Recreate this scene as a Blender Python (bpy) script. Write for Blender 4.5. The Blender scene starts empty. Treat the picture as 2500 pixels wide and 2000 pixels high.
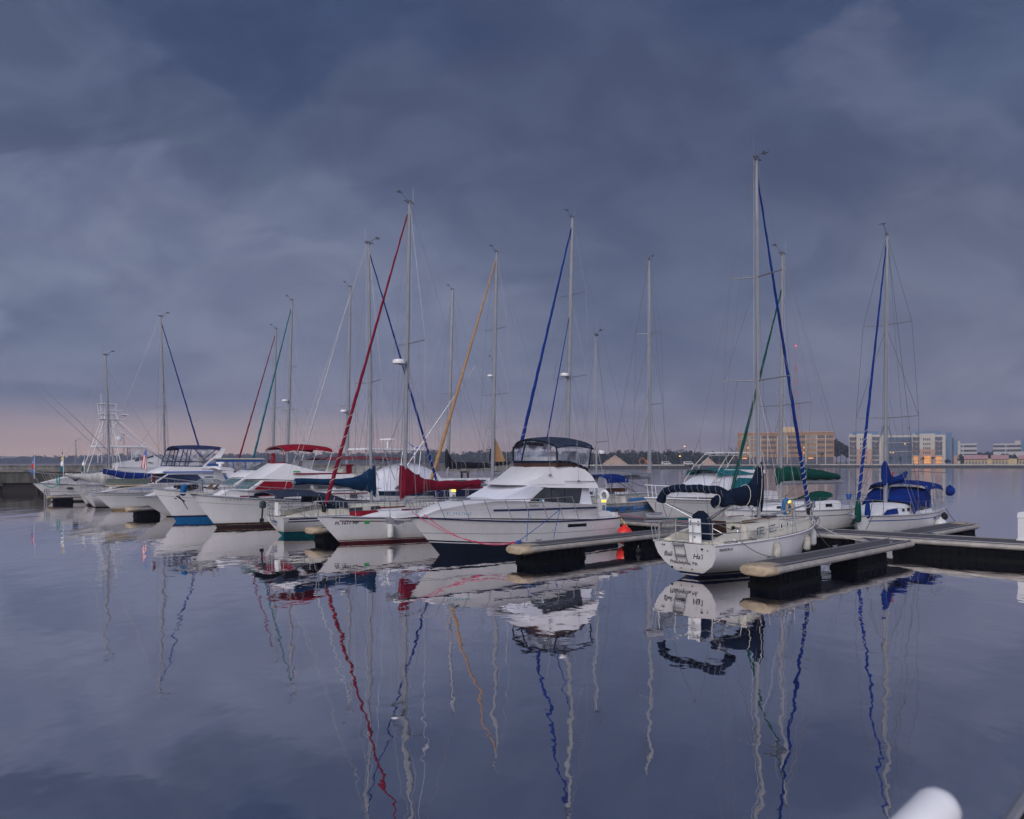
import bpy, bmesh, math, random
from mathutils import Vector, Matrix
R = math.radians
random.seed(11)
sc = bpy.context.scene
COL = sc.collection

# ------------------------------------------------------------------ camera
CH = 3.5                                   # eye height over the water (m)
cam = bpy.data.cameras.new('camera'); camo = bpy.data.objects.new('camera', cam); COL.objects.link(camo)
camo.location = (0, 0, CH); camo.rotation_euler = (R(90), 0, 0)
cam.sensor_width = 36; cam.lens = 25.92; cam.shift_y = 0.0512
cam.clip_start = 0.1; cam.clip_end = 9000
cam.dof.use_dof = True; cam.dof.focus_distance = 38; cam.dof.aperture_fstop = 2.8
sc.camera = camo

def lin(c): return tuple(((v/255)/12.92 if v/255 <= .04045 else ((v/255+.055)/1.055)**2.4) for v in c)

# ------------------------------------------------------------------ world
SUN_EL, SUN_AZ = R(30), R(205)             # dim sun behind cloud, behind and left of the viewer
w = bpy.data.worlds.new("World"); sc.world = w; w.use_nodes = True
nt = w.node_tree; nt.nodes.clear()
class NT:
    def __init__(s, t): s.t = t
    def n(s, typ, **k):
        o = s.t.nodes.new(typ)
        for a, v in k.items():
            if a.startswith('i_'):
                key = a[2:]; key = int(key) if key.isdigit() else key.replace('_', ' ')
                if isinstance(v, bpy.types.NodeSocket): s.t.links.new(v, o.inputs[key])
                else: o.inputs[key].default_value = v
            else: setattr(o, a, v)
        return o
    def m(s, op, a, b=None, c=None, clamp=False):
        o = s.t.nodes.new('ShaderNodeMath'); o.operation = op; o.use_clamp = clamp
        for i, v in enumerate((a, b, c)):
            if v is None: continue
            if isinstance(v, bpy.types.NodeSocket): s.t.links.new(v, o.inputs[i])
            else: o.inputs[i].default_value = v
        return o.outputs[0]
    def mr(s, v, a, b, c=0., d=1., smooth=True):
        o = s.t.nodes.new('ShaderNodeMapRange'); o.interpolation_type = 'SMOOTHSTEP' if smooth else 'LINEAR'
        s.t.links.new(v, o.inputs[0])
        for i, x in zip((1, 2, 3, 4), (a, b, c, d)): o.inputs[i].default_value = x
        return o.outputs[0]
    def mix(s, f, a, b, mode='MIX'):
        o = s.t.nodes.new('ShaderNodeMix'); o.data_type = 'RGBA'; o.blend_type = mode
        for i, v in ((0, f), (6, a), (7, b)):
            if isinstance(v, bpy.types.NodeSocket): s.t.links.new(v, o.inputs[i])
            else: o.inputs[i].default_value = v if i == 0 else (*v[:3], 1)
        return o.outputs[2]
    def ramp(s, f, stops):
        o = s.t.nodes.new('ShaderNodeValToRGB'); s.t.links.new(f, o.inputs[0]); e = o.color_ramp.elements
        while len(e) < len(stops): e.new(.5)
        for k, (p, c) in zip(e, stops): k.position = p; k.color = (*c, 1)
        return o.outputs[0]
N = NT(nt)
tc = N.n('ShaderNodeTexCoord').outputs['Generated']
nrm = N.n('ShaderNodeVectorMath', operation='NORMALIZE', i_0=tc).outputs[0]
sep = N.n('ShaderNodeSeparateXYZ', i_0=nrm)
X, Y, Z = sep.outputs
zc = N.m('MAXIMUM', Z, 0.0)
side = N.m('DIVIDE', X, N.m('ADD', N.m('ABSOLUTE', Y), .25))      # -left .. +right
# cloud deck coordinates (a flat layer overhead seen in perspective)
zz = N.m('ADD', zc, .13)
cv = N.n('ShaderNodeCombineXYZ', i_0=N.m('DIVIDE', X, zz), i_1=N.m('DIVIDE', Y, zz), i_2=0.0).outputs[0]
n1 = N.n('ShaderNodeTexNoise', i_Vector=cv, i_Scale=.62, i_Detail=6.0, i_Roughness=.5, i_Distortion=.35).outputs[0]
n2 = N.n('ShaderNodeTexNoise', i_Vector=N.n('ShaderNodeMapping', i_Vector=cv, i_Location=(3.1, 1.7, 0), i_Scale=(.5, 1.1, 1)).outputs[0], i_Scale=1.6, i_Detail=5.0, i_Roughness=.55).outputs[0]
cl = N.m('ADD', N.m('MULTIPLY', n1, .72), N.m('MULTIPLY', n2, .28))
cf = N.mr(cl, .40, .60)
base = N.ramp(zc, [(0, lin((112, 112, 132))), (.03, lin((108, 109, 130))), (.10, lin((98, 102, 126))), (.24, lin((88, 96, 121))), (.42, lin((72, 85, 112))), (.60, lin((56, 71, 103))), (1, lin((60, 74, 112)))])
dark = N.mix(1.0, base, (.76, .79, .86), 'MULTIPLY')
light = N.mix(1.0, base, (1.22, 1.20, 1.17), 'MULTIPLY')
cloud = N.mix(cf, dark, light)
# banks and gaps of the overcast, placed by direction, edges broken up by noise
yy = N.m('MAXIMUM', Y, .08); U = N.m('DIVIDE', X, yy); V = N.m('DIVIDE', Z, yy)
uv = N.n('ShaderNodeCombineXYZ', i_0=U, i_1=N.m('MULTIPLY', V, 1.7), i_2=0.0).outputs[0]
pn = N.n('ShaderNodeTexNoise', i_Vector=uv, i_Scale=2.4, i_Detail=9.0, i_Roughness=.54, i_Distortion=.6)
pc = N.n('ShaderNodeSeparateXYZ', i_0=pn.outputs['Color']).outputs
U2 = N.m('ADD', U, N.m('MULTIPLY', N.m('SUBTRACT', pc[0], .5), .75)); V2 = N.m('ADD', V, N.m('MULTIPLY', N.m('SUBTRACT', pc[1], .5), .46))
def blob(col_in, px, py, rx, ry, rgb, st):
    a = N.m('DIVIDE', N.m('SUBTRACT', U2, (px-1250)/1800), rx/1800); c = N.m('DIVIDE', N.m('SUBTRACT', V2, (1128-py)/1800), ry/1800)
    d2 = N.m('ADD', N.m('MULTIPLY', a, a), N.m('MULTIPLY', c, c))
    return N.mix(N.m('MULTIPLY', N.m('MULTIPLY', N.mr(d2, 2.3, .2), st), fwd), col_in, lin(rgb))
fwd = N.mr(Y, .05, .35)
for B_ in ((1350, 40, 900, 330, (50, 65, 99), .9), (1500, 500, 480, 420, (71, 80, 106), .8), (520, 640, 620, 300, (102, 109, 134), .75), (330, 330, 460, 120, (74, 86, 112), .75),
           (130, 700, 260, 80, (82, 93, 118), .8), (1000, 330, 340, 110, (76, 86, 112), .6), (140, 500, 200, 70, (108, 116, 142), .5), (10, 740, 90, 50, (128, 135, 158), .7),
           (380, 640, 420, 70, (112, 118, 142), .6), (60, 60, 260, 120, (88, 100, 126), .6), (2150, 110, 190, 80, (96, 103, 128), .6), (2250, 240, 300, 60, (94, 100, 124), .5),
           (2330, 600, 420, 260, (90, 94, 116), .6), (2500, 330, 160, 90, (74, 83, 110), .7), (1950, 340, 240, 90, (66, 77, 105), .6), (850, 850, 450, 160, (100, 104, 128), .5), (2050, 930, 500, 130, (88, 92, 114), .6)):
    cloud = blob(cloud, *B_)
cloud = blob(cloud, 60, 925, 340, 40, (82, 93, 120), .85); cloud = blob(cloud, 330, 800, 240, 40, (92, 100, 126), .5)
fb = N.n('ShaderNodeTexNoise', i_Vector=uv, i_Scale=5.5, i_Detail=10.0, i_Roughness=.60, i_Distortion=.5).outputs[0]
cloud = N.mix(N.m('MULTIPLY', fwd, .85), cloud, N.mix(N.mr(fb, .36, .64), N.mix(1., cloud, (.80, .82, .87), 'MULTIPLY'), N.mix(1., cloud, (1.17, 1.16, 1.12), 'MULTIPLY')))
glow = N.m('MULTIPLY', N.mr(zc, .085, .0), N.mr(side, .5, -.5))
cloud = N.mix(N.m('MULTIPLY', glow, .92), cloud, lin((208, 176, 164)))
lowband = N.m('MULTIPLY', N.mr(zc, .015, .06), N.mr(zc, .36, .19))
cloud = N.mix(N.m('MULTIPLY', lowband, fwd), cloud, N.mix(1., cloud, (1.25, 1.26, 1.20), 'MULTIPLY'))
hi = N.m('MULTIPLY', N.mr(zc, .02, .34), fwd)
cloud = N.mix(fwd, cloud, N.mix(hi, N.mix(1., cloud, (.97, .97, .95), 'MULTIPLY'), N.mix(1., cloud, (.80, .82, .84), 'MULTIPLY')))
# unseen sky behind the viewer, brightened to light the boats from the front
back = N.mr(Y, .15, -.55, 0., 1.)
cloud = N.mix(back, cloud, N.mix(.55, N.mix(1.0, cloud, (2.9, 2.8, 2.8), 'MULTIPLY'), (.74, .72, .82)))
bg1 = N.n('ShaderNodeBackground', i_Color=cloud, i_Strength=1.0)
sky = N.n('ShaderNodeTexSky', sky_type='NISHITA', sun_disc=False, sun_elevation=R(12), sun_rotation=SUN_AZ)
bg2 = N.n('ShaderNodeBackground', i_Color=sky.outputs[0], i_Strength=.004)
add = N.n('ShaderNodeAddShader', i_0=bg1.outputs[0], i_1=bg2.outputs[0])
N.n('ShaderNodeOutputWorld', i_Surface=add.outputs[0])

sl = bpy.data.lights.new('sun', 'SUN'); so = bpy.data.objects.new('sun', sl); COL.objects.link(so)
sl.energy = 1.5; sl.angle = R(35); sl.color = (1, .965, .93)
# direction the light comes from: azimuth measured from +Y towards +X
d = Vector((math.sin(SUN_AZ)*math.cos(SUN_EL), math.cos(SUN_AZ)*math.cos(SUN_EL), math.sin(SUN_EL)))
so.rotation_euler = d.to_track_quat('Z', 'Y').to_euler()
sc.view_settings.view_transform = 'Standard'; sc.view_settings.look = 'None'
sc.view_settings.exposure = .25; sc.view_settings.gamma = 1
try:
    sc.cycles.max_bounces = 6; sc.cycles.transparent_max_bounces = 16; sc.cycles.volume_bounces = 0
    sc.cycles.caustics_reflective = False; sc.cycles.caustics_refractive = False
except Exception: pass

# ------------------------------------------------------------------ materials
M = {}
def mat(name, col, rough=.5, metal=0., var=.12, scale=6., bump=0., bscale=30., spec=.5, streak=False):
    m = bpy.data.materials.new(name); m.use_nodes = True; t = NT(m.node_tree)
    b = m.node_tree.nodes['Principled BSDF']
    b.inputs['Roughness'].default_value = rough; b.inputs['Metallic'].default_value = metal
    if spec == .5 and max(col) < .35 and metal < .3: spec = .14
    b.inputs['Specular IOR Level'].default_value = spec
    co = t.n('ShaderNodeTexCoord').outputs['Object']
    sc_ = (1, 1, .25) if streak else (1, 1, 1)
    mp = t.n('ShaderNodeMapping', i_Vector=co, i_Scale=sc_).outputs[0]
    nz = t.n('ShaderNodeTexNoise', i_Vector=mp, i_Scale=scale, i_Detail=5.0, i_Roughness=.6).outputs[0]
    f = t.mr(nz, .3, .7)
    c = t.mix(f, tuple(v*(1-var) for v in col), tuple(min(1, v*(1+var)) for v in col))
    if name == 'gelcoat':
        sp = t.n('ShaderNodeSeparateXYZ', i_0=co); z = sp.outputs[2]
        n3 = t.n('ShaderNodeTexNoise', i_Vector=t.n('ShaderNodeMapping', i_Vector=co, i_Scale=(5, 5, .7)).outputs[0], i_Scale=1.3, i_Detail=6.0, i_Roughness=.65).outputs[0]
        scum = t.m('MULTIPLY', t.mr(t.m('ADD', z, t.m('MULTIPLY', n3, .3)), .62, .22), .5); c = t.mix(scum, c, (.36, .30, .20))
        st = t.m('MULTIPLY', t.m('MULTIPLY', t.mr(n3, .58, .72), t.mr(z, 1.7, 1.0)), .3); c = t.mix(st, c, (.40, .36, .30))
    m.node_tree.links.new(c, b.inputs['Base Color'])
    if bump:
        n2 = t.n('ShaderNodeTexNoise', i_Vector=co, i_Scale=bscale, i_Detail=3.0).outputs[0]
        bp = t.n('ShaderNodeBump', i_Strength=1.0, i_Distance=bump, i_Height=n2)
        m.node_tree.links.new(bp.outputs[0], b.inputs['Normal'])
    M[name] = m; return m
mat('gelcoat', (.78, .765, .775), .3, var=.05, scale=1.2, streak=True)
mat('gelcoat_cream', (.66, .63, .56), .35, var=.06, scale=1.5)
mat('gelcoat_dirty', (.52, .50, .46), .45, var=.28, scale=4, streak=True)
mat('deck_white', (.70, .70, .72), .6, var=.06, scale=2)
mat('deck_cream', (.62, .59, .50), .6, var=.09, scale=3)
mat('canvas_white', (.74, .75, .82), .8, var=.04, scale=2, bump=.01, bscale=4)
mat('sailcloth', (.55, .53, .50), .8, var=.12, scale=4, bump=.03, bscale=6)
mat('navy_paint', (.012, .02, .065), .3, var=.2)
mat('navy_canvas', (.004, .0105, .028), .85, var=.25, scale=4, bump=.012, bscale=9)
mat('blue_canvas', (.004, .024, .17), .8, var=.25, scale=3, bump=.012, bscale=8)
mat('teal_navy', (.004, .030, .078), .85, var=.22, scale=3, bump=.02, bscale=5)
mat('steel_blue_canvas', (.030, .040, .068), .8, var=.2, scale=4, bump=.006)
mat('faded_blue_canvas', (.028, .036, .10), .7, var=.15)
mat('crimson', (.17, .006, .022), .8, var=.2, scale=3, bump=.015, bscale=6)
mat('red_canvas', (.25, .007, .02), .75, var=.15, scale=3, bump=.006)
mat('faded_red', (.17, .035, .045), .8, var=.25)
mat('green_canvas', (.003, .055, .042), .85, var=.2, scale=3, bump=.01, bscale=6)
mat('teal_canvas', (.005, .13, .15), .8, var=.2)
mat('tan_canvas', (.36, .20, .09), .85, var=.12, scale=3)
mat('olive_canvas', (.11, .13, .11), .85, var=.2, bump=.01)
mat('grey_cover', (.10, .11, .13), .8, var=.35, scale=5, bump=.03, bscale=7)
mat('black_canvas', (.010, .011, .018), .85, var=.3, bump=.01)
mat('white_canvas_grey', (.42, .43, .46), .8, var=.1)
mat('boot_black', (.012, .012, .014), .4, var=.3)
mat('boot_blue', (.01, .12, .32), .4, var=.15)
mat('boot_teal', (.004, .12, .15), .4, var=.25)
mat('boot_green', (.004, .06, .045), .4, var=.2)
mat('boot_brown', (.30, .20, .10), .6, var=.5, scale=3)
mat('boot_maroon', (.07, .01, .015), .4, var=.3)
mat('antifoul_navy', (.004, .009, .02), .5, var=.35, scale=3)
mat('stripe_blue', (.02, .20, .52), .4, var=.12)
mat('accent_blue', (.02, .10, .35), .4, var=.1)
mat('window_tint', (.012, .016, .022), .08, var=.3, spec=.8)
mat('window_blue', (.018, .032, .085), .12, var=.35, scale=1.2, spec=.8)
mat('window_teal', (.10, .17, .18), .1, var=.2, spec=.8)
mat('shade_grey', (.07, .09, .12), .5, var=.15)
mat('alu', (.30, .30, .32), .45, .5, var=.1, scale=3)
mat('alu_white', (.25, .262, .295), .5, 0., var=.07, scale=2, spec=.3)
mat('steel', (.34, .34, .36), .34, .65, var=.1)
mat('wire', (.16, .16, .18), .4, .6, var=.1)
mat('rope_white', (.55, .54, .50), .9, var=.15)
mat('rope_pink', (.55, .04, .12), .9, var=.15)
mat('rope_blue', (.02, .10, .35), .9, var=.15)
mat('rope_teal', (.01, .32, .30), .9, var=.15)
mat('rope_dark', (.06, .06, .07), .9, var=.15)
mat('teak', (.17, .07, .035), .6, var=.3, scale=12)
mat('varnish', (.055, .028, .02), .35, var=.25)
mat('rubber', (.02, .02, .023), .7, var=.3)
mat('float_black', (.0035, .0038, .005), .7, var=.5, scale=5, spec=.06)
mat('float_wet', (.002, .003, .002), .5, var=.5, scale=8, spec=.08)
mat('bumper_beige', (.42, .33, .225), .6, var=.2, scale=4, bump=.004, bscale=12)
mat('rub_beige', (.36, .33, .30), .55, var=.2, scale=2.5)
mat('rub_grey', (.30, .32, .36), .5, var=.15)
mat('fender_white', (.60, .60, .58), .5, var=.15, scale=6)
mat('fender_grey', (.42, .40, .36), .6, var=.25, scale=6)
mat('buoy_red', (.75, .03, .02), .4, var=.08)
mat('decal_dark', (.02, .025, .04), .5, var=.1)
mat('decal_grey', (.30, .30, .32), .5, var=.1)
mat('decal_blue', (.02, .10, .40), .5, var=.1)
mat('decal_teal', (.02, .30, .38), .5, var=.1)
mat('decal_green', (.02, .40, .08), .5, var=.1)
mat('paint_white', (.78, .78, .80), .4, var=.04)
mat('orange_paint', (.55, .16, .03), .5, var=.2)
mat('hydrant_yellow', (.6, .45, .05), .5, var=.1)
mat('flag_red', (.5, .02, .03), .8, var=.1)
mat('flag_black', (.01, .012, .015), .8, var=.1)
mat('anchor_rust', (.10, .06, .04), .7, .3, var=.3)
mat('concrete', (.20, .19, .17), .9, var=.38, scale=1.2, bump=.02, bscale=3, streak=True)
mat('concrete_dark', (.10, .095, .08), .9, var=.4, scale=.9, bump=.02, bscale=3, streak=True)
mat('pile_wood', (.04, .035, .03), .9, var=.3)
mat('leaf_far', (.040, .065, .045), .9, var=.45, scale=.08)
mat('leaf_dark', (.022, .045, .022), .85, var=.5, scale=.5)
mat('leaf_mid', (.045, .075, .03), .85, var=.45, scale=.5)
mat('leaf_olive', (.12, .10, .04), .85, var=.4, scale=.5)
mat('bark', (.09, .07, .055), .9, var=.3)
mat('sand_heap', (.42, .30, .22), .95, var=.15, scale=.3)
mat('soil', (.16, .14, .11), .95, var=.3, scale=.1)
mat('rock_grey', (.055, .055, .055), .9, var=.4, scale=1.2, bump=.2, bscale=1.5)
mat('rail_grey', (.22, .23, .26), .6, var=.1)
mat('brick_tan', (.34, .205, .105), .85, var=.1, scale=.3)
mat('plaster_yellow', (.55, .42, .22), .85, var=.08, scale=.3)
mat('plaster_cream', (.52, .48, .42), .85, var=.06, scale=.3)
mat('plaster_white', (.50, .48, .47), .85, var=.06, scale=.3)
mat('plaster_salmon', (.46, .29, .22), .85, var=.07, scale=.3)
mat('cladding_blue', (.13, .21, .33), .7, var=.08, scale=.3)
mat('cladding_slate', (.10, .14, .21), .7, var=.15, scale=.3)
mat('roof_pink', (.42, .24, .24), .8, var=.1, scale=.5)
mat('glass_far', (.03, .035, .055), .15, var=.5, scale=.15, spec=.8)
mat('blind_cream', (.38, .35, .30), .6, var=.15, scale=.4)
mat('tower_red', (.5, .08, .06), .6, var=.1)
mat('bridge_grey', (.22, .23, .26), .8, var=.1)
def emit(name, col, s):
    m = bpy.data.materials.new(name); m.use_nodes = True; t = NT(m.node_tree)
    b = m.node_tree.nodes['Principled BSDF']; b.inputs['Base Color'].default_value = (*col, 1)
    nz = t.n('ShaderNodeTexNoise', i_Vector=t.n('ShaderNodeTexCoord').outputs['Object'], i_Scale=.9, i_Detail=3.0).outputs[0]
    b.inputs['Emission Color'].default_value = (*col, 1)
    m.node_tree.links.new(t.mr(nz, .25, .75, .35*s, s), b.inputs['Emission Strength'])
    M[name] = m
emit('lamp_yellow', (1, .72, .12), 1.6); emit('window_lit', (1, .42, .10), .48); emit('lamp_orange', (1, .5, .15), 3.); emit('lamp_red', (1, .06, .03), 3.)
def clear(name, col, fac, rough=.08):
    m = bpy.data.materials.new(name); m.use_nodes = True; t = NT(m.node_tree); t.t.nodes.clear()
    tr = t.n('ShaderNodeBsdfTransparent'); df = t.n('ShaderNodeBsdfDiffuse', i_Color=(*col, 1)); gl = t.n('ShaderNodeBsdfGlossy', i_Roughness=rough)
    a = t.n('ShaderNodeMixShader', i_0=.45, i_1=df.outputs[0], i_2=gl.outputs[0])
    nz = t.n('ShaderNodeTexNoise', i_Vector=t.n('ShaderNodeTexCoord').outputs['Object'], i_Scale=1.4, i_Detail=1.5, i_Distortion=1.5).outputs[0]
    f = t.mr(nz, .35, .68, fac*.4, min(1, fac*1.7))
    b = t.n('ShaderNodeMixShader', i_0=f, i_1=tr.outputs[0], i_2=a.outputs[0])
    t.n('ShaderNodeOutputMaterial', i_Surface=b.outputs[0]); M[name] = m
clear('clear_vinyl', (.55, .6, .75), .26); clear('clear_vinyl_faded', (.5, .5, .55), .4); clear('windshield', (.22, .32, .34), .5); clear('mesh_net', (.3, .3, .32), .3)

# ------------------------------------------------------------------ mesh builder
class MB:
    def __init__(s): s.v = []; s.f = []; s.mi = []; s.c = 0
    def add(s, vs, fs, mi=None):
        o = len(s.v); s.v += [tuple(p) for p in vs]
        for f in fs: s.f.append([i+o for i in f]); s.mi.append(s.c if mi is None else mi)
        return s
    def box(s, x0, x1, y0, y1, z0, z1, mi=None):
        return s.add([(x, y, z) for x in (x0, x1) for y in (y0, y1) for z in (z0, z1)],
                     [(0, 1, 3, 2), (4, 6, 7, 5), (0, 4, 5, 1), (2, 3, 7, 6), (0, 2, 6, 4), (1, 5, 7, 3)], mi)
    def obox(s, c, ax, ay, az, mi=None):
        c, ax, ay, az = map(Vector, (c, ax, ay, az))
        return s.add([c+ax*i+ay*j+az*k for i in (-1, 1) for j in (-1, 1) for k in (-1, 1)],
                     [(0, 1, 3, 2), (4, 6, 7, 5), (0, 4, 5, 1), (2, 3, 7, 6), (0, 2, 6, 4), (1, 5, 7, 3)], mi)
    def loft(s, rings, closed=True, caps=True, mi=None):
        n = len(rings[0]); vs = [p for r in rings for p in r]; fs = []
        for a in range(len(rings)-1):
            for b in range(n if closed else n-1):
                c = (b+1) % n; fs.append((a*n+b, a*n+c, (a+1)*n+c, (a+1)*n+b))
        if caps and closed: fs.append(tuple(range(n))[::-1]); fs.append(tuple((len(rings)-1)*n+i for i in range(n)))
        return s.add(vs, fs, mi)
    def tube(s, pts, r, n=6, mi=None, sy=1.0, caps=True):
        pts = [Vector(p) for p in pts]; rings = []; prev = None
        for i, p in enumerate(pts):
            t = (pts[min(i+1, len(pts)-1)]-pts[max(i-1, 0)]).normalized()
            if prev is None:
                u = t.cross(Vector((0, 0, 1)));
                if u.length < .05: u = t.cross(Vector((0, 1, 0)))
                u.normalize()
            else:
                u = (prev-t*prev.dot(t)).normalized()
            prev = u; v = t.cross(u)
            rr = r[i] if isinstance(r, (list, tuple)) else r
            rings.append([p+u*math.cos(k*2*math.pi/n)*rr+v*math.sin(k*2*math.pi/n)*rr*sy for k in range(n)])
        return s.loft(rings, True, caps, mi)
    def grid(s, P, mi=None):
        nu, nv = len(P), len(P[0])
        return s.add([p for r in P for p in r], [(i*nv+j, i*nv+j+1, (i+1)*nv+j+1, (i+1)*nv+j) for i in range(nu-1) for j in range(nv-1)], mi)
    def slab(s, poly, off, mi=None):
        off = Vector(off); a = [Vector(p) for p in poly]; b = [p+off for p in a]; n = len(a)
        return s.add(a+b, [tuple(range(n))[::-1], tuple(range(n, 2*n))]+[(i, (i+1) % n, n+(i+1) % n, n+i) for i in range(n)], mi)
    def sphere(s, c, r, n=10, m=6, mi=None, sz=1.0, sx=1.0):
        rings = []
        for j in range(m+1):
            th = math.pi*j/m; rr = max(1e-4, math.sin(th)); rings.append([(c[0]+r*sx*rr*math.cos(k*2*math.pi/n), c[1]+r*rr*math.sin(k*2*math.pi/n), c[2]+r*sz*math.cos(th)) for k in range(n)])
        return s.loft(rings, True, False, mi)
    def build(s, name, mats, parent=None, ang=32, smooth=True, label=None):
        me = bpy.data.meshes.new(name); me.from_pydata([tuple(p) for p in s.v], [], s.f); 
        if not isinstance(mats, (list, tuple)): mats = [mats]
        for m in mats: me.materials.append(M[m])
        if len(mats) > 1: me.polygons.foreach_set('material_index', s.mi)
        bm = bmesh.new(); bm.from_mesh(me); bmesh.ops.recalc_face_normals(bm, faces=bm.faces); bm.to_mesh(me); bm.free()
        if smooth: me.shade_smooth(); me.set_sharp_from_angle(angle=R(ang))
        me.update()
        o = bpy.data.objects.new(name, me); COL.objects.link(o)
        if parent is not None: o.parent = parent
        if label: o['label'] = label
        return o
def tag(o, label, cat, group=None, kind=None):
    if label: o['label'] = label
    if cat: o['category'] = cat
    if group: o['group'] = group
    if kind: o['kind'] = kind
    return o
def thing(name, label, cat, loc=(0, 0, 0), rz=0., group=None):
    o = bpy.data.objects.new(name, None); COL.objects.link(o); o.location = loc; o.rotation_euler = (0, 0, R(rz))
    o.empty_display_size = .3
    return tag(o, label, cat, group)
def copy_tree(o, parent=None):
    c = o.copy(); COL.objects.link(c)
    if parent: c.parent = parent
    for ch in list(o.children): copy_tree(ch, c)
    return c
def lerp(a, b, t): return a+(b-a)*t
def sm(t): t = max(0, min(1, t)); return t*t*(3-2*t)
def wig(x, s=0.): return math.sin(x*3.1+s)*.5+math.sin(x*7.3+s*2.1)*.3+math.sin(x*13.7+s*.7)*.2
def text_pts(body, size, shear=0., space=1.0):
    cu = bpy.data.curves.new('t', 'FONT'); cu.body = body; cu.size = size; cu.shear = shear; cu.space_character = space; cu.resolution_u = 3
    o = bpy.data.objects.new('t', cu); COL.objects.link(o)
    dg = bpy.context.evaluated_depsgraph_get(); dg.update()
    me = bpy.data.meshes.new_from_object(o.evaluated_get(dg))
    vs = [(v.co.x, v.co.y) for v in me.vertices]; fs = [tuple(p.vertices) for p in me.polygons]
    bpy.data.objects.remove(o); bpy.data.curves.remove(cu); bpy.data.meshes.remove(me)
    return vs, fs
def text(body, size, fn, mt, parent, shear=0., space=1.0, bold=0., name='lettering'):
    vs, fs = text_pts(body, size, shear, space); mb = MB(); mb.add([fn(u, v) for u, v in vs], fs)
    if bold: mb.add([fn(u+bold, v+bold*.5) for u, v in vs], fs)
    return mb.build(name, mt, parent, smooth=False)

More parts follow.
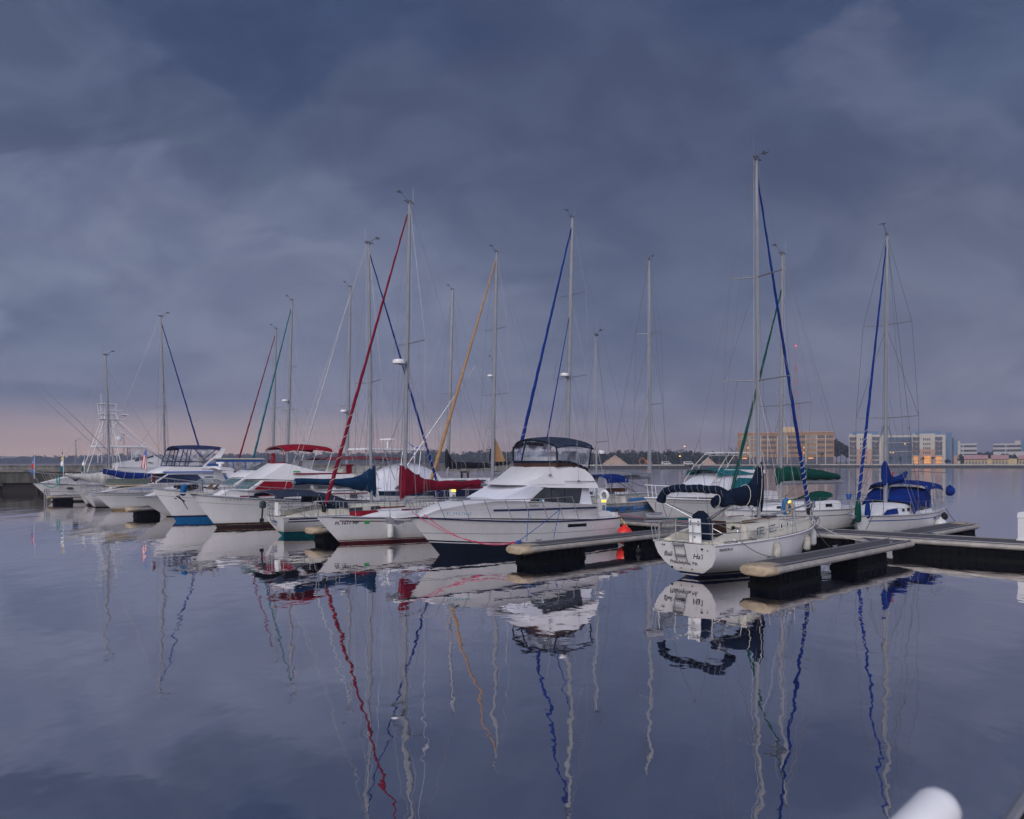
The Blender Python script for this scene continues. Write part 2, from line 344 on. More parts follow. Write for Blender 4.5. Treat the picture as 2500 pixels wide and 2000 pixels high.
# ------------------------------------------------------------------ boats
HA = 42.2                                  # heading of the berths
class Boat:
    def __init__(s, name, label, cat, org, head, group=None):
        s.o = thing(name, label, cat, (org[0], org[1], 0), head, group); s.org = org; s.head = head
        s.pt_out = []
    def hull(s, L, B, fb, fs, so=.5, bo=1.0, ts=.7, tm=.45, p=2.2, power=False, rows=None, mats=None, sag=.04, ka=2.0, kb=.8, tw=None, drop=-.35, deck='deck_white', rail='rub_grey', rail_r=.022, pe=1.5):
        s.L, s.B, s.fb, s.fs, s.so, s.bo, s.ts, s.tm, s.p, s.power, s.sag = L, B, fb, fs, so, bo, ts, tm, p, power, sag
        s.ka, s.kb, s.pe = ka, kb, pe; s.tw = tw if tw is not None else (ts*.92 if power else ts*.35)
        rows = rows or [('z', .06, 1), ('f', .3, 0), ('f', .6, 0), ('f', .85, 0), ('f', 1, 0)]
        NS = 26; levels = [(lambda t: drop, None)]; levels.append((lambda t: 0.0, rows[0][2])); zl = 0
        for k, v, mi in rows:
            if k == 'z': levels.append((lambda t, v=v: v, mi)); zl = v
            elif k == 'zt': levels.append((lambda t, v=v: lerp(v[0], v[1], t**2.2), mi)); zl = v[0]; zv = v; rows_zt = True
            else: levels.append((lambda t, v=v, zl=levels[-1][0] if not levels[-1][2:] else None, b0=[lv for lv in levels if not lv[2:]][-1][0]: b0(t)+(s.sz(t)-b0(t))*v, mi, 1))
        mb = MB(); T = [sm(i/NS)*.35+.65*i/NS for i in range(NS+1)]
        for sd in (1, -1):
            base = len(mb.v)
            for lf in [lv[0] for lv in levels]:
                for t in T: mb.v.append(tuple(s.pt(t, lf(t), sd)))
            n = NS+1
            for a in range(len(levels)-1):
                for b in range(NS):
                    mb.f.append([base+a*n+b, base+a*n+b+1, base+(a+1)*n+b+1, base+(a+1)*n+b]); mb.mi.append(levels[a+1][1])
        for a in range(len(levels)-1):                  # transom
            q = [s.pt(0, levels[a][0](0), 1), s.pt(0, levels[a][0](0), -1), s.pt(0, levels[a+1][0](0), -1), s.pt(0, levels[a+1][0](0), 1)]
            mb.add(q, [(0, 1, 2, 3)], levels[a+1][1])
        mats = mats or ['gelcoat', 'boot_black']
        s.hullo = mb.build('hull', mats, s.o, ang=40)
        dk = MB(); P = []
        for t in T:
            w_ = s.wd(t)-.015; z = s.sz(t)-.02; x = s.pt(t, s.sz(t), 1)[0]
            P.append([(x, w_*k, z+.05*(1-k*k)*min(1, w_)) for k in (-1, -.7, -.3, 0, .3, .7, 1)])
        dk.grid(P); dk.build('deck', deck, s.o)
        for sd in (1, -1):
            r = MB(); r.tube([Vector(s.pt(t, s.sz(t), sd))+Vector((0, sd*.012, 0)) for t in T], rail_r, 6); r.build('rub_rail', rail, s.o)
        return s
    def sz(s, t):
        t = max(0., t); return s.fs+(s.fb-s.fs)*t**1.7-s.sag*math.sin(math.pi*t)
    def plan(s, t, t0, p):
        if t < s.tm: return t0+(1-t0)*math.sin(t/s.tm*math.pi/2)**.9 if t > 0 else t0
        return max(0, 1-((t-s.tm)/(1-s.tm))**p)
    def wd(s, t): return s.B/2*s.plan(t, s.ts, s.p)
    def ww(s, t): return s.B/2*.9*s.plan(t, s.tw, s.pe)
    def xs(s, z): return s.so*(1-z/s.fs)
    def xb(s, z): return s.L-s.bo*max(-.2, (1-z/s.fb))
    def y(s, t, z):
        u = z/s.sz(t)
        if u <= 0: return s.ww(t)*max(.1, 1+u*.9)
        u = min(1, u); tt = sm(t)
        f = (1-tt)*(1-(1-u)**s.ka)+tt*u**(1/s.kb if s.kb < 1 else s.kb)
        return s.ww(t)+(s.wd(t)-s.ww(t))*f
    def pt(s, t, z, sd=1): return (s.xs(z)+(s.xb(z)-s.xs(z))*t, sd*s.y(t, z), z)
    def at(s, x, z):
        a, b = s.xs(z), s.xb(z); return s.y(max(0, min(1, (x-a)/(b-a))), z)
    def rail_pt(s, x, sd, inset=.06):
        t = max(0, min(1, x/s.L)); z = s.sz(t); return Vector((x, sd*max(0, s.wd(t)-inset), z))
    def strip(s, x0, x1, f0, f1, mt, sd=1, name='stripe', n=24, zabs=False, off=.006):
        mb = MB(); P = []
        for i in range(n+1):
            x = lerp(x0, x1, i/n); zs = s.sz(x/s.L)
            row = [];
            for k in range(3):
                f = lerp(f0, f1, k/2); z = f if zabs else f*zs
                row.append((x, sd*(s.at(x, z)+off), z))
            P.append(row)
        mb.grid(P); return mb.build(name, mt, s.o)
    def hulltext(s, body, size, x, z, sd, mt, shear=0., bold=0., space=1.):
        dr = -1 if sd > 0 else 1
        def fn(u, v):
            xx = x+dr*u; return (xx, sd*(s.at(xx, z+v)+.012), z+v)
        return text(body, size, fn, mt, s.o, shear, space, bold)
    def part(s, name, mb, mt, parent=None, **k): return mb.build(name, mt, parent or s.o, **k)
    # -- extruded side profile with tapering half width
    def prism(s, name, prof, w, mt, wt=0., xa=None, xb_=None, narrow=.3, bulge=.0, crown=.0, zref=None, ks=(-1, -.75, -.3, .3, .75, 1)):
        zr = min(z for x, z in prof) if zref is None else zref
        x0 = min(x for x, z in prof); x1 = max(x for x, z in prof)
        xa = x0+(x1-x0)*.45 if xa is None else xa; xb_ = x1 if xb_ is None else xb_
        def hw(x, z): return w*(1-wt*(z-zr))*(1-narrow*max(0, min(1.3, (x-xa)/(xb_-xa)))**2)
        ztop = max(z for x, z in prof)
        def P(x, z, k):
            bu = bulge*max(0, (x-xa)/(xb_-xa))*(1-k*k)
            return Vector((x+bu, k*hw(x, z), z+crown*(1-k*k)*max(0, (z-zr)/(ztop-zr+1e-6))))
        n = len(prof); mb = MB()
        mb.add([P(x, z, k) for k in ks for x, z in prof], [(a*n+i, a*n+(i+1) % n, (a+1)*n+(i+1) % n, (a+1)*n+i) for a in range(len(ks)-1) for i in range(n)]+[tuple(range(n)), tuple((len(ks)-1)*n+i for i in range(n))])
        o = mb.build(name, mt, s.o); o.data.update()
        return dict(hw=hw, P=P, prof=prof, o=o)
    def sidewin(s, pr, poly, mt, sds=(1, -1), name='window', parent=None, off=.012, frame=None):
        for sd in sds:
            mb = MB(); mb.slab([(x, sd*(pr['hw'](x, z)+.001), z) for x, z in poly], (0, sd*off, 0))
            wo = mb.build(name, mt, parent or s.o, smooth=False)
            if frame:
                fr = MB(); pts = [Vector((x, sd*(pr['hw'](x, z)+off), z)) for x, z in poly]
                for a in range(len(pts)): fr.tube([pts[a], pts[(a+1) % len(pts)]], .014, 4)
                fr.build('frame', frame, wo)
    def frontwin(s, pr, i, s0, s1, k0, k1, mt, name='windshield', parent=None):
        (xa, za), (xb_, zb) = pr['prof'][i], pr['prof'][(i+1) % len(pr['prof'])]
        nx, nz = (zb-za), -(xb_-xa); l = math.hypot(nx, nz); nx, nz = nx/l*.014, nz/l*.014
        if nx < 0: nx, nz = -nx, -nz
        Pn = []
        for a in range(7):
            k = lerp(k0, k1, a/6); Pn.append([pr['P'](lerp(xa, xb_, q), lerp(za, zb, q), k)+Vector((nx, 0, nz)) for q in (s0, (s0+s1)/2, s1)])
        mb = MB(); mb.grid(Pn); return mb.build(name, mt, parent or s.o)
    def rails(s, x0, x1, h, nposts, sds=(1, -1), slant=0., r=.012, mt='steel', name='bow_rail', close=True, inset=.08, mid=False, top_out=0., hend=None):
        h1 = h if hend is None else hend
        for sd in sds:
            top = []; n = 14
            for i in range(n+1):
                x = lerp(x0, x1, i/n); p = s.rail_pt(min(x, s.L*.985), sd, inset); hh = lerp(h, h1, i/n)
                top.append(Vector((x+slant, p.y+(sd*top_out), p.z+hh)))
            if close: top.append(Vector((x1+slant+.18, 0, s.fb+h1)))
            mb = MB(); 
            foot = s.rail_pt(x0, sd, inset); mb.tube([foot]+[foot.lerp(top[0], .7)]+top, r, 5); ro = mb.build(name, mt, s.o)
            if mid:
                m2 = MB(); m2.tube([foot.lerp(top[0], .5)]+[Vector((q.x-slant*.5, q.y, q.z-h*.5)) for q in top], r*.55, 4); m2.build('mid_rail', mt, ro)
            for j in range(nposts):
                x = lerp(x0, x1-.15, (j+1)/(nposts)) ; p = s.rail_pt(min(x, s.L*.985), sd, inset); hh = lerp(h, h1, (x-x0)/(x1-x0))
                q = Vector((x+slant, p.y+sd*top_out, p.z+hh)); m = MB(); m.tube([p, q], r*.9, 5); m.build('rail_post', mt, ro)
    def lifelines(s, x0, x1, xsn, h=.62, sds=(1, -1)):
        for sd in sds:
            for x in xsn:
                p = s.rail_pt(x, sd, .07); m = MB(); m.tube([p, p+Vector((0, 0, h))], .013, 5); m.build('stanchion', 'steel', s.o)
            for hh in (h, h*.5):
                pts = [s.rail_pt(x, sd, .07)+Vector((0, 0, hh)) for x in [x0]+list(xsn)+[x1]]
                m = MB(); m.tube(pts, .005, 4); m.build('lifeline', 'wire', s.o)
    def pulpit(s, ln=1.1, h=.62, r=.014, out=.12):
        L = s.L; mb = MB(); a = [s.rail_pt(L-ln, sd, .06) for sd in (1, -1)]
        fr = Vector((L+out, 0, s.fb+h*.95)); pl = [a[0], a[0]+Vector((.05, 0, h)), Vector((L-ln*.45, a[0].y*.72, s.fb+h)), Vector((L-.05, .16, s.fb+h)), fr, Vector((L-.05, -.16, s.fb+h)), Vector((L-ln*.45, -a[0].y*.72, s.fb+h)), a[1]+Vector((.05, 0, h)), a[1]]
        mb.tube(pl, r, 6); ro = mb.build('pulpit', 'steel', s.o)
        for sd in (1, -1):
            m = MB(); f = s.rail_pt(L-ln*.5, sd, .05); m.tube([f, Vector((L-ln*.45, sd*abs(a[0].y)*.72, s.fb+h))], r, 5); m.build('pulpit_leg', 'steel', ro)
            m = MB(); f2 = s.rail_pt(L-.1, sd, .02); m.tube([f2, Vector((L-.05, sd*.16, s.fb+h))], r, 5); m.build('pulpit_leg', 'steel', ro)
    def pushpit(s, ln=.9, h=.62, r=.014):
        a = [s.rail_pt(ln, sd, .07) for sd in (1, -1)]; w_ = s.wd(0)-.07; z = s.sz(0)
        for hh in (h, h*.52):
            mb = MB(); mb.tube([a[0]+Vector((0, 0, hh)), Vector((.12, w_, z+hh)), Vector((.05, w_*.75, z+hh)), Vector((.05, -w_*.75, z+hh)), Vector((.12, -w_, z+hh)), a[1]+Vector((0, 0, hh))], r, 6); mb.build('stern_rail', 'steel', s.o)
        for q in (a[0], a[1], Vector((.1, w_*.95, z)), Vector((.1, -w_*.95, z)), Vector((.05, w_*.3, z)), Vector((.05, -w_*.3, z))):
            m = MB(); m.tube([q, q+Vector((0, 0, h))], r, 5); m.build('stern_rail_post', 'steel', s.o)
    def trunk(s, x0, x1, w0, w1, h, slope=1.2, mt='deck_white', wins=(), wmt='window_tint', h1=None, name='cabin_trunk', aft=0., frame=None):
        h1 = h*.8 if h1 is None else h1; rings = []; xs_ = [x0-aft*0, x0+.05, lerp(x0, x1, .3), lerp(x0, x1, .6), x1-slope, x1-slope*.45, x1]
        hs = [h*.98, h, lerp(h, h1, .3), lerp(h, h1, .6), h1, h1*.62, .02]
        fn = {}
        for x, hh in zip(xs_, hs):
            f = (x-x0)/(x1-x0); w_ = lerp(w0, w1, f**1.6); z = s.sz(x/s.L)-.03
            k = [(-1, 0), (-.97, .45), (-.93, .8), (-.8, .97), (-.4, 1.05), (0, 1.08), (.4, 1.05), (.8, .97), (.93, .8), (.97, .45), (1, 0)]
            rings.append([(x, w_*a, z+hh*b) for a, b in k])
        mb = MB(); mb.loft(rings, True, True); o = mb.build(name, mt, s.o, ang=50)
        def side(x, f, sd):
            g = (x-x0)/(x1-x0); w_ = lerp(w0, w1, g**1.6); z = s.sz(x/s.L)-.03; hh = h+(h1-h)*min(1, g)
            return Vector((x, sd*(w_*(.985-.045*f)+.012), z+hh*f))
        for (a, b, f0, f1) in wins:
            for sd in (1, -1):
                m = MB(); m.slab([side(a, f0, sd), side(b, f0, sd), side(b-.03, f1, sd), side(a+.03, f1, sd)], (0, sd*.01, 0)); wo = m.build('window', wmt, o, smooth=False)
                if frame:
                    fr = MB(); q = [side(a, f0, sd), side(b, f0, sd), side(b-.03, f1, sd), side(a+.03, f1, sd)]; q = [p+Vector((0, sd*.012, 0)) for p in q]
                    for i in range(4): fr.tube([q[i], q[(i+1) % 4]], .012, 4)
                    fr.build('frame', frame, wo)
        s.trunk_side = side; s.trunk_o = o; return o
    def mast(s, x, ztop, lean=(0, 0), r=.075, zb=None, spreaders=(), mt='alu_white', radar=None, gear=True, y=0., name='mast', steaming=None):
        zb = s.sz(x/s.L)+.3 if zb is None else zb
        top = Vector((x+lean[0], y+lean[1], ztop)); bot = Vector((x, y, zb)); s.mb_, s.mt_ = bot, top
        mb = MB(); mb.tube([bot, bot.lerp(top, .6), bot.lerp(top, .93), top], [r*.92, r*.88, r*.78, r*.5], 8, sy=1.15); mo = mb.build(name, mt, s.o)
        res = dict(o=mo, bot=bot, top=top, sp=[], r=r)
        def on(z): return bot.lerp(top, (z-zb)/(ztop-zb))
        res['on'] = on
        for z, l in spreaders:
            c = on(z)
            for sd in (1, -1):
                tip = c+Vector((-.12, sd*l, .06)); m = MB(); m.tube([c, tip], [.045, .03], 5, sy=.6); m.build('spreader', 'alu', mo)
            res['sp'].append((z, l))
        if gear:
            m = MB(); m.tube([top+Vector((-.25, 0, .03)), top+Vector((.3, 0, .03))], .025, 5); m.box(top.x-.12, top.x+.12, top.y-.03, top.y+.03, top.z-.05, top.z+.1); m.build('masthead', 'wire', mo)
            m = MB(); c = top+Vector((.12, 0, .1)); m.tube([c, c+Vector((.28, 0, .22)), c+Vector((.55, 0, .22))], .013, 4); m.tube([c+Vector((.5, -.16, .28)), c+Vector((.5, .12, .28))], .02, 4); m.box(c.x+.3, c.x+.48, c.y-.01, c.y+.01, c.z+.22, c.z+.32); m.build('wind_vane', 'wire', mo)
            m = MB(); m.tube([top+Vector((-.2, 0, .05)), top+Vector((-.2, 0, .75))], .008, 4); m.build('antenna', 'wire', mo)
        if radar:
            c = on(radar)+Vector((.42, 0, 0)); m = MB()
            m.loft([[(c.x+math.cos(a*math.pi/8)*q, c.y+math.sin(a*math.pi/8)*q, c.z+zq) for a in range(16)] for q, zq in ((.14, -.06), (.29, -.04), (.31, .04), (.28, .13), (.1, .18))]); ro = m.build('radar_dome', 'paint_white', mo)
            m = MB(); m.tube([on(radar-.25), c+Vector((-.1, 0, -.07))], .02, 5); m.tube([on(radar-.05), c+Vector((0, 0, -.07))], .02, 5); m.build('bracket', 'alu', ro)
        return res
    def stays(s, ms, bow=None, bz=None, att=1., back=0., wc=None, dx=-.1, furl=None, fr=.07, lash=None, rw=.010, inner=None, baby=False, ftop=.985, n=9):
        on, top, bot = ms['on'], ms['top'], ms['bot']; zt, zb = top.z, bot.z
        if bow is not None:
            a = Vector((bow, 0, (s.fb if bz is None else bz))); b = on(zb+(zt-zb)*att)
            m = MB(); m.tube([a, b], rw, 4); fo = m.build('forestay', 'wire', s.o)
            if furl:
                fr *= .86; p0, p1 = a.lerp(b, .035), a.lerp(b, ftop); K = 70; pts = [p0.lerp(p1, i/K)+Vector((fr*.11*wig(i*.35, att), fr*.11*wig(i*.3, 2), 0)) for i in range(K+1)]
                rr = [fr*(1.0-.62*(i/K)) * (1+.07*math.sin(i*1.1)+.06*wig(i*.9)) for i in range(K+1)]; rr[0] *= .5; rr[-1] *= .5
                m = MB(); m.tube(pts, rr, 8); fu = m.build('furled_sail', furl, s.o)
                m = MB(); m.tube([a.lerp(b, .012), a.lerp(b, .03)], .09, 8); m.build('furling_drum', 'rubber', fu)
                if lash:
                    m = MB(); dr = (p1-p0).normalized(); u = dr.cross(Vector((0, 1, 0))).normalized(); v = dr.cross(u); pts = []
                    f0, f1, turns = lash
                    for i in range(int(turns*8)+1):
                        q = i/(turns*8); f = lerp(f0, f1, q); c = p0.lerp(p1, f); an = q*turns*2*math.pi; q_ = fr*(1-.62*f)*1.08+.004; pts.append(c+u*math.cos(an)*q_+v*math.sin(an)*q_)
                    m.tube(pts, .011, 4); m.build('lashing', 'rope_white', fu)
        if inner:
            a = Vector((inner[0], 0, s.sz(inner[0]/s.L))); b = on(inner[1]); m = MB(); m.tube([a, b], rw, 4); m.build('inner_stay', 'wire', s.o)
            if len(inner) > 2:
                K = 14; pts = [a.lerp(b, .04+.92*i/K) for i in range(K+1)]; m = MB(); m.tube(pts, [.055*(1-.6*i/K) for i in range(K+1)], 7); m.build('furled_sail', inner[2], s.o)
        if back is not None:
            if isinstance(back, tuple):
                j = on(zb+(zt-zb)*.0)  # split backstay
                jn = Vector((back[0]+.8, 0, back[1])); m = MB(); m.tube([top, jn], rw, 4)
                for sd in (1, -1): m.tube([jn, s.rail_pt(.1, sd, .15)], rw, 4)
                m.build('backstay', 'wire', s.o)
            else:
                m = MB(); m.tube([top, Vector((back, 0, s.fs+.02))], rw, 4); m.build('backstay', 'wire', s.o)
        for sd in (1, -1):
            cx = bot.x+dx; ch = s.rail_pt(cx, sd, .12 if wc is None else 0)
            if wc is not None: ch.y = sd*wc
            pts = [ch]+[on(z)+Vector((-.12, sd*l, .06)) for z, l in sorted(ms['sp'])]+[top]
            m = MB(); m.tube(pts, rw, 4); m.build('shroud', 'wire', s.o)
            if ms['sp']:
                z0 = sorted(ms['sp'])[0][0]
                for ddx in (.35, -.4):
                    m = MB(); m.tube([ch+Vector((ddx, 0, 0)), on(z0-.1)], rw, 4); m.build('lower_shroud', 'wire', s.o)
                if len(ms['sp']) > 1:
                    z1, l1 = sorted(ms['sp'])[1]; z0, l0 = sorted(ms['sp'])[0]
                    m = MB(); m.tube([on(z0)+Vector((-.12, sd*l0, .06)), on(z1-.1)], rw, 4); m.build('diagonal_shroud', 'wire', s.o)
        m = MB(); o2 = Vector((-.16, .05, 0)); m.tube([bot+o2+Vector((-.1, 0, .2)), top+o2*.7], .005, 4); m.build('halyard', 'rope_white', ms['o'])
    def lines(s, ms, be=None):
        top, bot, on = ms['top'], ms['bot'], ms['on']; zb, zt = bot.z, top.z
        for k, (dx_, dy_, f) in enumerate(((.18, .06, .97), (-.22, -.07, .93), (.25, -.05, .72))):
            m = MB(); m.tube([bot+Vector((dx_*1.6, dy_*2, .15)), on(zb+(zt-zb)*f*.5)+Vector((dx_*1.1, dy_*1.5, 0)), on(zb+(zt-zb)*f)], .006, 4); m.build('halyard', 'wire', ms['o'])
        if be is not None:
            m = MB(); m.tube([be, top+Vector((-.1, 0, 0))], .006, 4); m.build('topping_lift', 'wire', s.o)
            for sd in (1, -1):
                c = on(zb+(zt-zb)*.45); m = MB(); j = Vector((lerp(c.x, be.x, .35), c.y+sd*.15, lerp(c.z, be.z, .55)))
                m.tube([c, j, Vector((lerp(c.x, be.x, .75), be.y+sd*.05, be.z))], .005, 4); m.tube([j, Vector((lerp(c.x, be.x, .35), be.y+sd*.05, be.z))], .005, 4); m.build('lazy_jack', 'wire', s.o)
        for z, l in ms['sp'][:1]:
            for sd in (1, -1):
                p = s.rail_pt(bot.x-.5, sd, .1); m = MB(); m.tube([p, on(z)+Vector((-.08, sd*l*.6, .03))], .005, 4); m.build('flag_halyard', 'wire', s.o)
    def boom(s, ms, z0, x1, z1, r=.06, cover=None, prof=None, mt='alu_white', folds=.35, seed=0., sheet=True, ties=0, bmt=None):
        a = ms['on'](z0)+Vector((-.1, 0, 0)); b = Vector((x1, a.y, z1)); m = MB(); m.tube([a, b], r, 8, sy=1.2); bo = m.build('boom', mt, s.o); s.lines(ms, b)
        if cover:
            rings = []; nn = 14
            K = 22; pr = prof
            for i in range(K+1):
                f = i/K; q = f*(len(pr)-1); j = min(int(q), len(pr)-2); g = q-j
                dxx, lo, hi, hwid = [lerp(pr[j][c], pr[j+1][c], g) for c in range(4)]
                if -.22 < dxx < .16: hwid = max(hwid, ms['r']*1.25+.06)
                elif dxx <= -.22 and dxx > -.7: hwid = max(hwid, ms['r']+.05)
                x = a.x+.1+dxx; ln = lerp(a.x, b.x, 0) ; zc_ = (lo+hi)/2; hh = (hi-lo)/2
                ring = []
                for k in range(nn):
                    an = 2*math.pi*k/nn; w_ = 1+folds*.22*wig(x*2.2+an*2.2, seed); sag = folds*.10*wig(x*1.9, seed+1)*(1 if math.sin(an) < 0 else .35)
                    yy = math.cos(an)*hwid*w_*(1 if abs(math.sin(an)) < .5 else .85); ring.append((x, a.y+yy, zc_+math.sin(an)*hh+sag*.8))
                rings.append(ring)
            m = MB(); m.loft(rings, True, True); co = m.build('sail_cover', cover, bo, ang=60)
            if ties:
                for i in range(ties):
                    f = .2+.75*i/max(1, ties-1); q = f*(len(pr)-1); j = min(int(q), len(pr)-2); g = q-j
                    dxx, lo, hi, hwid = [lerp(pr[j][c], pr[j+1][c], g) for c in range(4)]
                    x = a.x+.1+dxx; zc_ = (lo+hi)/2; hh = (hi-lo)/2*1.12+.01; m = MB(); m.tube([(x+.08*math.sin(2*math.pi*k/12), a.y+math.cos(2*math.pi*k/12)*hwid*1.15, zc_+math.sin(2*math.pi*k/12)*hh) for k in range(13)], .011, 4); m.build('tie', 'rope_white', co)
        if sheet:
            p = a.lerp(b, .72); m = MB(); 
            for o_ in (-.05, .03, .1): m.tube([p+Vector((o_, 0, -r)), Vector((p.x+o_*2.5-.1, a.y+o_, s.sz(p.x/s.L)+.3))], .008, 4)
            m.build('mainsheet', 'rope_white', bo)
            m = MB(); m.tube([a.lerp(b, .28)+Vector((0, 0, -r)), ms['bot']+Vector((-.1, 0, .15))], .014, 4); m.build('boom_vang', 'wire', bo)
        return bo
    def canopy(s, name, x0, x1, w, zf, mt, crown=.14, drop=.12, base=None, hoops=(), th=.02, parent=None, wf=None, sagk=.0, fmt='steel', fbul=0.):
        P = []; K = 12; ys = [-1, -.92, -.7, -.4, 0, .4, .7, .92, 1]
        for i in range(K+1):
            f = i/K; x = lerp(x0, x1, f); z = zf(f); ww_ = w*(wf(f) if wf else 1)
            P.append([(x+fbul*f**3*(1-k*k), ww_*k, z+crown*(1-abs(k)**2.2)-(drop if abs(k) > .95 else 0)-sagk*math.sin(f*math.pi*3)**2*.5) for k in ys])
        mb = MB(); mb.grid(P); mb.grid([[(a, b, c-th) for a, b, c in r] for r in P])
        ends = [P[0], P[-1]]
        for e in ends: mb.grid([e, [(a, b, c-th) for a, b, c in e]])
        for sdi in (0, -1): mb.grid([[r[sdi] for r in P], [(r[sdi][0], r[sdi][1], r[sdi][2]-th) for r in P]])
        o = mb.build(name, mt, parent or s.o, ang=45)
        for h in hoops:
            f, bx, bz, bw = h; x = lerp(x0, x1, f); z = zf(f); ww_ = w*(wf(f) if wf else 1)*.97
            m = MB(); m.tube([(bx, -bw, bz), (x, -ww_, z-.02), (x, -ww_*.6, z+crown*.6-.03), (x, 0, z+crown-.03), (x, ww_*.6, z+crown*.6-.03), (x, ww_, z-.02), (bx, bw, bz)], .013, 5); m.build('canopy_frame', fmt, o)
        return o
def fender(x, y, z, ln, r, mt, label, rope=.4, ball=False, rmt='rope_white', group=None):
    o = thing('fender', label, 'fender', (x, y, z), 0, group)
    m = MB()
    if ball: m.sphere((0, 0, 0), r, 14, 10, sz=1.1); m.tube([(0, 0, r*1.0), (0, 0, r*1.3)], r*.22, 8)
    else:
        rr = [(.25, -.5), (.75, -.46), (1, -.38), (1, .34), (.8, .44), (.35, .5), (.25, .56)]
        m.loft([[(math.cos(a*math.pi/6)*r*q, math.sin(a*math.pi/6)*r*q, ln*zq) for a in range(12)] for q, zq in rr])
    m.build('fender_body', mt, o)
    m = MB(); m.tube([(0, 0, ln*.5 if not ball else r), (0, 0, (ln*.5 if not ball else r)+rope)], .009, 4); m.build('line', rmt, o)
    return o
def rope(name, a, b, sag, mt, label, r=.011, mid=None, cat='rope', group=None):
    a, b = Vector(a), Vector(b); pts = [a.lerp(b, i/14)+Vector((0, 0, -sag*4*(i/14)*(1-i/14))) for i in range(15)]
    m = MB(); m.tube(pts, r, 5); o = m.build(name, mt); return tag(o, label, cat, group)

# ------------------------------------------------------------------ water
def water_mat():
    m = bpy.data.materials.new('river_water'); m.use_nodes = True; t = NT(m.node_tree); t.t.nodes.clear()
    pos = t.n('ShaderNodeNewGeometry').outputs['Position']
    def noise(sx, sy, s, det, rough=.5, dist=0., loc=(0, 0, 0)):
        mp = t.n('ShaderNodeMapping', i_Vector=pos, i_Scale=(sx, sy, 1), i_Location=loc).outputs[0]
        return t.n('ShaderNodeTexNoise', i_Vector=mp, i_Scale=s, i_Detail=det, i_Roughness=rough, i_Distortion=dist).outputs[0]
    swell = noise(1.5, .62, .33, 2., .4)                # long lazy undulation that bends the masts
    wob = noise(1.25, .9, 1.15, 2., .5, .2, (4, 9, 0))
    rip = noise(.9, 1.0, 5.0, 2., .5, 0, (1, 3, 0))
    patch = t.mr(noise(.35, 1.0, .045, 3., .55, .3, (7, 2, 0)), .46, .62)
    sp = t.n('ShaderNodeSeparateXYZ', i_0=pos)
    # ruffled water lies open to the river on the left and beyond the docks
    openl = t.mr(t.m('ADD', sp.outputs[0], t.m('MULTIPLY', sp.outputs[1], .42)), 4., -22.)
    far = t.mr(sp.outputs[1], 38., 120.)
    ruf = t.m('MAXIMUM', t.m('MULTIPLY', openl, .55), far)
    streak = noise(.22, 1.6, .9, 2., .5, 0, (2, 5, 0))
    h = t.m('ADD', t.m('MULTIPLY', swell, .026), t.m('MULTIPLY', wob, .0056))
    h = t.m('ADD', h, t.m('MULTIPLY', rip, t.m('MULTIPLY', t.m('ADD', .6, t.m('MULTIPLY', ruf, .8)), .0010)))
    h = t.m('ADD', h, t.m('MULTIPLY', streak, t.m('MULTIPLY', t.m('ADD', t.m('MULTIPLY', patch, .26), t.m('MULTIPLY', ruf, t.m('ADD', .35, patch))), .013)))
    bp = t.n('ShaderNodeBump', i_Strength=1.0, i_Distance=1.0, i_Height=h)
    fr = t.n('ShaderNodeFresnel', i_IOR=1.33, i_Normal=bp.outputs[0]).outputs[0]
    fac = t.m('MINIMUM', t.m('ADD', .56, t.m('MULTIPLY', fr, .78)), .985)
    df = t.n('ShaderNodeBsdfDiffuse', i_Color=(.014, .018, .034, 1))
    gl = t.n('ShaderNodeBsdfGlossy', i_Color=(1.0, .975, .985, 1), i_Roughness=t.m('ADD', .012, t.m('MULTIPLY', ruf, .10)), i_Normal=bp.outputs[0])
    mx = t.n('ShaderNodeMixShader', i_0=fac, i_1=df.outputs[0], i_2=gl.outputs[0])
    t.n('ShaderNodeOutputMaterial', i_Surface=mx.outputs[0]); M['water'] = m
water_mat()
mb = MB(); mb.add([(-5000, -60, 0), (5000, -60, 0), (5000, 8000, 0), (-5000, 8000, 0)], [(0, 1, 2, 3)])
tag(mb.build('water', 'water', None, smooth=False), None, None, None, 'structure')

# ------------------------------------------------------------------ floating docks
def H(p, a=HA): return Vector((math.cos(R(a)), math.sin(R(a)), 0))
def plankmat():
    m = bpy.data.materials.new('dock_planks'); m.use_nodes = True; t = NT(m.node_tree); b = m.node_tree.nodes['Principled BSDF']; b.inputs['Roughness'].default_value = .85
    co = t.n('ShaderNodeTexCoord').outputs['Object']; sp = t.n('ShaderNodeSeparateXYZ', i_0=co)
    fr = t.m('FRACT', t.m('MULTIPLY', sp.outputs[0], 7.)); gap = t.m('LESS_THAN', fr, .09)
    cell = t.n('ShaderNodeTexWhiteNoise', noise_dimensions='1D', i_W=t.m('FLOOR', t.m('MULTIPLY', sp.outputs[0], 7.))).outputs[0]
    nz = t.n('ShaderNodeTexNoise', i_Vector=co, i_Scale=3.0, i_Detail=5.0).outputs[0]
    c = t.ramp(t.m('ADD', t.m('MULTIPLY', cell, .5), t.m('MULTIPLY', nz, .5)), [(0, (.05, .049, .056)), (1, (.105, .10, .112))])
    c = t.mix(gap, c, (.03, .03, .03)); m.node_tree.links.new(c, b.inputs['Base Color']); M['planks'] = m
plankmat()
TOP = .62
def cleat(parent, x, y, z, al=0.):
    m = MB(); c, s_ = math.cos(al), math.sin(al)
    m.tube([(x-.15*c, y-.15*s_, z+.08), (x, y, z+.07), (x+.15*c, y+.15*s_, z+.08)], .02, 5)
    for q in (-.05, .05): m.tube([(x+q*c, y+q*s_, z), (x+q*c, y+q*s_, z+.07)], .02, 5)
    m.build('cleat', 'alu', parent)
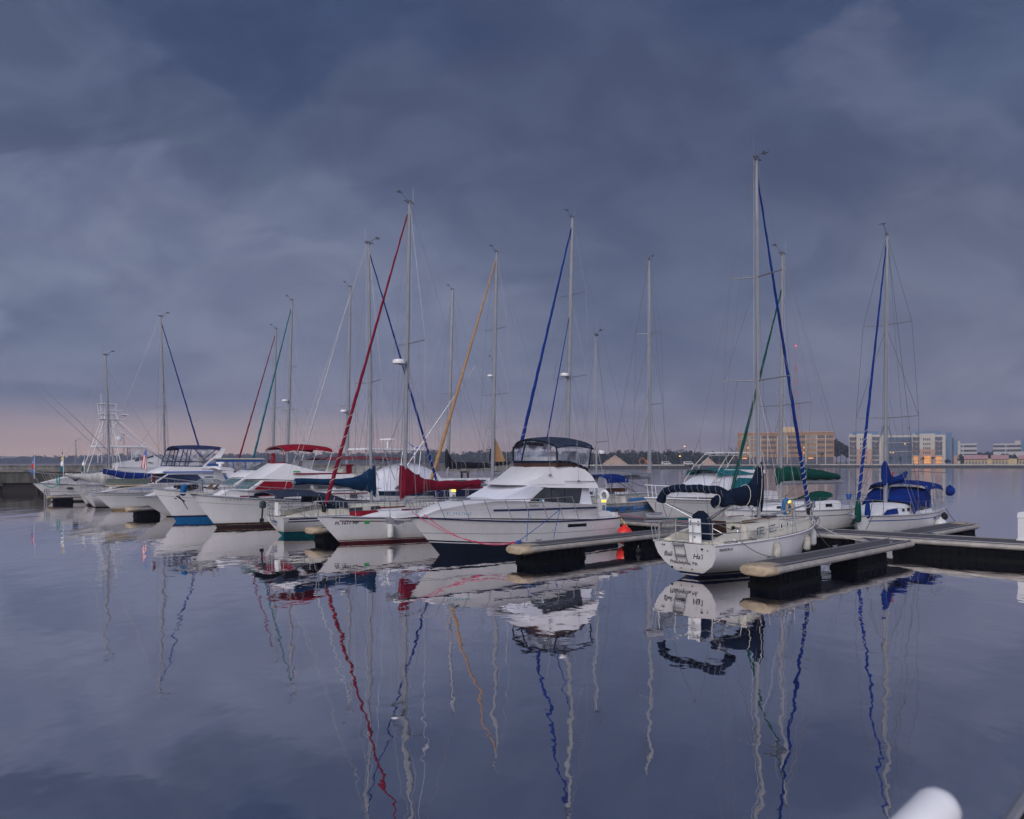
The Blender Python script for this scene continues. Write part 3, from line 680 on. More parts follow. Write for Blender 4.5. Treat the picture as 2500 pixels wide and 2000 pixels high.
def dock(a, b, wd, label, floats, bumper=True, cleats=(), gusset=None, name='floating_dock', ends=(True, False), group=None):
    a, b = Vector((*a, 0)), Vector((*b, 0)); L = (b-a).length; ang = math.degrees(math.atan2(b.y-a.y, b.x-a.x))
    o = thing(name, label, 'dock', a, ang, group); hw = wd/2
    m = MB(); m.box(0, L, -hw, hw, TOP-.05, TOP); m.build('deck', 'planks', o, smooth=False)
    m = MB(); m.box(0.02, L, -hw+.03, hw-.03, TOP-.22, TOP-.055); m.build('frame', 'rub_grey', o, smooth=False)
    for sd in (1, -1):
        m = MB(); n = max(1, int(L/4.2)); 
        for i in range(n):
            x0, x1 = L*i/n+.01, L*(i+1)/n-.02; m.tube([(x0, sd*(hw+.05), TOP-.115), (x1, sd*(hw+.05), TOP-.115)], .095, 10, sy=1.)
        m.build('rub_rail', 'rub_beige', o)
        m = MB(); m.box(0, L, sd*(hw-.02)-.03, sd*(hw-.02)+.03, TOP+.002, TOP+.03); m.build('edge_strip', 'alu', o, smooth=False)
    for (x0, x1) in floats:
        m = MB(); m.box(x0, x1, -hw+.02, hw-.02, -.3, TOP-.23); k = max(2, int((x1-x0)/.27))
        for i in range(k):
            q0, q1 = lerp(x0, x1, i/k)+.03, lerp(x0, x1, (i+1)/k)-.03
            for sd in (1, -1): m.box(q0, q1, sd*(hw-.02) if sd > 0 else -hw-.02, sd*(hw-.02)+.04 if sd > 0 else -hw+.02, -.3, TOP-.25)
        ne = max(2, int(wd/.27))
        for i in range(ne): m.box(x0-.04, x0, lerp(-hw, hw, i/ne)+.04, lerp(-hw, hw, (i+1)/ne)-.03, -.3, TOP-.25)
        fo = m.build('float', 'float_black', o, smooth=False)
        m = MB(); m.box(x0-.05, x1+.01, -hw-.03, hw+.03, -.05, .09); m.build('wet_band', 'float_wet', fo, smooth=False)
    if bumper:
        m = MB(); rings = []
        for q, x, s_ in ((.45, -.42, .6), (.8, -.38, .85), (1.0, -.25, 1), (1.05, 0, 1.0), (1.0, .35, .95), (.93, .62, .9)):
            rings.append([(x, math.cos(k*math.pi/8)*abs(math.cos(k*math.pi/8))**-.45*(hw+.10)*q if abs(math.cos(k*math.pi/8)) > .01 else 0, TOP-.13+math.sin(k*math.pi/8)*.165*s_) for k in range(16)])
        m.loft(rings); m.build('bumper', 'bumper_beige', o)
    for x, y in cleats: cleat(o, x, y, TOP)
    if gusset:
        for sd in (1,):
            m = MB(); m.slab([(L-gusset, sd*hw, TOP-.06), (L-.02, sd*hw, TOP-.06), (L-.02, sd*(hw+gusset*.75), TOP-.06)], (0, 0, .055)); m.build('corner_plate', 'planks', o, smooth=False)
            m = MB(); m.tube([(L-gusset-.1, sd*(hw+.06), TOP-.13), (L, sd*(hw+gusset*.75+.06), TOP-.13)], .11, 10); m.build('corner_rail', 'rub_beige', o)
    return o
h_ = Vector((.741, .672, 0))
def along(p, s, o=0.): return (p[0]+h_.x*s-h_.y*o, p[1]+h_.y*s+h_.x*o)
FT = {1: (6.95, 20.6), 2: (.35, 25.4), 3: (-8.6, 32.5), 4: (-24.1, 46.9), 5: (-39.3, 63)}
FTL = {1: 9.9, 2: 10.6, 3: 10.6, 4: 10.9, 5: 10.5}
FL = ['pale floating finger dock beside the white sloop in the right foreground, beige rounded tip',
      'floating finger dock along the near side of the big white motor yacht, beige blunt tip',
      'finger dock between the teal-bottomed sloop and the sloop with the crimson furled jib',
      'finger dock with pale tip and black float, left of the yacht with the blue bottom',
      'farthest left finger dock with metal posts on its tip, below the leftmost bow']
for k in FT:
    a = FT[k]; L = FTL[k]
    dock(a, along(a, L), .84, FL[k-1], [(.15, 2.75), (L-4.6, L-2.2)] if k < 3 else [(.15, 1.5), (4., 6.)], cleats=[(1.2, .42), (5.6, .42), (L-1.5, -.3)] if k < 3 else [(1., .3)], gusset=1.15 if k < 3 else None, group='finger docks')
mdir = Vector((-.766, .643, 0))
A0 = Vector((22.6, 22.9, 0)); A1 = Vector((7.7, 35.4, 0)); A2 = Vector((-38.5, 79.6, 0))
dock((A0.x, A0.y), (A1.x, A1.y), 1.9, 'wide main walkway of the floating dock running across the right side behind the fingers', [(.2, 3.2), (3.5, 9.6), (11.5, 14.5), (16.5, 19.)], bumper=False, cleats=[(3.2, -.7), (5.0, .7), (12, .7), (15.5, -.7), (9.8, -.75)], group='main walkway')
dock((A1.x-.03, A1.y+.03), (A2.x, A2.y), 1.9, 'main walkway of the floating dock continuing left behind the moored boats', [(3*i*3.1+1, 3*i*3.1+5) for i in range(7)], bumper=False, group='main walkway')
# far side finger on the right
fa = Vector((21.2, 34.6, 0)); fb_ = Vector((16.1, 30.0, 0))
dock((fa.x, fa.y), (fb_.x, fb_.y), 1.0, 'finger dock beyond the main walkway, beside the sloop with bright blue covers', [(.15, 1.9)], cleats=[(.5, -.3), (.6, .3)], gusset=.9, group='finger docks')

# power pedestals on the docks
def pedestal(x, y, label, h=.95, lamp=True, w=.14, z=TOP):
    o = thing('power_pedestal', label, 'pedestal', (x, y, z), 30)
    m = MB(); m.loft([[(-w*q, -w*q, zz_), (w*q, -w*q, zz_), (w*q, w*q, zz_), (-w*q, w*q, zz_)] for zz_, q in ((0, 1.25), (.05, 1.25), (.06, 1), (h*.8, 1), (h*.82, 1.15), (h, 1.0), (h+.03, .6))]); m.build('housing', 'paint_white', o)
    m = MB(); m.box(-w*.6, w*.6, -w-.015, -w-.002, h*.45, h*.7); m.build('socket_panel', 'rail_grey', o)
    if lamp:
        m = MB(); m.box(-w*1.02, w*1.02, -w*1.17-.01, w*1.17+.01, h*.84, h*.96); m.build('lamp', 'lamp_yellow', o)
    return o
pedestal(18.8, 27.05, 'plain white pedestal at the right edge standing on the main walkway', 1.02, False, .15)
pedestal(4.55, 37.3, 'white pedestal with a square yellow lamp behind the stern of the big motor yacht', 1.0)
pedestal(-3.65, 45.3, 'pedestal with a small yellow lamp behind the sloop with the crimson boom cover', 1.25)
# posts on the tip of the far left finger
o = thing('swim_ladder', 'metal ladder rails standing up from the tip of the far left finger dock', 'ladder', (-39.6, 62.6, 0), HA)
for i, y_ in enumerate((-.55, -.15, .35, .6)):
    m = MB(); m.tube([(0, y_, -.4), (0, y_, 1.15), (.15, y_, 1.22), (.22, y_, .65)], .022, 6); m.build('rail', 'alu', o)
m = MB(); [m.tube([(0, -.55, z_), (0, -.15, z_)], .02, 5) for z_ in (.0, .3, -.25)]; m.build('rung', 'alu', o)

# ------------------------------------------------------------------ concrete piers, left
def pier(name, a, b, wd, z0, z1, label, bays, lower=None, mt='concrete', piles=True, pw=.5, wall=()):
    a, b = Vector((*a, 0)), Vector((*b, 0)); L = (b-a).length; ang = math.degrees(math.atan2(b.y-a.y, b.x-a.x))
    o = thing(name, label, 'pier', a, ang)
    m = MB(); m.box(0, L, -wd/2, wd/2, z0, z1); m.build('deck_slab', mt, o, smooth=False)
    m = MB(); m.box(-.1, L+.1, -wd/2-.12, wd/2+.12, z1+.003, z1+.22); m.build('curb', 'concrete', o, smooth=False)
    if piles:
        for i in range(bays):
            x = L*(i+.5)/bays
            m = MB()
            for y_ in (-wd/2+.4, wd/2-.4): m.tube([(x, y_, -.5), (x, y_, z0-.004)], pw*.5, 7)
            m.build('pile', 'pile_wood', o)
            m = MB(); m.box(x-.35, x+.35, -wd/2+.05, wd/2-.05, z0-.35, z0-.002); m.build('cross_beam', 'concrete_dark', o, smooth=False)
    for (x0, x1) in wall:
        m = MB(); m.box(x0, x1, -wd/2+.3, wd/2-.3, -.5, z0-.003); m.build('pier_footing', 'pile_wood', o, smooth=False)
    return o
pier('concrete_pier', (-75, 79), (-52.5, 92), 5, 1.05, 2.3, 'weathered low concrete pier with stained beams over the water at the left edge', 7, wall=[(17, 23.4)], mt='concrete_dark')
up = pier('concrete_pier', (-125, 128), (14, 168), 7, 1.5, 2.7, 'long upper concrete pier running behind the marina from the left edge', 20, mt='concrete')
for i, x in enumerate((22, 25, 63, 66, 76, 79)):
    o = thing('bollard', ['leftmost', 'second', 'third', 'fourth', 'fifth', 'rightmost'][i]+' dark iron bollard standing on the long upper pier, counted from the left', 'bollard', up.matrix_basis @ Vector((x, -2.5, 2.92)), 0, 'bollards on the upper pier')
    m = MB(); m.loft([[(math.cos(a*.785)*q, math.sin(a*.785)*q, z_) for a in range(8)] for q, z_ in ((.4, 0), (.3, .1), (.26, .7), (.42, .85), (.42, 1.0), (.2, 1.1))]); m.build('post', 'rubber', o)
    m = MB(); m.box(-.5, .5, -.12, .12, .45, .6); m.build('cross_bar', 'rubber', o)

# near objects at the bottom right: rounded white pile cap and a grey rail corner
def cp(px, py, D): return Vector(((px-1250)/1800*D, D, CH-(py-1128)/1800*D))
o = thing('mooring_post', 'blurred white round-ended post close to the viewer in the bottom right corner', 'post', cp(2240, 1995, 1.55))
a = cp(2150, 2120, 1.5)-o.location; b = cp(2288, 1978, 1.6)-o.location; dr = (b-a).normalized()
m = MB(); m.tube([a+dr*-.3, a, b, b+dr*.022, b+dr*.038, b+dr*.047], [.048, .048, .048, .041, .026, .006], 20); m.build('post_shaft', 'paint_white', o, ang=60)
m = MB(); m.tube([a+dr*-.05, a+dr*.01], .052, 20); m.build('collar', 'steel', o)
o = thing('dock_ladder', 'grey metal rail corner cut off at the very bottom right', 'rail', cp(2490, 1990, 2.6))
a, b = cp(2440, 2040, 2.5)-o.location, cp(2530, 1905, 2.7)-o.location
m = MB(); m.tube([a, b], .022, 8); m.build('rail', 'steel', o)
m = MB(); m.tube([a+Vector((.045, 0, -.01)), b+Vector((.045, 0, -.01))], .016, 8); m.build('rail', 'rubber', o)
m = MB(); m.tube([a+Vector((.1, 0, -.02)), b+Vector((.1, 0, -.02))], .03, 8); m.build('rail', 'alu', o)

# ================================================================== BOATS ON THE NEAR SIDE
# ---- foreground sloop, stern to the viewer
b = Boat('sailboat', 'white sloop in the right foreground, stern lettered Bali Ha\'i, with navy boom cover', 'sailboat', (5.13, 22.1), 44.2, 'sailboats')
b.hull(8.7, 2.75, 1.36, 1.07, so=.42, bo=1.0, ts=.76, tm=.5, p=2.3, rows=[('z', .07, 1), ('z', .10, 0), ('z', .17, 1), ('z', .20, 2), ('f', .25, 2), ('f', .55, 2), ('f', .8, 2), ('f', .97, 2), ('f', 1, 2)], mats=['gelcoat', 'navy_paint', 'gelcoat'], ka=3.0, tw=.05, deck='deck_cream', rail='deck_white', rail_r=.03)
BA = b
# toe rail in teak forward
for sd in (1, -1):
    m = MB(); m.tube([b.rail_pt(x*.45, sd, .03)+Vector((0, 0, .03)) for x in range(7, 20)], .013, 5); b.part('toe_rail', m, 'teak')
b.trunk(2.05, 6.6, 1.0, .42, .47, 1.3, 'deck_cream', [(4.75, 5.0, .35, .75), (5.45, 5.68, .35, .72), (5.95, 6.1, .3, .6)], frame='paint_white')
t0 = b.trunk_side
for sd in (1, -1):                                   # louvred tinted ports with slats
    for (xa, xb_) in ((2.75, 3.35), (3.75, 4.35)):
        m = MB(); m.slab([t0(xa, .3, sd), t0(xb_, .3, sd), t0(xb_-.04, .8, sd), t0(xa+.04, .8, sd)], (0, sd*.012, 0)); wo = m.build('port', 'shade_grey', b.trunk_o, smooth=False)
        m = MB()
        for i in range(5):
            x = lerp(xa+.08, xb_-.08, i/4); m.tube([t0(x, .36, sd)+Vector((0, sd*.014, 0)), t0(x, .74, sd)+Vector((0, sd*.014, 0))], .012, 4)
        m.build('slat', 'deck_white', wo)
# cockpit: coamings, well, companionway
zc_ = b.fs
m = MB(); m.box(.35, 2.03, -.62, .62, zc_-.02, zc_+.035); b.part('cockpit_sole', m, 'deck_cream')
for sd in (1, -1):
    m = MB(); m.loft([[(x, sd*(.66), zc_), (x, sd*.70, zc_+hh), (x, sd*.86, zc_+hh), (x, sd*1.0, zc_)] for x, hh in ((.4, .08), (.9, .2), (1.6, .3), (2.08, .42))]); b.part('cockpit_coaming', m, 'deck_cream')
    c = t0(2.3, .5, sd)
m = MB(); m.box(2.0, 2.03, -.98, .98, zc_, zc_+.50); bo_ = b.part('aft_bulkhead', m, 'deck_cream')
m = MB(); m.slab([(1.97, -.33, zc_+.02), (1.97, .33, zc_+.02), (1.99, .27, zc_+.56), (1.99, -.27, zc_+.56)], (.02, 0, 0)); m.build('companionway_hatch', 'varnish', bo_, smooth=False)
for y_, z_ in ((.55, .34), (-.55, .36), (-.55, .16), (.78, .3), (-.8, .3)):
    m = MB(); m.tube([(1.995, y_, zc_+z_), (1.955, y_, zc_+z_)], .065, 12); m.build('instrument', 'rubber', bo_)
m = MB(); m.box(2.1, 3.6, -.5, .5, zc_+.5, zc_+.56); m.box(2.1, 3.6, -.56, -.52, zc_+.5, zc_+.59); m.box(2.1, 3.6, .52, .56, zc_+.5, zc_+.59); b.part('sliding_hatch', m, 'deck_cream')
m = MB(); m.box(4.9, 5.45, -.28, .28, zc_+.50, zc_+.57); b.part('deck_hatch', m, 'window_tint')
for sd in (1, -1):
    m = MB(); m.tube([(2.3, sd*.66, zc_+.56), (3.6, sd*.62, zc_+.57), (4.6, sd*.52, zc_+.56)], .018, 5); b.part('handrail', m, 'teak')
# wheel pedestal under a rounded navy cover
m = MB(); rings = []
for f in range(9):
    q = f/8; z = zc_-.0+.92*q; ww_ = .40*math.sqrt(max(.02, 1-max(0, (q-.45)/.56)**2)) ; rings.append([(.98+.17*math.cos(a*math.pi/6)*(1-.4*q)+.02*wig(z*5+a), ww_*math.sin(a*math.pi/6)*(1+.04*wig(a*2, 3)), z) for a in range(12)])
m.loft(rings); b.part('wheel_cover', m, 'navy_canvas')
m = MB(); m.slab([(.18, -.12, zc_+.03), (.18, -.52, zc_+.03), (.16, -.50, zc_+.74), (.16, -.10, zc_+.74)], (-.03, 0, 0)); wb = b.part('white_board', m, 'paint_white')
for y_, z_ in ((-.18, .66), (-.44, .66), (-.18, .56), (-.44, .56), (-.32, .2)):
    m = MB(); m.tube([(.128, y_, zc_+z_), (.115, y_, zc_+z_)], .02, 8); m.build('bolt', 'rubber', wb)
b.pushpit(1.35, .62, .016); b.pulpit(1.0, .66, .018, .25); b.lifelines(1.35, b.L-1.0, (2.9, 4.6, 6.3), .62)
# white sail net strung on the lifelines at the port quarter
m = MB(); P = []
for i in range(9):
    p_ = b.rail_pt(.1+i*.16, 1, .05); P.append([(p_.x, p_.y, p_.z+.08+.56*k/4) for k in range(5)])
m.grid(P); b.part('netting', m, 'mesh_net')
m = MB()
for i in range(18):
    q0 = b.rail_pt(.1+i*.075, 1, .045); q1 = b.rail_pt(min(1.45, .1+(i+3)*.075), 1, .045)
    m.tube([q0+Vector((0, 0, .1)), q1+Vector((0, 0, .6))], .004, 3); m.tube([q1+Vector((0, 0, .1)), q0+Vector((0, 0, .6))], .004, 3)
b.part('net_mesh', m, 'rope_white')
# transom fittings: ladder, exhaust, lettering
def trs(y_, z): return (b.xs(z)-.012, y_, z)
lad = MB()
for y_ in (-.02, .34): lad.tube([(-.03, y_, 1.12), trs(y_, 1.0), (b.xs(.6)-.06, y_, .62), (b.xs(.5)-.03, y_*1., .5)], .014, 6)
lo = b.part('boarding_ladder', lad, 'steel')
for z in (1.03, .70):
    m = MB(); m.box(b.xs(z)-.13, b.xs(z)-.03, -.02, .34, z-.02, z+.02); m.build('rung', 'alu', lo)
def T_(yc, z0, size):
    return lambda u, v: (b.xs(z0+v)-.010, yc-u, z0+v)
text('Bali', .225, T_(.80, .62, 0), 'decal_dark', b.o, shear=.45, space=.95, bold=.004)
text('Ha\'i', .225, T_(-.22, .61, 0), 'decal_dark', b.o, shear=.45, space=.95, bold=.004)
text('Philadelphia, PA', .15, T_(.62, .40, 0), 'decal_dark', b.o, shear=.1, bold=.005)
for y_, z_, r_ in ((.58, .27, .035), (-.12, .26, .018), (.25, .27, .014), (-.62, .93, .03), (.75, .98, .016), (.68, .98, .016), (-.8, .9, .016)):
    m = MB(); c = Vector(trs(y_, z_)); m.tube([c, c+Vector((-.03, 0, 0))], r_, 10); b.part('through_hull_fitting', m, 'rubber')
b.hulltext('PEARSON 31', .115, .22, .88, -1, 'decal_dark', shear=.2, bold=.004)
m = MB(); m.tube([b.rail_pt(.6, -1, .12)+Vector((0, 0, .06)), b.rail_pt(2.2, -1, .1)+Vector((0, 0, .05))], .015, 5); b.part('genoa_track', m, 'wire')
for x in (2.55, 2.9, 1.7):
    for sd in (1, -1):
        c = Vector((x, sd*.85, b.fs+.28 if x < 2 else b.fs+.06)); m = MB(); m.loft([[(c.x+math.cos(a*.785)*q, c.y+math.sin(a*.785)*q, c.z+z) for a in range(8)] for q, z in ((.07, 0), (.05, .06), (.075, .13), (.02, .14))]); b.part('winch', m, 'steel')
ms = b.mast(4.68, 13.9, lean=(-.12, .02), r=.068, zb=1.5, spreaders=[(6.3, 1.22), (9.85, .95)])
b.stays(ms, bow=8.75, att=.965, back=(.1, 4.2), furl='blue_canvas', fr=.088, lash=(.0, .17, 9), rw=.006)
b.boom(ms, 2.2, 1.75, 2.1, cover='navy_canvas', ties=3, seed=2, folds=.6, prof=[(.22, 1.75, 3.52, .09), (.06, 1.88, 3.5, .12), (-.12, 1.98, 3.35, .14), (-.35, 2.0, 2.95, .18), (-.7, 2.0, 2.72, .22), (-1.2, 2.05, 2.68, .20), (-1.9, 2.05, 2.6, .17), (-2.5, 2.05, 2.5, .13), (-2.95, 2.05, 2.38, .10)])
# folded bimini bundled on its hoop across the cockpit
hp = []
for i in range(25):
    f = i/24*2-1; hp.append(Vector((.62+.04*wig(i*.6), f*1.22, 2.66-.40*abs(f)**9+.03*math.cos(f*2)+.02*wig(i*1.7))))
m = MB(); m.tube(hp, [.15+.018*wig(i*1.3)+(.03 if i in (0, 24) else 0) for i in range(25)], 10, sy=.8); fbm = b.part('folded_bimini', m, 'navy_canvas')
for i in range(2, 23, 2):
    m = MB(); c = hp[i]; m.tube([(c.x+.165*math.cos(k*.628), c.y+.05*math.sin(k*.628), c.z+.142*math.sin(k*.628)) for k in range(11)], .0045, 4); m.build('lacing', 'decal_grey', fbm)
m = MB(); fk = b.rail_pt(1.35, 1, .1); m.tube([fk, hp[0], *hp[1:24], hp[24], b.rail_pt(1.35, -1, .1)], .016, 6); fo = m.build('bimini_frame', 'steel', fbm)
m = MB(); m.tube([hp[-1], b.rail_pt(2.3, -1, .12)], .016, 6); m.tube([hp[0], b.rail_pt(2.3, 1, .12)], .016, 6); m.build('bimini_strut', 'wire', fbm)
# long pole stowed from mast to pulpit
m = MB(); m.tube([(4.95, -.35, b.fs+.62), (8.1, -.42, 1.98)], .04, 8); b.part('spinnaker_pole', m, 'alu_white')
m = MB(); m.box(8.75, 9.35, -.09, .09, 1.30, 1.38); m.tube([(9.3, 0, 1.4), (9.3, 0, 1.25)], .05, 8); ar = b.part('anchor_roller', m, 'steel')
m = MB(); m.tube([(9.35, 0, 1.28), (9.15, 0, 1.02)], .03, 6); m.slab([(9.1, -.02, 1.12), (9.45, -.02, 1.02), (9.2, -.02, .86)], (0, .04, 0)); m.tube([(9.05, 0, 1.3), (9.5, 0, 1.36), (9.62, 0, 1.15), (9.3, 0, .98)], .014, 5); m.build('anchor', 'alu', ar)
# a stainless kettle grill on the stern rail, bag, fenders, ropes
gp = b.o.matrix_basis @ Vector((.0, 1.02, 1.72)); bpy.context.view_layer.update()
def W(bt, p): 
    a = R(bt.head); return Vector((bt.org[0]+p[0]*math.cos(a)-p[1]*math.sin(a), bt.org[1]+p[0]*math.sin(a)+p[1]*math.cos(a), p[2]))
o = thing('barbecue_grill', 'stainless steel barrel grill clamped to the stern rail of the foreground sloop', 'grill', W(b, (-.05, 1.02, 1.70)), 5)
m = MB(); m.loft([[(x, math.cos(a*math.pi/7)*.125*q, math.sin(a*math.pi/7)*.115*q+.13) for a in range(14)] for x, q in ((-.27, .8), (-.26, 1), (.26, 1), (.27, .8))]); m.build('barrel', 'steel', o)
m = MB(); m.tube([(-.2, -.15, .2), (.2, -.15, .2)], .012, 5); m.build('handle', 'steel', o)
m = MB(); m.box(-.3, .3, -.13, .13, -.03, .0); m.tube([(0, 0, -.03), (.1, -.05, -.62)], .015, 6); m.tube([(-.1, 0, -.03), (-.02, -.05, -.62)], .015, 6); m.build('stand', 'steel', o)
def bag(bt, p, mt, label, h=.62, r=.17):
    o = thing('rail_bag', label, 'bag', W(bt, p)); m = MB()
    m.loft([[(math.cos(a*.628)*r*q*(1+.1*wig(a+z)), math.sin(a*.628)*r*.7*q, -h*z) for a in range(10)] for z, q in ((0, .35), (.12, .6), (.35, .85), (.75, 1.05), (.95, .9), (1., .4))]); m.build('bag_body', mt, o)
    m = MB(); m.tube([(0, 0, 0), (0, 0, .12)], .015, 5); m.build('strap', 'rope_dark', o); return o
bag(b, (7.45, .35, 2.15), 'boot_blue', 'bright blue cloth bag hanging at the bow rail of the foreground sloop')
o = thing('horseshoe_buoy', 'yellow and cream horseshoe float at the foreground sloop bow rail beside the blue bag', 'buoy', W(b, (7.3, .12, 1.78)), 20)
m = MB(); m.tube([(0, math.cos(a)*.16, math.sin(a)*.22) for a in [R(-60+i*30) for i in range(11)]], .055, 8); m.build('ring', 'bumper_beige', o)
m = MB(); m.sphere((-.03, -.02, .24), .06); m.build('light', 'lamp_yellow', o)
for (x, z, ln, k) in ((3.1, .72, .5, 'foremost'), (5.6, .74, .5, 'mid')):
    p = W(b, (x, -(b.at(x, .7)+.13), z)); fender(p.x, p.y, p.z, ln, .115, 'fender_grey', 'grey ribbed fender hanging amidships on the foreground sloop, nearer the stern' if x < 4 else 'grey ribbed fender hanging on the foreground sloop between the midships fender and the bow', .28, group='fenders')
p = W(b, (7.35, -(b.at(7.3, .8)+.16), .78)); fender(p.x, p.y, p.z, .62, .13, 'fender_white', 'long pale fender hanging at the bow of the foreground sloop', .38, group='fenders')
rope('mooring_rope', W(b, (1.2, -1.25, 1.1)), (FT[1][0]+.75, FT[1][1]+.95, TOP+.1), .10, 'rope_dark', 'dark mooring rope from the stern quarter of the foreground sloop to the finger dock tip', .012)
rope('mooring_rope', W(b, (6.9, -.85, 1.3)), (along(FT[1], 4.4)[0], along(FT[1], 4.4)[1], TOP+.1), .05, 'rope_dark', 'dark mooring rope from the forward deck of the foreground sloop down to the finger dock', .012)
rope('mooring_rope', W(b, (8.9, -.1, 1.2)), (along(FT[1], 7.6, .3)[0], along(FT[1], 7.6, .3)[1], TOP+.1), .14, 'rope_white', 'white mooring rope from the bow of the foreground sloop sagging to the finger dock', .018)
rope('mooring_rope', W(b, (8.9, .1, 1.2)), (13.6, 31.1, TOP+.1), .06, 'rope_white', 'white mooring rope from the bow of the foreground sloop out to the main walkway', .014)
# coiled lines heaped on the coaming
m = MB(); rr = random.Random(3)
for i in range(6):
    c = Vector((2.35+.12*i, -1.02, b.fs+.12)); m.tube([c+Vector((math.cos(a)*.15, rr.uniform(-.03, .03), math.sin(a)*.16)) for a in [k*.7 for k in range(10)]], .013, 4)
b.part('coiled_line', m, 'decal_grey')

# ---- big white convertible motor yacht
b = Boat('motor_yacht', 'large white flybridge motor yacht in the centre foreground with navy canopy and clear side curtains', 'motor yacht', (3.58, 32.9), 218.8, 'motor yachts')
MY = b
b.hull(9.45, 3.7, 1.48, 1.12, so=-.12, bo=1.35, ts=.92, tm=.35, p=2.5, power=True, rows=[('zt', (.20, .50), 1), ('zt', (.23, .535), 0), ('zt', (.28, .60), 1), ('f', .2, 0), ('f', .45, 0), ('f', .62, 0), ('f', .8, 0), ('f', .97, 0), ('f', 1, 1)], mats=['gelcoat', 'antifoul_navy'], ka=1.3, kb=1.75, tw=.86, rail='navy_paint', rail_r=.03, pe=1.9)
b.strip(.2, 8.9, .60, .615, 'decal_grey', 1, 'moulding_line'); b.strip(.2, 8.9, .60, .615, 'decal_grey', -1, 'moulding_line')
# raised deck moulding above the rail with navy cove stripe
prof = [(1.35, 1.12), (9.15, 1.46), (8.5, 1.74), (7.6, 1.90), (6.4, 2.02), (5.4, 2.0), (1.35, 1.72)]
pr = b.prism('deck_moulding', prof, 1.72, 'gelcoat', wt=.10, xa=4.2, xb_=9.3, narrow=.93, bulge=.0, crown=.1, zref=1.2)
for sd in (1, -1):
    m = MB(); P = []
    for i in range(21):
        x = lerp(1.4, 6.55, i/20); P.append([(x, sd*(pr['hw'](x, z)+.008), z) for z in (1.55+.012*x, 1.62+.014*x)])
    m.grid(P); m.build('cove_stripe', 'navy_paint', pr['o'])
# deckhouse with canvas-covered front and dark side glass
prof = [(1.5, 1.70), (6.35, 1.96), (4.75, 2.56), (1.62, 2.50)]
ph = b.prism('deckhouse', prof, 1.5, 'canvas_white', wt=.09, xa=3.9, xb_=6.4, narrow=.28, bulge=.3)
b.sidewin(ph, [(4.9, 1.92), (2.25, 1.82), (2.02, 2.44), (4.05, 2.49)], 'window_tint', frame='rubber', parent=ph['o'])
m = MB(); m.box(4.55, 4.66, 1.30, 1.46, 1.98, 2.06); 
for x_, mt_ in ((4.35, 'decal_teal'), (4.2, 'paint_white')):
    z = 1.97; y_ = ph['hw'](x_, z)+.02; m = MB(); m.box(x_-.055, x_+.055, y_-.003, y_+.003, z-.035, z+.05); m.build('window_sticker', mt_, ph['o'])
for x_ in (3.0, 3.7):
    m = MB(); m.tube([(x_, ph['hw'](x_, 1.9)+.018, 1.86), (x_, ph['hw'](x_, 2.45)+.016, 2.46)], .012, 4); m.build('window_mullion', 'rubber', ph['o'])
# flybridge
prof = [(1.25, 2.40), (3.9, 2.48), (5.1, 2.60), (4.35, 2.84), (3.6, 3.30), (2.5, 3.34), (1.85, 3.18), (1.5, 2.9), (1.3, 2.55)]
pf = b.prism('flybridge', prof, 1.64, 'gelcoat', wt=.16, xa=2.3, xb_=5.1, narrow=.3, bulge=.5)
for sd in (1, -1):
    m = MB(); m.tube([(x, sd*(pf['hw'](x, 2.66)+.012), 2.66+.02*x) for x in (1.35, 2.2, 3.1)], .014, 5); m.build('grab_rail', 'steel', pf['o'])
    m = MB(); m.tube([(x, sd*(pf['hw'](x, 2.60)+.004), 2.60+.0*x) for x in (3.1, 3.8, 4.3, 4.7)], .006, 4); m.build('moulding_line', 'decal_grey', pf['o'])
    for x_, z_ in ((3.75, 2.98), (2.35, 2.72)):
        c = Vector((x_, sd*(pf['hw'](x_, z_)+.01), z_)); m = MB(); m.box(c.x-.05, c.x+.05, c.y-.03, c.y+.04*1, c.z-.03, c.z+.03); m.tube([c, c+Vector((.12, sd*.02, 2.2 if x_ > 3 else 1.9))], .008, 4); m.build('whip_antenna', 'alu', pf['o'])
# brown and navy skirt below the curtains
rin = []
for x, z0, z1 in ((1.62, 3.08, 3.20), (1.95, 3.18, 3.34), (2.6, 3.33, 3.52), (3.1, 3.335, 3.56), (3.4, 3.32, 3.56)):
    rin.append((x, z0, z1))
def skirt(z_a, z_b, mt, nm, out):
    m = MB(); P = []
    path = [(x, 1, z0, z1) for x, z0, z1 in rin]+[(3.62, .8, 3.31, 3.55), (3.78, .4, 3.3, 3.55), (3.84, 0, 3.3, 3.55), (3.78, -.4, 3.3, 3.55), (3.62, -.8, 3.31, 3.55)]+[(x, -1, z0, z1) for x, z0, z1 in rin[::-1]]
    for x, k, z0, z1 in path:
        hwv = 1.38*k+out*k; P.append([(x+out*.5*(1-abs(k)), hwv*(1 if abs(k) == 1 else .95), lerp(z0, z1, q)) for q in (z_a, z_b)])
    m.grid(P); return b.part(nm, m, mt)
skirt(-.1, .62, 'varnish', 'wind_screen', .02); skirt(.6, 1.0, 'navy_canvas', 'curtain_hem', .035)
m = MB()
for x, z0, z1 in rin:
    for dx_ in (0, .3): 
        for sd in (1, -1): m.sphere((x+dx_, sd*1.43, lerp(z0, z1, .8)), .012, 5, 3)
b.part('snap_button', m, 'paint_white')
def zf(f): return 4.08+.30*math.sin(min(1, f*1.15)*math.pi)**.8*.55 + (.06 if f < .5 else .02)
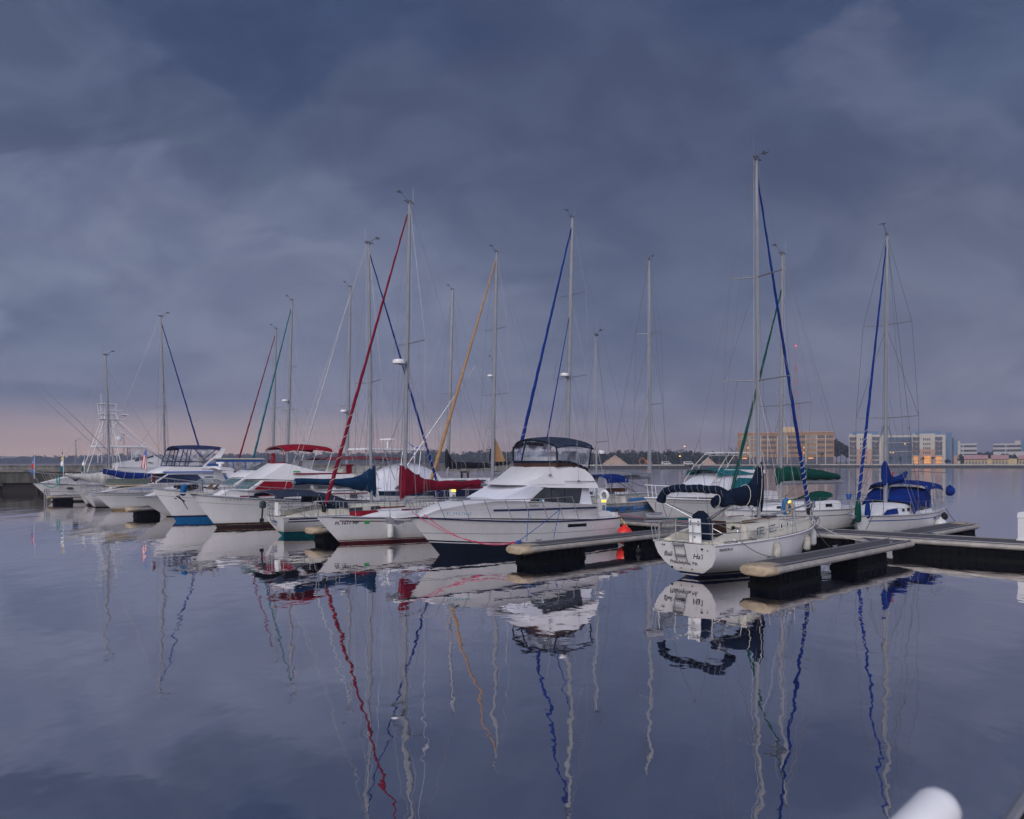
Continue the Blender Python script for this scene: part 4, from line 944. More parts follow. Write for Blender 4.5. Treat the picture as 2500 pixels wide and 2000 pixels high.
cn = b.canopy('canopy', 1.28, 3.42, 1.36, lambda f: 4.16+.12*math.sin(f*math.pi*.9)-.02*f, 'steel_blue_canvas', crown=.30, drop=.13, fbul=.3, hoops=[(.02, 1.75, 3.25, 1.36), (.45, 2.3, 3.4, 1.38), (.97, 3.2, 3.4, 1.36)])
za = lambda x: 3.54 if x > 2.6 else 3.54-.30*((2.6-x)/1.0)
for sd in (1, -1):
    m = MB(); m.grid([[(lerp(1.62, 3.36, i/6), sd*1.39, za(lerp(1.62, 3.36, i/6))), (lerp(1.5, 3.38, i/6), sd*1.395, 3.9), (lerp(1.42, 3.40, i/6), sd*1.36, 4.14)] for i in range(7)]); m.build('side_curtain', 'clear_vinyl', cn)
    for (xa, xb_, r_) in ((3.38, 3.42, .035), (1.6, 1.40, .03)):
        m = MB(); m.tube([(xa, sd*1.40, za(xa)), ((xa+xb_)/2, sd*1.405, 3.85), (xb_, sd*1.37, 4.16)], r_, 6); m.build('curtain_strip', 'navy_canvas', cn)
    m = MB(); m.tube([(lerp(1.28, 3.42, i/8), sd*1.375, 4.05+.12*math.sin(i/8*math.pi*.9)) for i in range(9)], .02, 5); m.build('canopy_piping', 'navy_canvas', cn)
    m = MB(); m.tube([(2.0, sd*1.33, 4.08), (3.1, sd*1.34, 4.12)], .05, 8); m.build('rolled_curtain', 'clear_vinyl_faded', cn)
def fpt(k, q): return Vector((3.4+lerp(.42, .30, q)*(1-k*k), k*lerp(1.36, 1.34, q), lerp(3.55, 4.12+.28*(1-abs(k)**2.2), q)))
m = MB(); m.grid([[fpt(k, q) for q in (0, .5, 1)] for k in (-1, -.8, -.5, -.2, .1, .4, .7, .9, 1)]); m.build('front_curtain', 'clear_vinyl', cn)
m = MB(); m.tube([fpt(k/8, 1) for k in range(-8, 9)], .03, 6); m.build('canopy_piping', 'navy_canvas', cn)
m = MB(); m.tube([fpt(-.25, 0), fpt(-.2, .5), fpt(-.12, 1)], .04, 6); m.build('curtain_strip', 'navy_canvas', cn)
m = MB(); m.tube([fpt(-.8, .86), fpt(-.5, .84), fpt(-.25, .83)], .07, 8); m.tube([fpt(-.05, .84), fpt(.3, .84), fpt(.6, .84)], .07, 8); m.build('rolled_curtain', 'black_canvas', cn)
# helm seats and console under the canopy
for y_ in (-.55, .5):
    m = MB(); m.loft([[(1.9+dx_, y_-.25, z), (2.25+dx_, y_-.25, z), (2.25+dx_, y_+.25, z), (1.9+dx_, y_+.25, z)] for z, dx_ in ((2.9, 0), (3.5, 0), (3.55, -.1), (3.95, -.18))]); b.part('helm_seat', m, 'navy_canvas' if y_ > 0 else 'white_canvas_grey')
m = MB(); m.box(2.85, 3.3, -.7, .7, 3.2, 3.72); co_ = b.part('helm_console', m, 'white_canvas_grey')
m = MB(); m.tube([(2.78+.04*math.cos(a), .45+.2*math.cos(a), 3.8+.2*math.sin(a)) for a in [k*.628 for k in range(11)]], .014, 5); m.build('wheel', 'steel', co_)
# cockpit
m = MB(); m.box(.05, 1.4, -1.62, 1.62, 1.10, 1.22); m.box(.05, .25, -1.6, 1.6, 1.2, 1.34); ck = b.part('cockpit_coaming', m, 'deck_white')
m = MB(); m.box(.6, 1.4, 1.45, 1.64, 1.20, 1.42); m.build('side_locker', 'gelcoat', ck)
m = MB(); m.slab([(b.L-.3, -.2, 1.50), (b.L+.62, -.16, 1.47), (b.L+.62, .16, 1.47), (b.L-.3, .2, 1.50)], (0, 0, .07)); an = b.part('bow_platform', m, 'gelcoat')
m = MB(); m.tube([(b.L+.85, 0, 1.42), (b.L+.2, 0, 1.30)], .035, 6); m.slab([(b.L+.9, -.03, 1.40), (b.L+.45, -.03, 1.22), (b.L+.1, -.03, 1.36)], (0, .06, 0)); m.box(b.L+.72, b.L+.84, -.22, .22, 1.28, 1.48); m.build('anchor', 'alu', an)
m = MB(); m.box(6.9, 7.5, -.33, .33, 2.08, 2.12); b.part('deck_hatch', m, 'window_teal')
b.rails(2.5, 9.25, .97, 8, slant=.35, r=.017, inset=.10, hend=.68, top_out=-.03)
b.hulltext('FL3957HG', .17, 8.32, 1.53, 1, 'decal_teal', space=1.15)
for sd in (1,):
    pr_ = pr
    def fn(u, v, pr_=pr): xx = 5.0-u; return (xx, pr_['hw'](xx, 1.76+v)+.012, 1.76+v)
    text('Shelton', .15, fn, 'decal_dark', b.o, shear=.25)
for sd in (1, -1):
    b.strip(2.15, 3.2, .78, .89, 'window_tint', sd, 'hull_port', 8, off=.012)
    for x_ in (.9, 4.0, 1.7):
        m = MB(); c = Vector((x_, sd*(b.at(x_, .82)+.004), .82)); m.sphere(c, .03, 6, 4); b.part('through_hull_fitting', m, 'steel')
# ropes, fender and buoy around it
f2 = lambda s, o_=0.: Vector((*along(FT[2], s, o_), TOP+.1))
rope('mooring_rope', W(b, (9.3, .15, 1.62)), f2(.1, .35), .42, 'rope_pink', 'upper of two crimson ropes sagging from the big motor yacht bow to the dock tip', .013)
rope('mooring_rope', W(b, (9.0, .3, 1.60)), f2(.35, .35), .52, 'rope_pink', 'lower of two crimson ropes sagging from the big motor yacht bow to the dock tip', .013)
c1 = W(b, (5.15, 1.72, 1.62)); 
rope('mooring_rope', c1, f2(.55, .35), -.03, 'rope_blue', 'blue rope dropping nearly straight down from the big motor yacht rail to the dock', .014)
c2 = W(b, (3.55, 1.76, 1.62))
rope('mooring_rope', c2, f2(.12, .35), .03, 'rope_blue', 'blue mooring rope slanting across the hull of the motor yacht to the dock tip', .014)
rope('mooring_rope', c2, f2(1.9, .35), -.06, 'rope_blue', 'short curved blue mooring rope near the hull port of the motor yacht', .014)
rope('mooring_rope', W(b, (.15, 1.5, 1.3)), (9.2, 34.3, TOP+.1), .12, 'rope_pink', 'crimson mooring rope from the stern of the motor yacht to the main walkway', .013)
rope('mooring_rope', W(b, (.02, 1.62, 1.2)), W(b, (-.1, 2.15, .62)), .01, 'hydrant_yellow', 'yellow rope hanging down the stern corner of the motor yacht to the red buoy', .02)
m = MB(); rr = random.Random(5); c = f2(.12, .3)
m.tube([c+Vector((rr.uniform(-.09, .09), rr.uniform(-.09, .09), rr.uniform(-.06, .04))) for i in range(26)], .016, 5); tag(m.build('knotted_rope', 'rope_blue'), 'knot of blue rope heaped on the cleat at the tip of the middle finger dock', 'rope')
m = MB(); c = Vector((9.2, 34.4, TOP+.08)); m.tube([c+Vector((rr.uniform(-.3, .3), rr.uniform(-.15, .15), rr.uniform(-.06, .04))) for i in range(30)], .02, 5); tag(m.build('knotted_rope', 'rope_pink'), 'crumpled crimson rope heap lying on the main walkway behind the motor yacht', 'rope')
p = W(b, (.35, 2.25, .25)); fender(p.x, p.y, .42, .6, .36, 'buoy_red', 'big round orange-red buoy floating between the motor yacht stern and the finger dock', .25, ball=True)
p = W(b, (1.7, 2.2, 0)); fender(p.x+1.2, p.y-1.9, .10, .3, .10, 'rubber', 'small dark ball float in the water under the middle finger dock', .1, ball=True)

# ---- sloop with crimson furled jib and crimson boom cover, bow to the viewer
b = Boat('sailboat', 'white sloop with crimson furled jib and boom cover, FL 1611 MP on its bow', 'sailboat', (-.4, 37.8), 180+HA, 'sailboats')
b.hull(10.5, 3.2, 1.22, 1.0, so=.3, bo=1.15, ts=.8, tm=.42, p=2.1, rows=[('z', .03, 1), ('z', .10, 1), ('z', .125, 0), ('z', .16, 1), ('f', .3, 0), ('f', .6, 0), ('f', .85, 0), ('f', 1, 0)], mats=['gelcoat', 'boot_maroon'], rail='rub_grey', rail_r=.02)
b.strip(.5, 9.9, .955, .985, 'boot_maroon'); b.strip(.5, 9.6, .84, .875, 'boot_maroon'); b.strip(.5, 9.9, .955, .985, 'boot_maroon', -1)
b.trunk(2.6, 8.7, 1.15, .45, .38, 1.6, 'deck_white', [(3.6, 4.5, .3, .75), (4.9, 5.6, .3, .72)], frame='alu')
m = MB(); m.loft([[(x, y_*q, 1.23+z) for y_, z in ((-.34, -.05), (-.34, .10), (0, .14), (.34, .10), (.34, -.05))] for x, q in ((7.6, .6), (7.75, 1), (8.6, 1), (8.8, .6))]); b.part('hatch_cover', m, 'red_canvas')
m = MB(); m.box(5.4, 6.9, .95, 1.0, 1.36, 1.42); m.box(5.4, 6.9, -1.0, -.95, 1.36, 1.42); b.part('window_cover', m, 'crimson')
b.pulpit(1.5, .64, .016, .1); b.lifelines(1.1, 9.0, (2.6, 4.2, 5.9, 7.6), .6); b.pushpit(1.1)
ms = b.mast(6.1, 15.4, lean=(-.25, .05), r=.095, zb=1.5, spreaders=[(8.9, 1.25)], radar=8.0)
b.stays(ms, bow=10.2, att=.985, back=.1, furl='crimson', fr=.10, lash=(.02, .30, 8), ftop=.975, n=9)
b.boom(ms, 2.2, 1.05, 2.38, r=.075, cover='crimson', seed=5, folds=.8, prof=[(.25, 1.78, 3.38, .09), (.05, 1.82, 3.36, .13), (-.15, 1.92, 3.25, .14), (-.5, 1.98, 2.98, .17), (-1.1, 2.1, 2.72, .2), (-1.9, 2.16, 2.60, .2), (-2.7, 2.14, 2.62, .19), (-3.5, 2.2, 2.55, .17), (-4.4, 2.22, 2.66, .17)])
b.hulltext('FL 1611 MP', .17, 9.75, .86, 1, 'decal_dark', bold=.01, space=1.1)
m = MB(); P = [[(x, b.at(x, z)+.012, z) for z in (.86, .98)] for x in (8.62, 8.42)]; m.grid(P); b.part('registration_sticker', m, 'decal_green')
p = W(b, (7.1, b.at(7.1, .7)+.15, .68)); 
p = Vector((-5.95, 31.5, 0)); pp = W(b, (7.55, b.at(7.5, .6)+.14, .52)); fender(pp.x, pp.y, .5, .6, .14, 'fender_white', 'white cylindrical fender on the crimson-covered sloop, just ahead of the motor yacht bow', .5, group='fenders')
rope('mooring_rope', W(b, (10.3, .05, 1.2)), (FT[3][0]+.55, FT[3][1]+.55, TOP+.1), .03, 'rope_blue', 'short blue mooring rope from the crimson-jib sloop bow to a dock tip', .012)

# ---- smaller sloop, teal bottom, steel blue bimini, stern to the viewer
b = Boat('sailboat', 'white sloop with teal bottom, stern lettered TRAIN, dark blue boom cover and bimini', 'sailboat', (-11.2, 34.6), HA, 'sailboats')
b.hull(10.2, 3.1, 1.27, .95, so=.45, bo=1.1, ts=.62, tm=.48, p=2.2, rows=[('z', .10, 1), ('z', .22, 1), ('f', .16, 2), ('f', .5, 0), ('f', .8, 0), ('f', 1, 0)], mats=['gelcoat', 'boot_teal', 'gelcoat_cream'], ka=1.5, tw=.05, deck='deck_cream', rail='deck_white')
b.strip(.3, 5.5, .86, .93, 'navy_paint', -1); b.strip(.3, 4.6, .74, .79, 'navy_paint', -1)
b.trunk(2.3, 8.2, 1.1, .4, .42, 1.6, 'deck_cream', [(3.4, 4.2, .3, .75), (4.7, 5.3, .3, .75)], frame='alu')
b.pushpit(1.3); b.pulpit(); b.lifelines(1.3, 9.0, (2.9, 4.6, 6.3, 7.8))
for sd in (1, -1):
    m = MB(); m.loft([[(x, sd*.7, .93), (x, sd*.74, .93+hh), (x, sd*.9, .93+hh), (x, sd*1.0, .93)] for x, hh in ((.3, .08), (1., .2), (2.35, .38))]); b.part('cockpit_coaming', m, 'deck_cream')
text('  TRAIN', .2, lambda u, v: (b.xs(.62+v)-.012, .55-u, .62+v), 'decal_blue', b.o, bold=.008, shear=.1)
text('FERN', .12, lambda u, v: (b.xs(.42+v)-.012, .35-u, .42+v), 'decal_grey', b.o) if False else None
m = MB()
for y_ in (.05, .38): m.tube([(0, y_, 1.55), (-.02, y_, .95), (b.xs(.6)-.08, y_, .62), (b.xs(.5)-.03, y_, .5)], .014, 5)
for z in (1.0, .72, .55): m.tube([(b.xs(z)-.07, .05, z), (b.xs(z)-.07, .38, z)], .014, 5)
b.part('boarding_ladder', m, 'steel')
m = MB(); m.slab([(.12, -.12, 1.0), (.12, -.5, 1.0), (.14, -.48, 1.62), (.14, -.1, 1.62)], (-.12, 0, 0)); b.part('life_raft_case', m, 'paint_white')
o = thing('outboard_motor', 'small grey outboard motor clamped to the stern rail of the teal-bottomed sloop', 'outboard', W(b, (-.05, .95, 1.35)), HA)
m = MB(); m.loft([[(math.cos(a*.785)*.17*q-.05, math.sin(a*.785)*.12*q, z) for a in range(8)] for z, q in ((.28, .5), (.22, 1), (.0, 1), (-.06, .7))]); m.build('engine_cowl', 'shade_grey', o)
m = MB(); m.tube([(-.05, 0, 0), (-.1, 0, -.6)], .04, 6); m.box(-.2, 0, -.015, .015, -.72, -.55); m.build('engine_leg', 'rubber', o)
ms = b.mast(5.3, 14.8, lean=(-.15, .05), r=.085, zb=1.3, spreaders=[(7.6, 1.3)])
b.stays(ms, bow=9.9, att=.975, back=.1, furl='blue_canvas', fr=.085, lash=(.03, .28, 9))
b.boom(ms, 2.1, .95, 2.52, cover='teal_navy', seed=9, folds=.7, prof=[(.25, 1.65, 3.36, .09), (.05, 1.85, 3.32, .12), (-.2, 1.95, 3.1, .14), (-.6, 2.02, 2.85, .18), (-1.2, 2.14, 2.7, .2), (-2.0, 2.3, 2.66, .18), (-3.0, 2.36, 2.68, .15), (-4.2, 2.42, 2.74, .12)])
b.canopy('bimini', -.45, 1.75, 1.2, lambda f: 1.98+.06*math.sin(f*math.pi), 'steel_blue_canvas', crown=.16, drop=.12, hoops=[(0, 1.0, .95, 1.25), (.5, 1.0, .95, 1.25), (1, 1.3, .95, 1.25)])
b.canopy('spray_hood', 1.9, 3.35, 1.05, lambda f: 1.86-.45*max(0, f-.3)**1.3-.0, 'steel_blue_canvas', crown=.16, drop=.34, hoops=[(0, 2.1, 1.0, 1.1), (.5, 2.5, 1.25, 1.0)])
m = MB(); m.slab([(1.95, -1.02, 1.2), (2.9, -1.02, 1.25), (2.6, -1.0, 1.6), (2.0, -1.0, 1.8)], (0, .02, 0)); b.part('hood_side', m, 'navy_canvas')

# ---- white trawler yacht with crimson windshield cover
b = Boat('trawler_yacht', 'white trawler yacht with red windshield covers and a bright red bimini above its flybridge', 'motor yacht', (-8.1, 46.1), 180+HA, 'motor yachts')
b.hull(11.6, 4.1, 1.82, 1.15, so=-.1, bo=1.35, ts=.9, tm=.4, p=2.4, power=True, rows=[('z', .05, 1), ('z', .075, 2), ('z', .13, 1), ('z', .15, 3), ('z', .24, 1), ('f', .3, 0), ('f', .55, 0), ('f', .78, 0), ('f', .86, 0), ('f', 1, 0)], mats=['gelcoat', 'boot_black', 'boot_maroon', 'boot_brown'], ka=1.4, kb=1.6, rail='rub_grey', rail_r=.04)
b.strip(.3, 11.3, .775, .785, 'decal_grey')
b.hulltext('C U R I E R', .17, 10.35, 1.46, 1, 'decal_grey') if False else None
prof = [(1.2, 1.2), (9.3, 1.62), (10.4, 1.72), (9.9, 2.0), (8.75, 1.98), (1.3, 1.9)]
pr = b.prism('trunk_cabin', prof, 1.62, 'gelcoat', wt=.05, xa=6.0, xb_=10.6, narrow=.72, bulge=.25, crown=.06)
for sd in (1, -1):
    m = MB(); P = [[(x, sd*(pr['hw'](x, z)+.01), z) for z in (1.64, 1.71)] for x in [lerp(2, 9.4, i/14) for i in range(15)]]; m.grid(P); m.build('cove_stripe', 'crimson', pr['o'])
b.sidewin(pr, [(9.0, 1.48), (8.5, 1.46), (8.5, 1.68), (9.0, 1.70)], 'window_tint', frame='alu', parent=pr['o'])
b.sidewin(pr, [(7.7, 1.44), (7.2, 1.42), (7.2, 1.64), (7.7, 1.66)], 'window_tint', frame='alu', parent=pr['o'])
b.sidewin(pr, [(4.9, 1.40), (4.4, 1.40), (4.4, 1.62), (4.9, 1.62)], 'window_tint', frame='alu', parent=pr['o'])
b.sidewin(pr, [(3.2, 1.40), (2.7, 1.40), (2.7, 1.62), (3.2, 1.62)], 'window_tint', frame='alu', parent=pr['o'])
prof = [(4.0, 1.90), (9.0, 1.98), (8.25, 2.52), (4.0, 2.45)]
ph = b.prism('deckhouse', prof, 1.42, 'gelcoat', wt=.05, xa=6.5, xb_=9.1, narrow=.22, bulge=.3)
b.sidewin(ph, [(8.75, 2.02), (6.75, 1.99), (6.55, 2.42), (8.2, 2.46)], 'red_canvas', name='window_cover', parent=ph['o'])
b.sidewin(ph, [(6.65, 1.99), (5.6, 1.98), (5.6, 2.38), (6.45, 2.41)], 'window_tint', parent=ph['o'])
b.sidewin(ph, [(5.4, 1.98), (4.3, 1.98), (4.3, 2.36), (5.4, 2.38)], 'window_tint', parent=ph['o'])
b.frontwin(ph, 1, .12, .9, -.9, .9, 'window_teal', parent=ph['o'])
prof = [(1.6, 2.0), (2.6, 2.28), (4.5, 2.42), (8.45, 2.58), (8.2, 2.66), (6.95, 3.42), (6.6, 3.36), (5.3, 3.02), (2.8, 2.75)]
pf = b.prism('flybridge', prof, 1.68, 'gelcoat', wt=.22, xa=5.6, xb_=8.8, narrow=.3, bulge=.45, zref=2.2)
for sd in (1, -1):
    m = MB(); P = [[(x, sd*(pf['hw'](x, z)+.01), z) for z in (2.80, 2.88)] for x in [lerp(3.1, 6.6, i/10) for i in range(11)]]; m.grid(P); m.build('cove_stripe', 'crimson', pf['o'])
    m = MB(); m.box(6.2, 6.6, sd*(pf['hw'](6.4, 2.95)+.004)-.004, sd*(pf['hw'](6.4, 2.95)+.004)+.004, 2.93, 3.0); m.build('registration_sticker', 'decal_green', pf['o'])
b.canopy('bimini', 4.1, 7.05, 1.25, lambda f: 4.18+.12*math.sin(f*math.pi), 'red_canvas', crown=.22, drop=.10, hoops=[(0, 4.6, 2.8, 1.3), (.33, 5.5, 3.0, 1.3), (.66, 5.6, 3.05, 1.3), (1, 6.6, 3.3, 1.2)])
for sd in (1, -1):
    m = MB(); m.tube([(4.15, sd*1.2, 4.1), (5.9, sd*1.3, 3.0)], .015, 5); m.tube([(7.0, sd*1.2, 4.1), (5.8, sd*1.3, 3.0)], .015, 5); b.part('bimini_strut', m, 'steel')
m = MB(); m.tube([(7.1, -.9, 4.08), (7.1, .9, 4.08)], .10, 8); b.part('rolled_curtain', m, 'clear_vinyl_faded')
m = MB(); m.tube([(7.0, -1, 4.1), (6.95, -1.05, 3.42)], .02, 5); m.tube([(7.0, 1, 4.1), (6.95, 1.05, 3.42)], .02, 5); m.tube([(6.95, -1.05, 3.45), (7.2, 0, 3.45), (6.95, 1.05, 3.45)], .03, 6); b.part('windscreen_frame', m, 'crimson')
for y_ in (-.6, .45):
    m = MB(); m.loft([[(5.2+dx_, y_-.28, z), (5.6+dx_, y_-.28, z), (5.6+dx_, y_+.28, z), (5.2+dx_, y_+.28, z)] for z, dx_ in ((2.7, 0), (3.2, 0), (3.25, -.1), (3.6, -.15))]); b.part('helm_seat', m, 'white_canvas_grey')
m = MB(); m.box(1.0, 4.2, -1.5, 1.5, 1.88, 1.95); b.part('aft_deck', m, 'deck_white')
b.rails(1.5, 11.3, .62, 9, slant=.12, r=.016, inset=.12, hend=.7, mid=True)
m = MB(); m.slab([(10.6, -.28, 1.82), (12.5, -.2, 1.88), (12.5, .2, 1.88), (10.6, .28, 1.82)], (0, 0, .06)); bp_ = b.part('bow_pulpit', m, 'deck_cream')
m = MB(); m.tube([(12.3, 0, 1.75), (11.9, 0, 1.45)], .04, 5); m.tube([(12.35, -.12, 1.62), (12.35, .12, 1.62)], .03, 5); m.tube([(12.2, 0, 1.8), (11.75, .02, 1.05)], .02, 4); m.build('anchor', 'rope_dark', bp_)
o = thing('anchor', 'rusty brown anchor and windlass piled on the bow pulpit of the red-trimmed trawler yacht', 'anchor', W(b, (11.1, .05, 1.95)), 180+HA)
m = MB(); m.tube([(-.9, 0, .12), (.1, 0, .25)], .05, 6); m.slab([(-.6, -.05, .1), (-1.0, -.05, .45), (-.75, -.05, .05)], (0, .1, 0)); m.slab([(-.2, .1, .15), (-.6, .3, .55), (-.4, .3, .1)], (0, .06, 0)); m.build('fluke', 'anchor_rust', o)
m = MB(); m.loft([[(math.cos(a*.785)*.14*q, math.sin(a*.785)*.14*q, z) for a in range(8)] for z, q in ((0, 1), (.2, .9), (.45, .7), (.5, .3))]); m.build('windlass', 'alu', o)
pp = W(b, (12.0, .12, 2.05)); fd = fender(pp.x, pp.y, pp.z, .62, .15, 'boot_blue', 'bright blue cylindrical fender standing on the bow rail of the red-trimmed trawler yacht', .15); fd.rotation_euler = (R(18), R(20), 0)
for dz, mt_ in ((-.10, 'rope_pink'), (.5, 'rope_white')): pass
b.hulltext('C A R V E R', .19, 10.3, 1.44, 1, 'white_canvas_grey')

# ---- white sedan yacht with bright blue bottom
b = Boat('motor_yacht', 'white motor yacht with a bright blue waterline and a crumpled grey cover over its flybridge', 'motor yacht', (-12.9, 49.9), 180+HA, 'motor yachts')
b.hull(10.75, 3.9, 1.98, 1.15, so=-.1, bo=1.35, ts=.9, tm=.38, p=2.4, power=True, rows=[('z', .22, 1), ('z', .33, 2), ('f', .3, 0), ('f', .6, 0), ('f', .83, 0), ('f', .86, 0), ('f', 1, 0)], mats=['gelcoat', 'boot_blue', 'navy_paint'], ka=1.4, kb=1.6, rail='rub_grey', rail_r=.035)
b.strip(.3, 10.4, .80, .81, 'decal_grey')
prof = [(1.2, 1.2), (9.0, 1.72), (8.2, 2.0), (6.3, 2.03), (1.3, 1.75)]
pr = b.prism('deck_moulding', prof, 1.62, 'gelcoat', wt=.08, xa=4.5, xb_=9.4, narrow=.75, bulge=.2, crown=.08)
prof = [(2.2, 1.78), (6.55, 2.0), (5.75, 2.52), (2.3, 2.48)]
ph = b.prism('deckhouse', prof, 1.42, 'gelcoat', wt=.06, xa=4.3, xb_=6.6, narrow=.25, bulge=.3)
b.sidewin(ph, [(6.25, 2.02), (4.6, 1.96), (4.6, 2.42), (5.7, 2.45)], 'windshield', parent=ph['o'], frame='alu')
b.sidewin(ph, [(4.4, 1.96), (2.7, 1.92), (2.7, 2.38), (4.4, 2.42)], 'window_tint', parent=ph['o'], frame='alu')
b.frontwin(ph, 1, .1, .92, -.92, -.04, 'window_teal', parent=ph['o']); b.frontwin(ph, 1, .1, .92, .04, .92, 'window_teal', parent=ph['o'])
prof = [(2.0, 2.46), (5.75, 2.56), (5.5, 2.75), (5.0, 2.98), (2.2, 2.9)]
pf = b.prism('flybridge', prof, 1.55, 'gelcoat', wt=.15, xa=3.8, xb_=6.3, narrow=.3, bulge=.35)
for sd in (1, -1):
    m = MB(); P = [[(x, sd*(pf['hw'](x, z)+.01), z) for z in (2.70, 2.76)] for x in [lerp(2.2, 5.4, i/10) for i in range(11)]]; m.grid(P); m.build('cove_stripe', 'accent_blue', pf['o'])
rings = []
rr = random.Random(8)
for i in range(11):
    f = i/10; x = lerp(2.1, 5.35, f); hh = .68*math.sin(min(1, .12+f*1.0)*math.pi)**.5*(1-.35*f); rings.append([(x, math.cos(a*math.pi/7)*1.2*(1-.25*f)*(1+.04*wig(a+i)), 2.9+max(0, math.sin(a*math.pi/7))*hh*(1+.16*wig(i*1.3+a*.9, 4))) for a in range(15) if a <= 7])
m = MB(); m.loft(rings, True, True); b.part('flybridge_cover', m, 'grey_cover', ang=70)
b.rails(3.5, 10.4, .62, 9, slant=.22, r=.015, inset=.12, hend=.72)
m = MB(); m.tube([(10.75, 0, 2.0), (10.75, 0, 2.9)], .012, 4); fs_ = b.part('flag_staff', m, 'alu')
m = MB(); m.grid([[(10.72-.06*i, .02*math.sin(i*2.), 2.85-.02*i), (10.70-.05*i, .03*math.sin(i*2), 2.35-.04*i)] for i in range(4)]); m.build('bow_flag', 'faded_red', fs_)
m = MB(); m.slab([(8.2, .1, 2.02), (9.6, .2, 1.98), (9.4, .9, 1.9), (8.4, .9, 1.96)], (0, 0, .14)); b.part('deck_cover', m, 'black_canvas')

# ---- express cruiser with teal windshield and radar arch
b = Boat('express_cruiser', 'low white express cruiser with greenish windshield and radar arch behind the blue-bottomed yacht', 'motorboat', (-16.8, 51.9), 180+HA, 'motor yachts')
b.hull(9.0, 3.2, 1.34, 1.05, so=-.1, bo=1.9, ts=.9, tm=.38, p=2.3, power=True, rows=[('z', .06, 1), ('f', .35, 0), ('f', .7, 0), ('f', 1, 0)], ka=1.3, kb=1.6, tw=.85)
prof = [(1.2, 1.1), (8.3, 1.36), (7.0, 1.78), (5.9, 1.94), (3.0, 1.9), (1.3, 1.6)]
pr = b.prism('deck_moulding', prof, 1.45, 'gelcoat', wt=.12, xa=3.8, xb_=8.6, narrow=.75, bulge=.15, crown=.1)
prof = [(3.0, 1.9), (5.6, 1.93), (4.6, 2.38), (4.35, 2.38)]
b.prism('windshield', prof, 1.18, 'windshield', wt=.1, xa=3.6, xb_=6, narrow=.25, bulge=.4)
pts = [(3.1, 2.05), (4.05, 2.1), (4.4, 2.75), (4.55, 3.12), (3.6, 3.08), (3.0, 2.9), (3.3, 2.6)]
for sd in (1, -1):
    m = MB(); m.loft([[(lerp(2.6, 3.3, f)-.0+a_, sd*(1.32-.25*f), 1.7+1.25*f) for a_ in (0, .75-.25*f)]+[(lerp(2.6, 3.3, f)+a_, sd*(1.26-.25*f), 1.7+1.25*f) for a_ in (.75-.25*f, 0)] for f in (0, .4, .75, 1)]); b.part('radar_arch_leg', m, 'gelcoat')
m = MB(); m.loft([[(3.2, y_, 2.9+.12*(1-(y_/1.1)**2)), (4.2, y_, 2.98+.12*(1-(y_/1.1)**2)), (4.1, y_, 3.1+.12*(1-(y_/1.1)**2)), (3.2, y_, 3.02+.12*(1-(y_/1.1)**2))] for y_ in (-1.1, -.6, 0, .6, 1.1)]); ra = b.part('radar_arch', m, 'gelcoat')
m = MB(); m.tube([(3.7, 0, 3.2), (3.7, 0, 3.4)], .12, 8); m.box(3.65, 3.78, -.55, .55, 3.38, 3.5); m.build('radar_scanner', 'paint_white', ra)
b.rails(4.2, 8.6, .55, 7, slant=.25, r=.013, inset=.1, hend=.62)

# ---- big flybridge yacht with blue trim
b = Boat('motor_yacht', 'large white flybridge yacht with blue stripes, blue side windows and a framed blue canopy', 'motor yacht', (-20.6, 60.7), 180+HA, 'motor yachts')
b.hull(12.4, 4.3, 1.32, 1.2, so=-.1, bo=1.3, ts=.9, tm=.4, p=2.3, power=True, rows=[('z', .12, 1), ('z', .20, 2), ('f', .3, 0), ('f', .6, 0), ('f', .82, 0), ('f', .86, 3), ('f', 1, 0)], mats=['gelcoat', 'boot_brown', 'gelcoat_dirty', 'decal_grey'], ka=1.3, kb=1.5, rail='rub_grey', rail_r=.035)
prof = [(1.0, 1.1), (11.9, 1.34), (10.4, 1.66), (9.0, 1.8), (1.2, 1.9)]
pr = b.prism('deck_moulding', prof, 1.95, 'gelcoat', wt=.1, xa=6, xb_=12.2, narrow=.8, bulge=.1, crown=.1)
for sd in (1, -1):
    m = MB(); P = [[(x, sd*(pr['hw'](x, z)+.01), z) for z in (1.52, 1.58)] for x in [lerp(2, 10.3, i/14) for i in range(15)]]; m.grid(P); m.build('cove_stripe', 'accent_blue', pr['o'])
prof = [(3.0, 1.88), (9.0, 1.84), (7.75, 2.64), (3.2, 2.66)]
ph = b.prism('deckhouse', prof, 1.75, 'gelcoat', wt=.06, xa=6, xb_=9.1, narrow=.22, bulge=.4)
b.sidewin(ph, [(8.6, 1.98), (5.2, 2.0), (5.75, 2.56), (7.75, 2.58)], 'window_blue', parent=ph['o'])
b.frontwin(ph, 1, .1, .92, -.95, .95, 'window_blue', parent=ph['o'])
b.sidewin(ph, [(5.3, 2.36), (5.1, 2.40), (4.7, 2.40), (4.5, 2.36), (4.7, 2.31), (5.1, 2.31)], 'window_blue', name='oval_port', parent=ph['o'])
for sd in (1, -1):
    m = MB(); m.slab([(4.2, sd*1.76, 2.62), (3.85, sd*1.76, 2.62), (3.2, sd*1.8, 1.9), (3.75, sd*1.8, 1.9)], (0, sd*.03, 0)); m.build('blue_panel', 'accent_blue', ph['o'])
prof = [(3.6, 2.66), (8.3, 2.66), (8.15, 2.80), (7.45, 3.16), (5.4, 3.10), (5.0, 3.28), (4.4, 3.30), (3.9, 2.95)]
pf = b.prism('flybridge', prof, 1.85, 'gelcoat', wt=.2, xa=5.4, xb_=8.3, narrow=.25, bulge=.5)
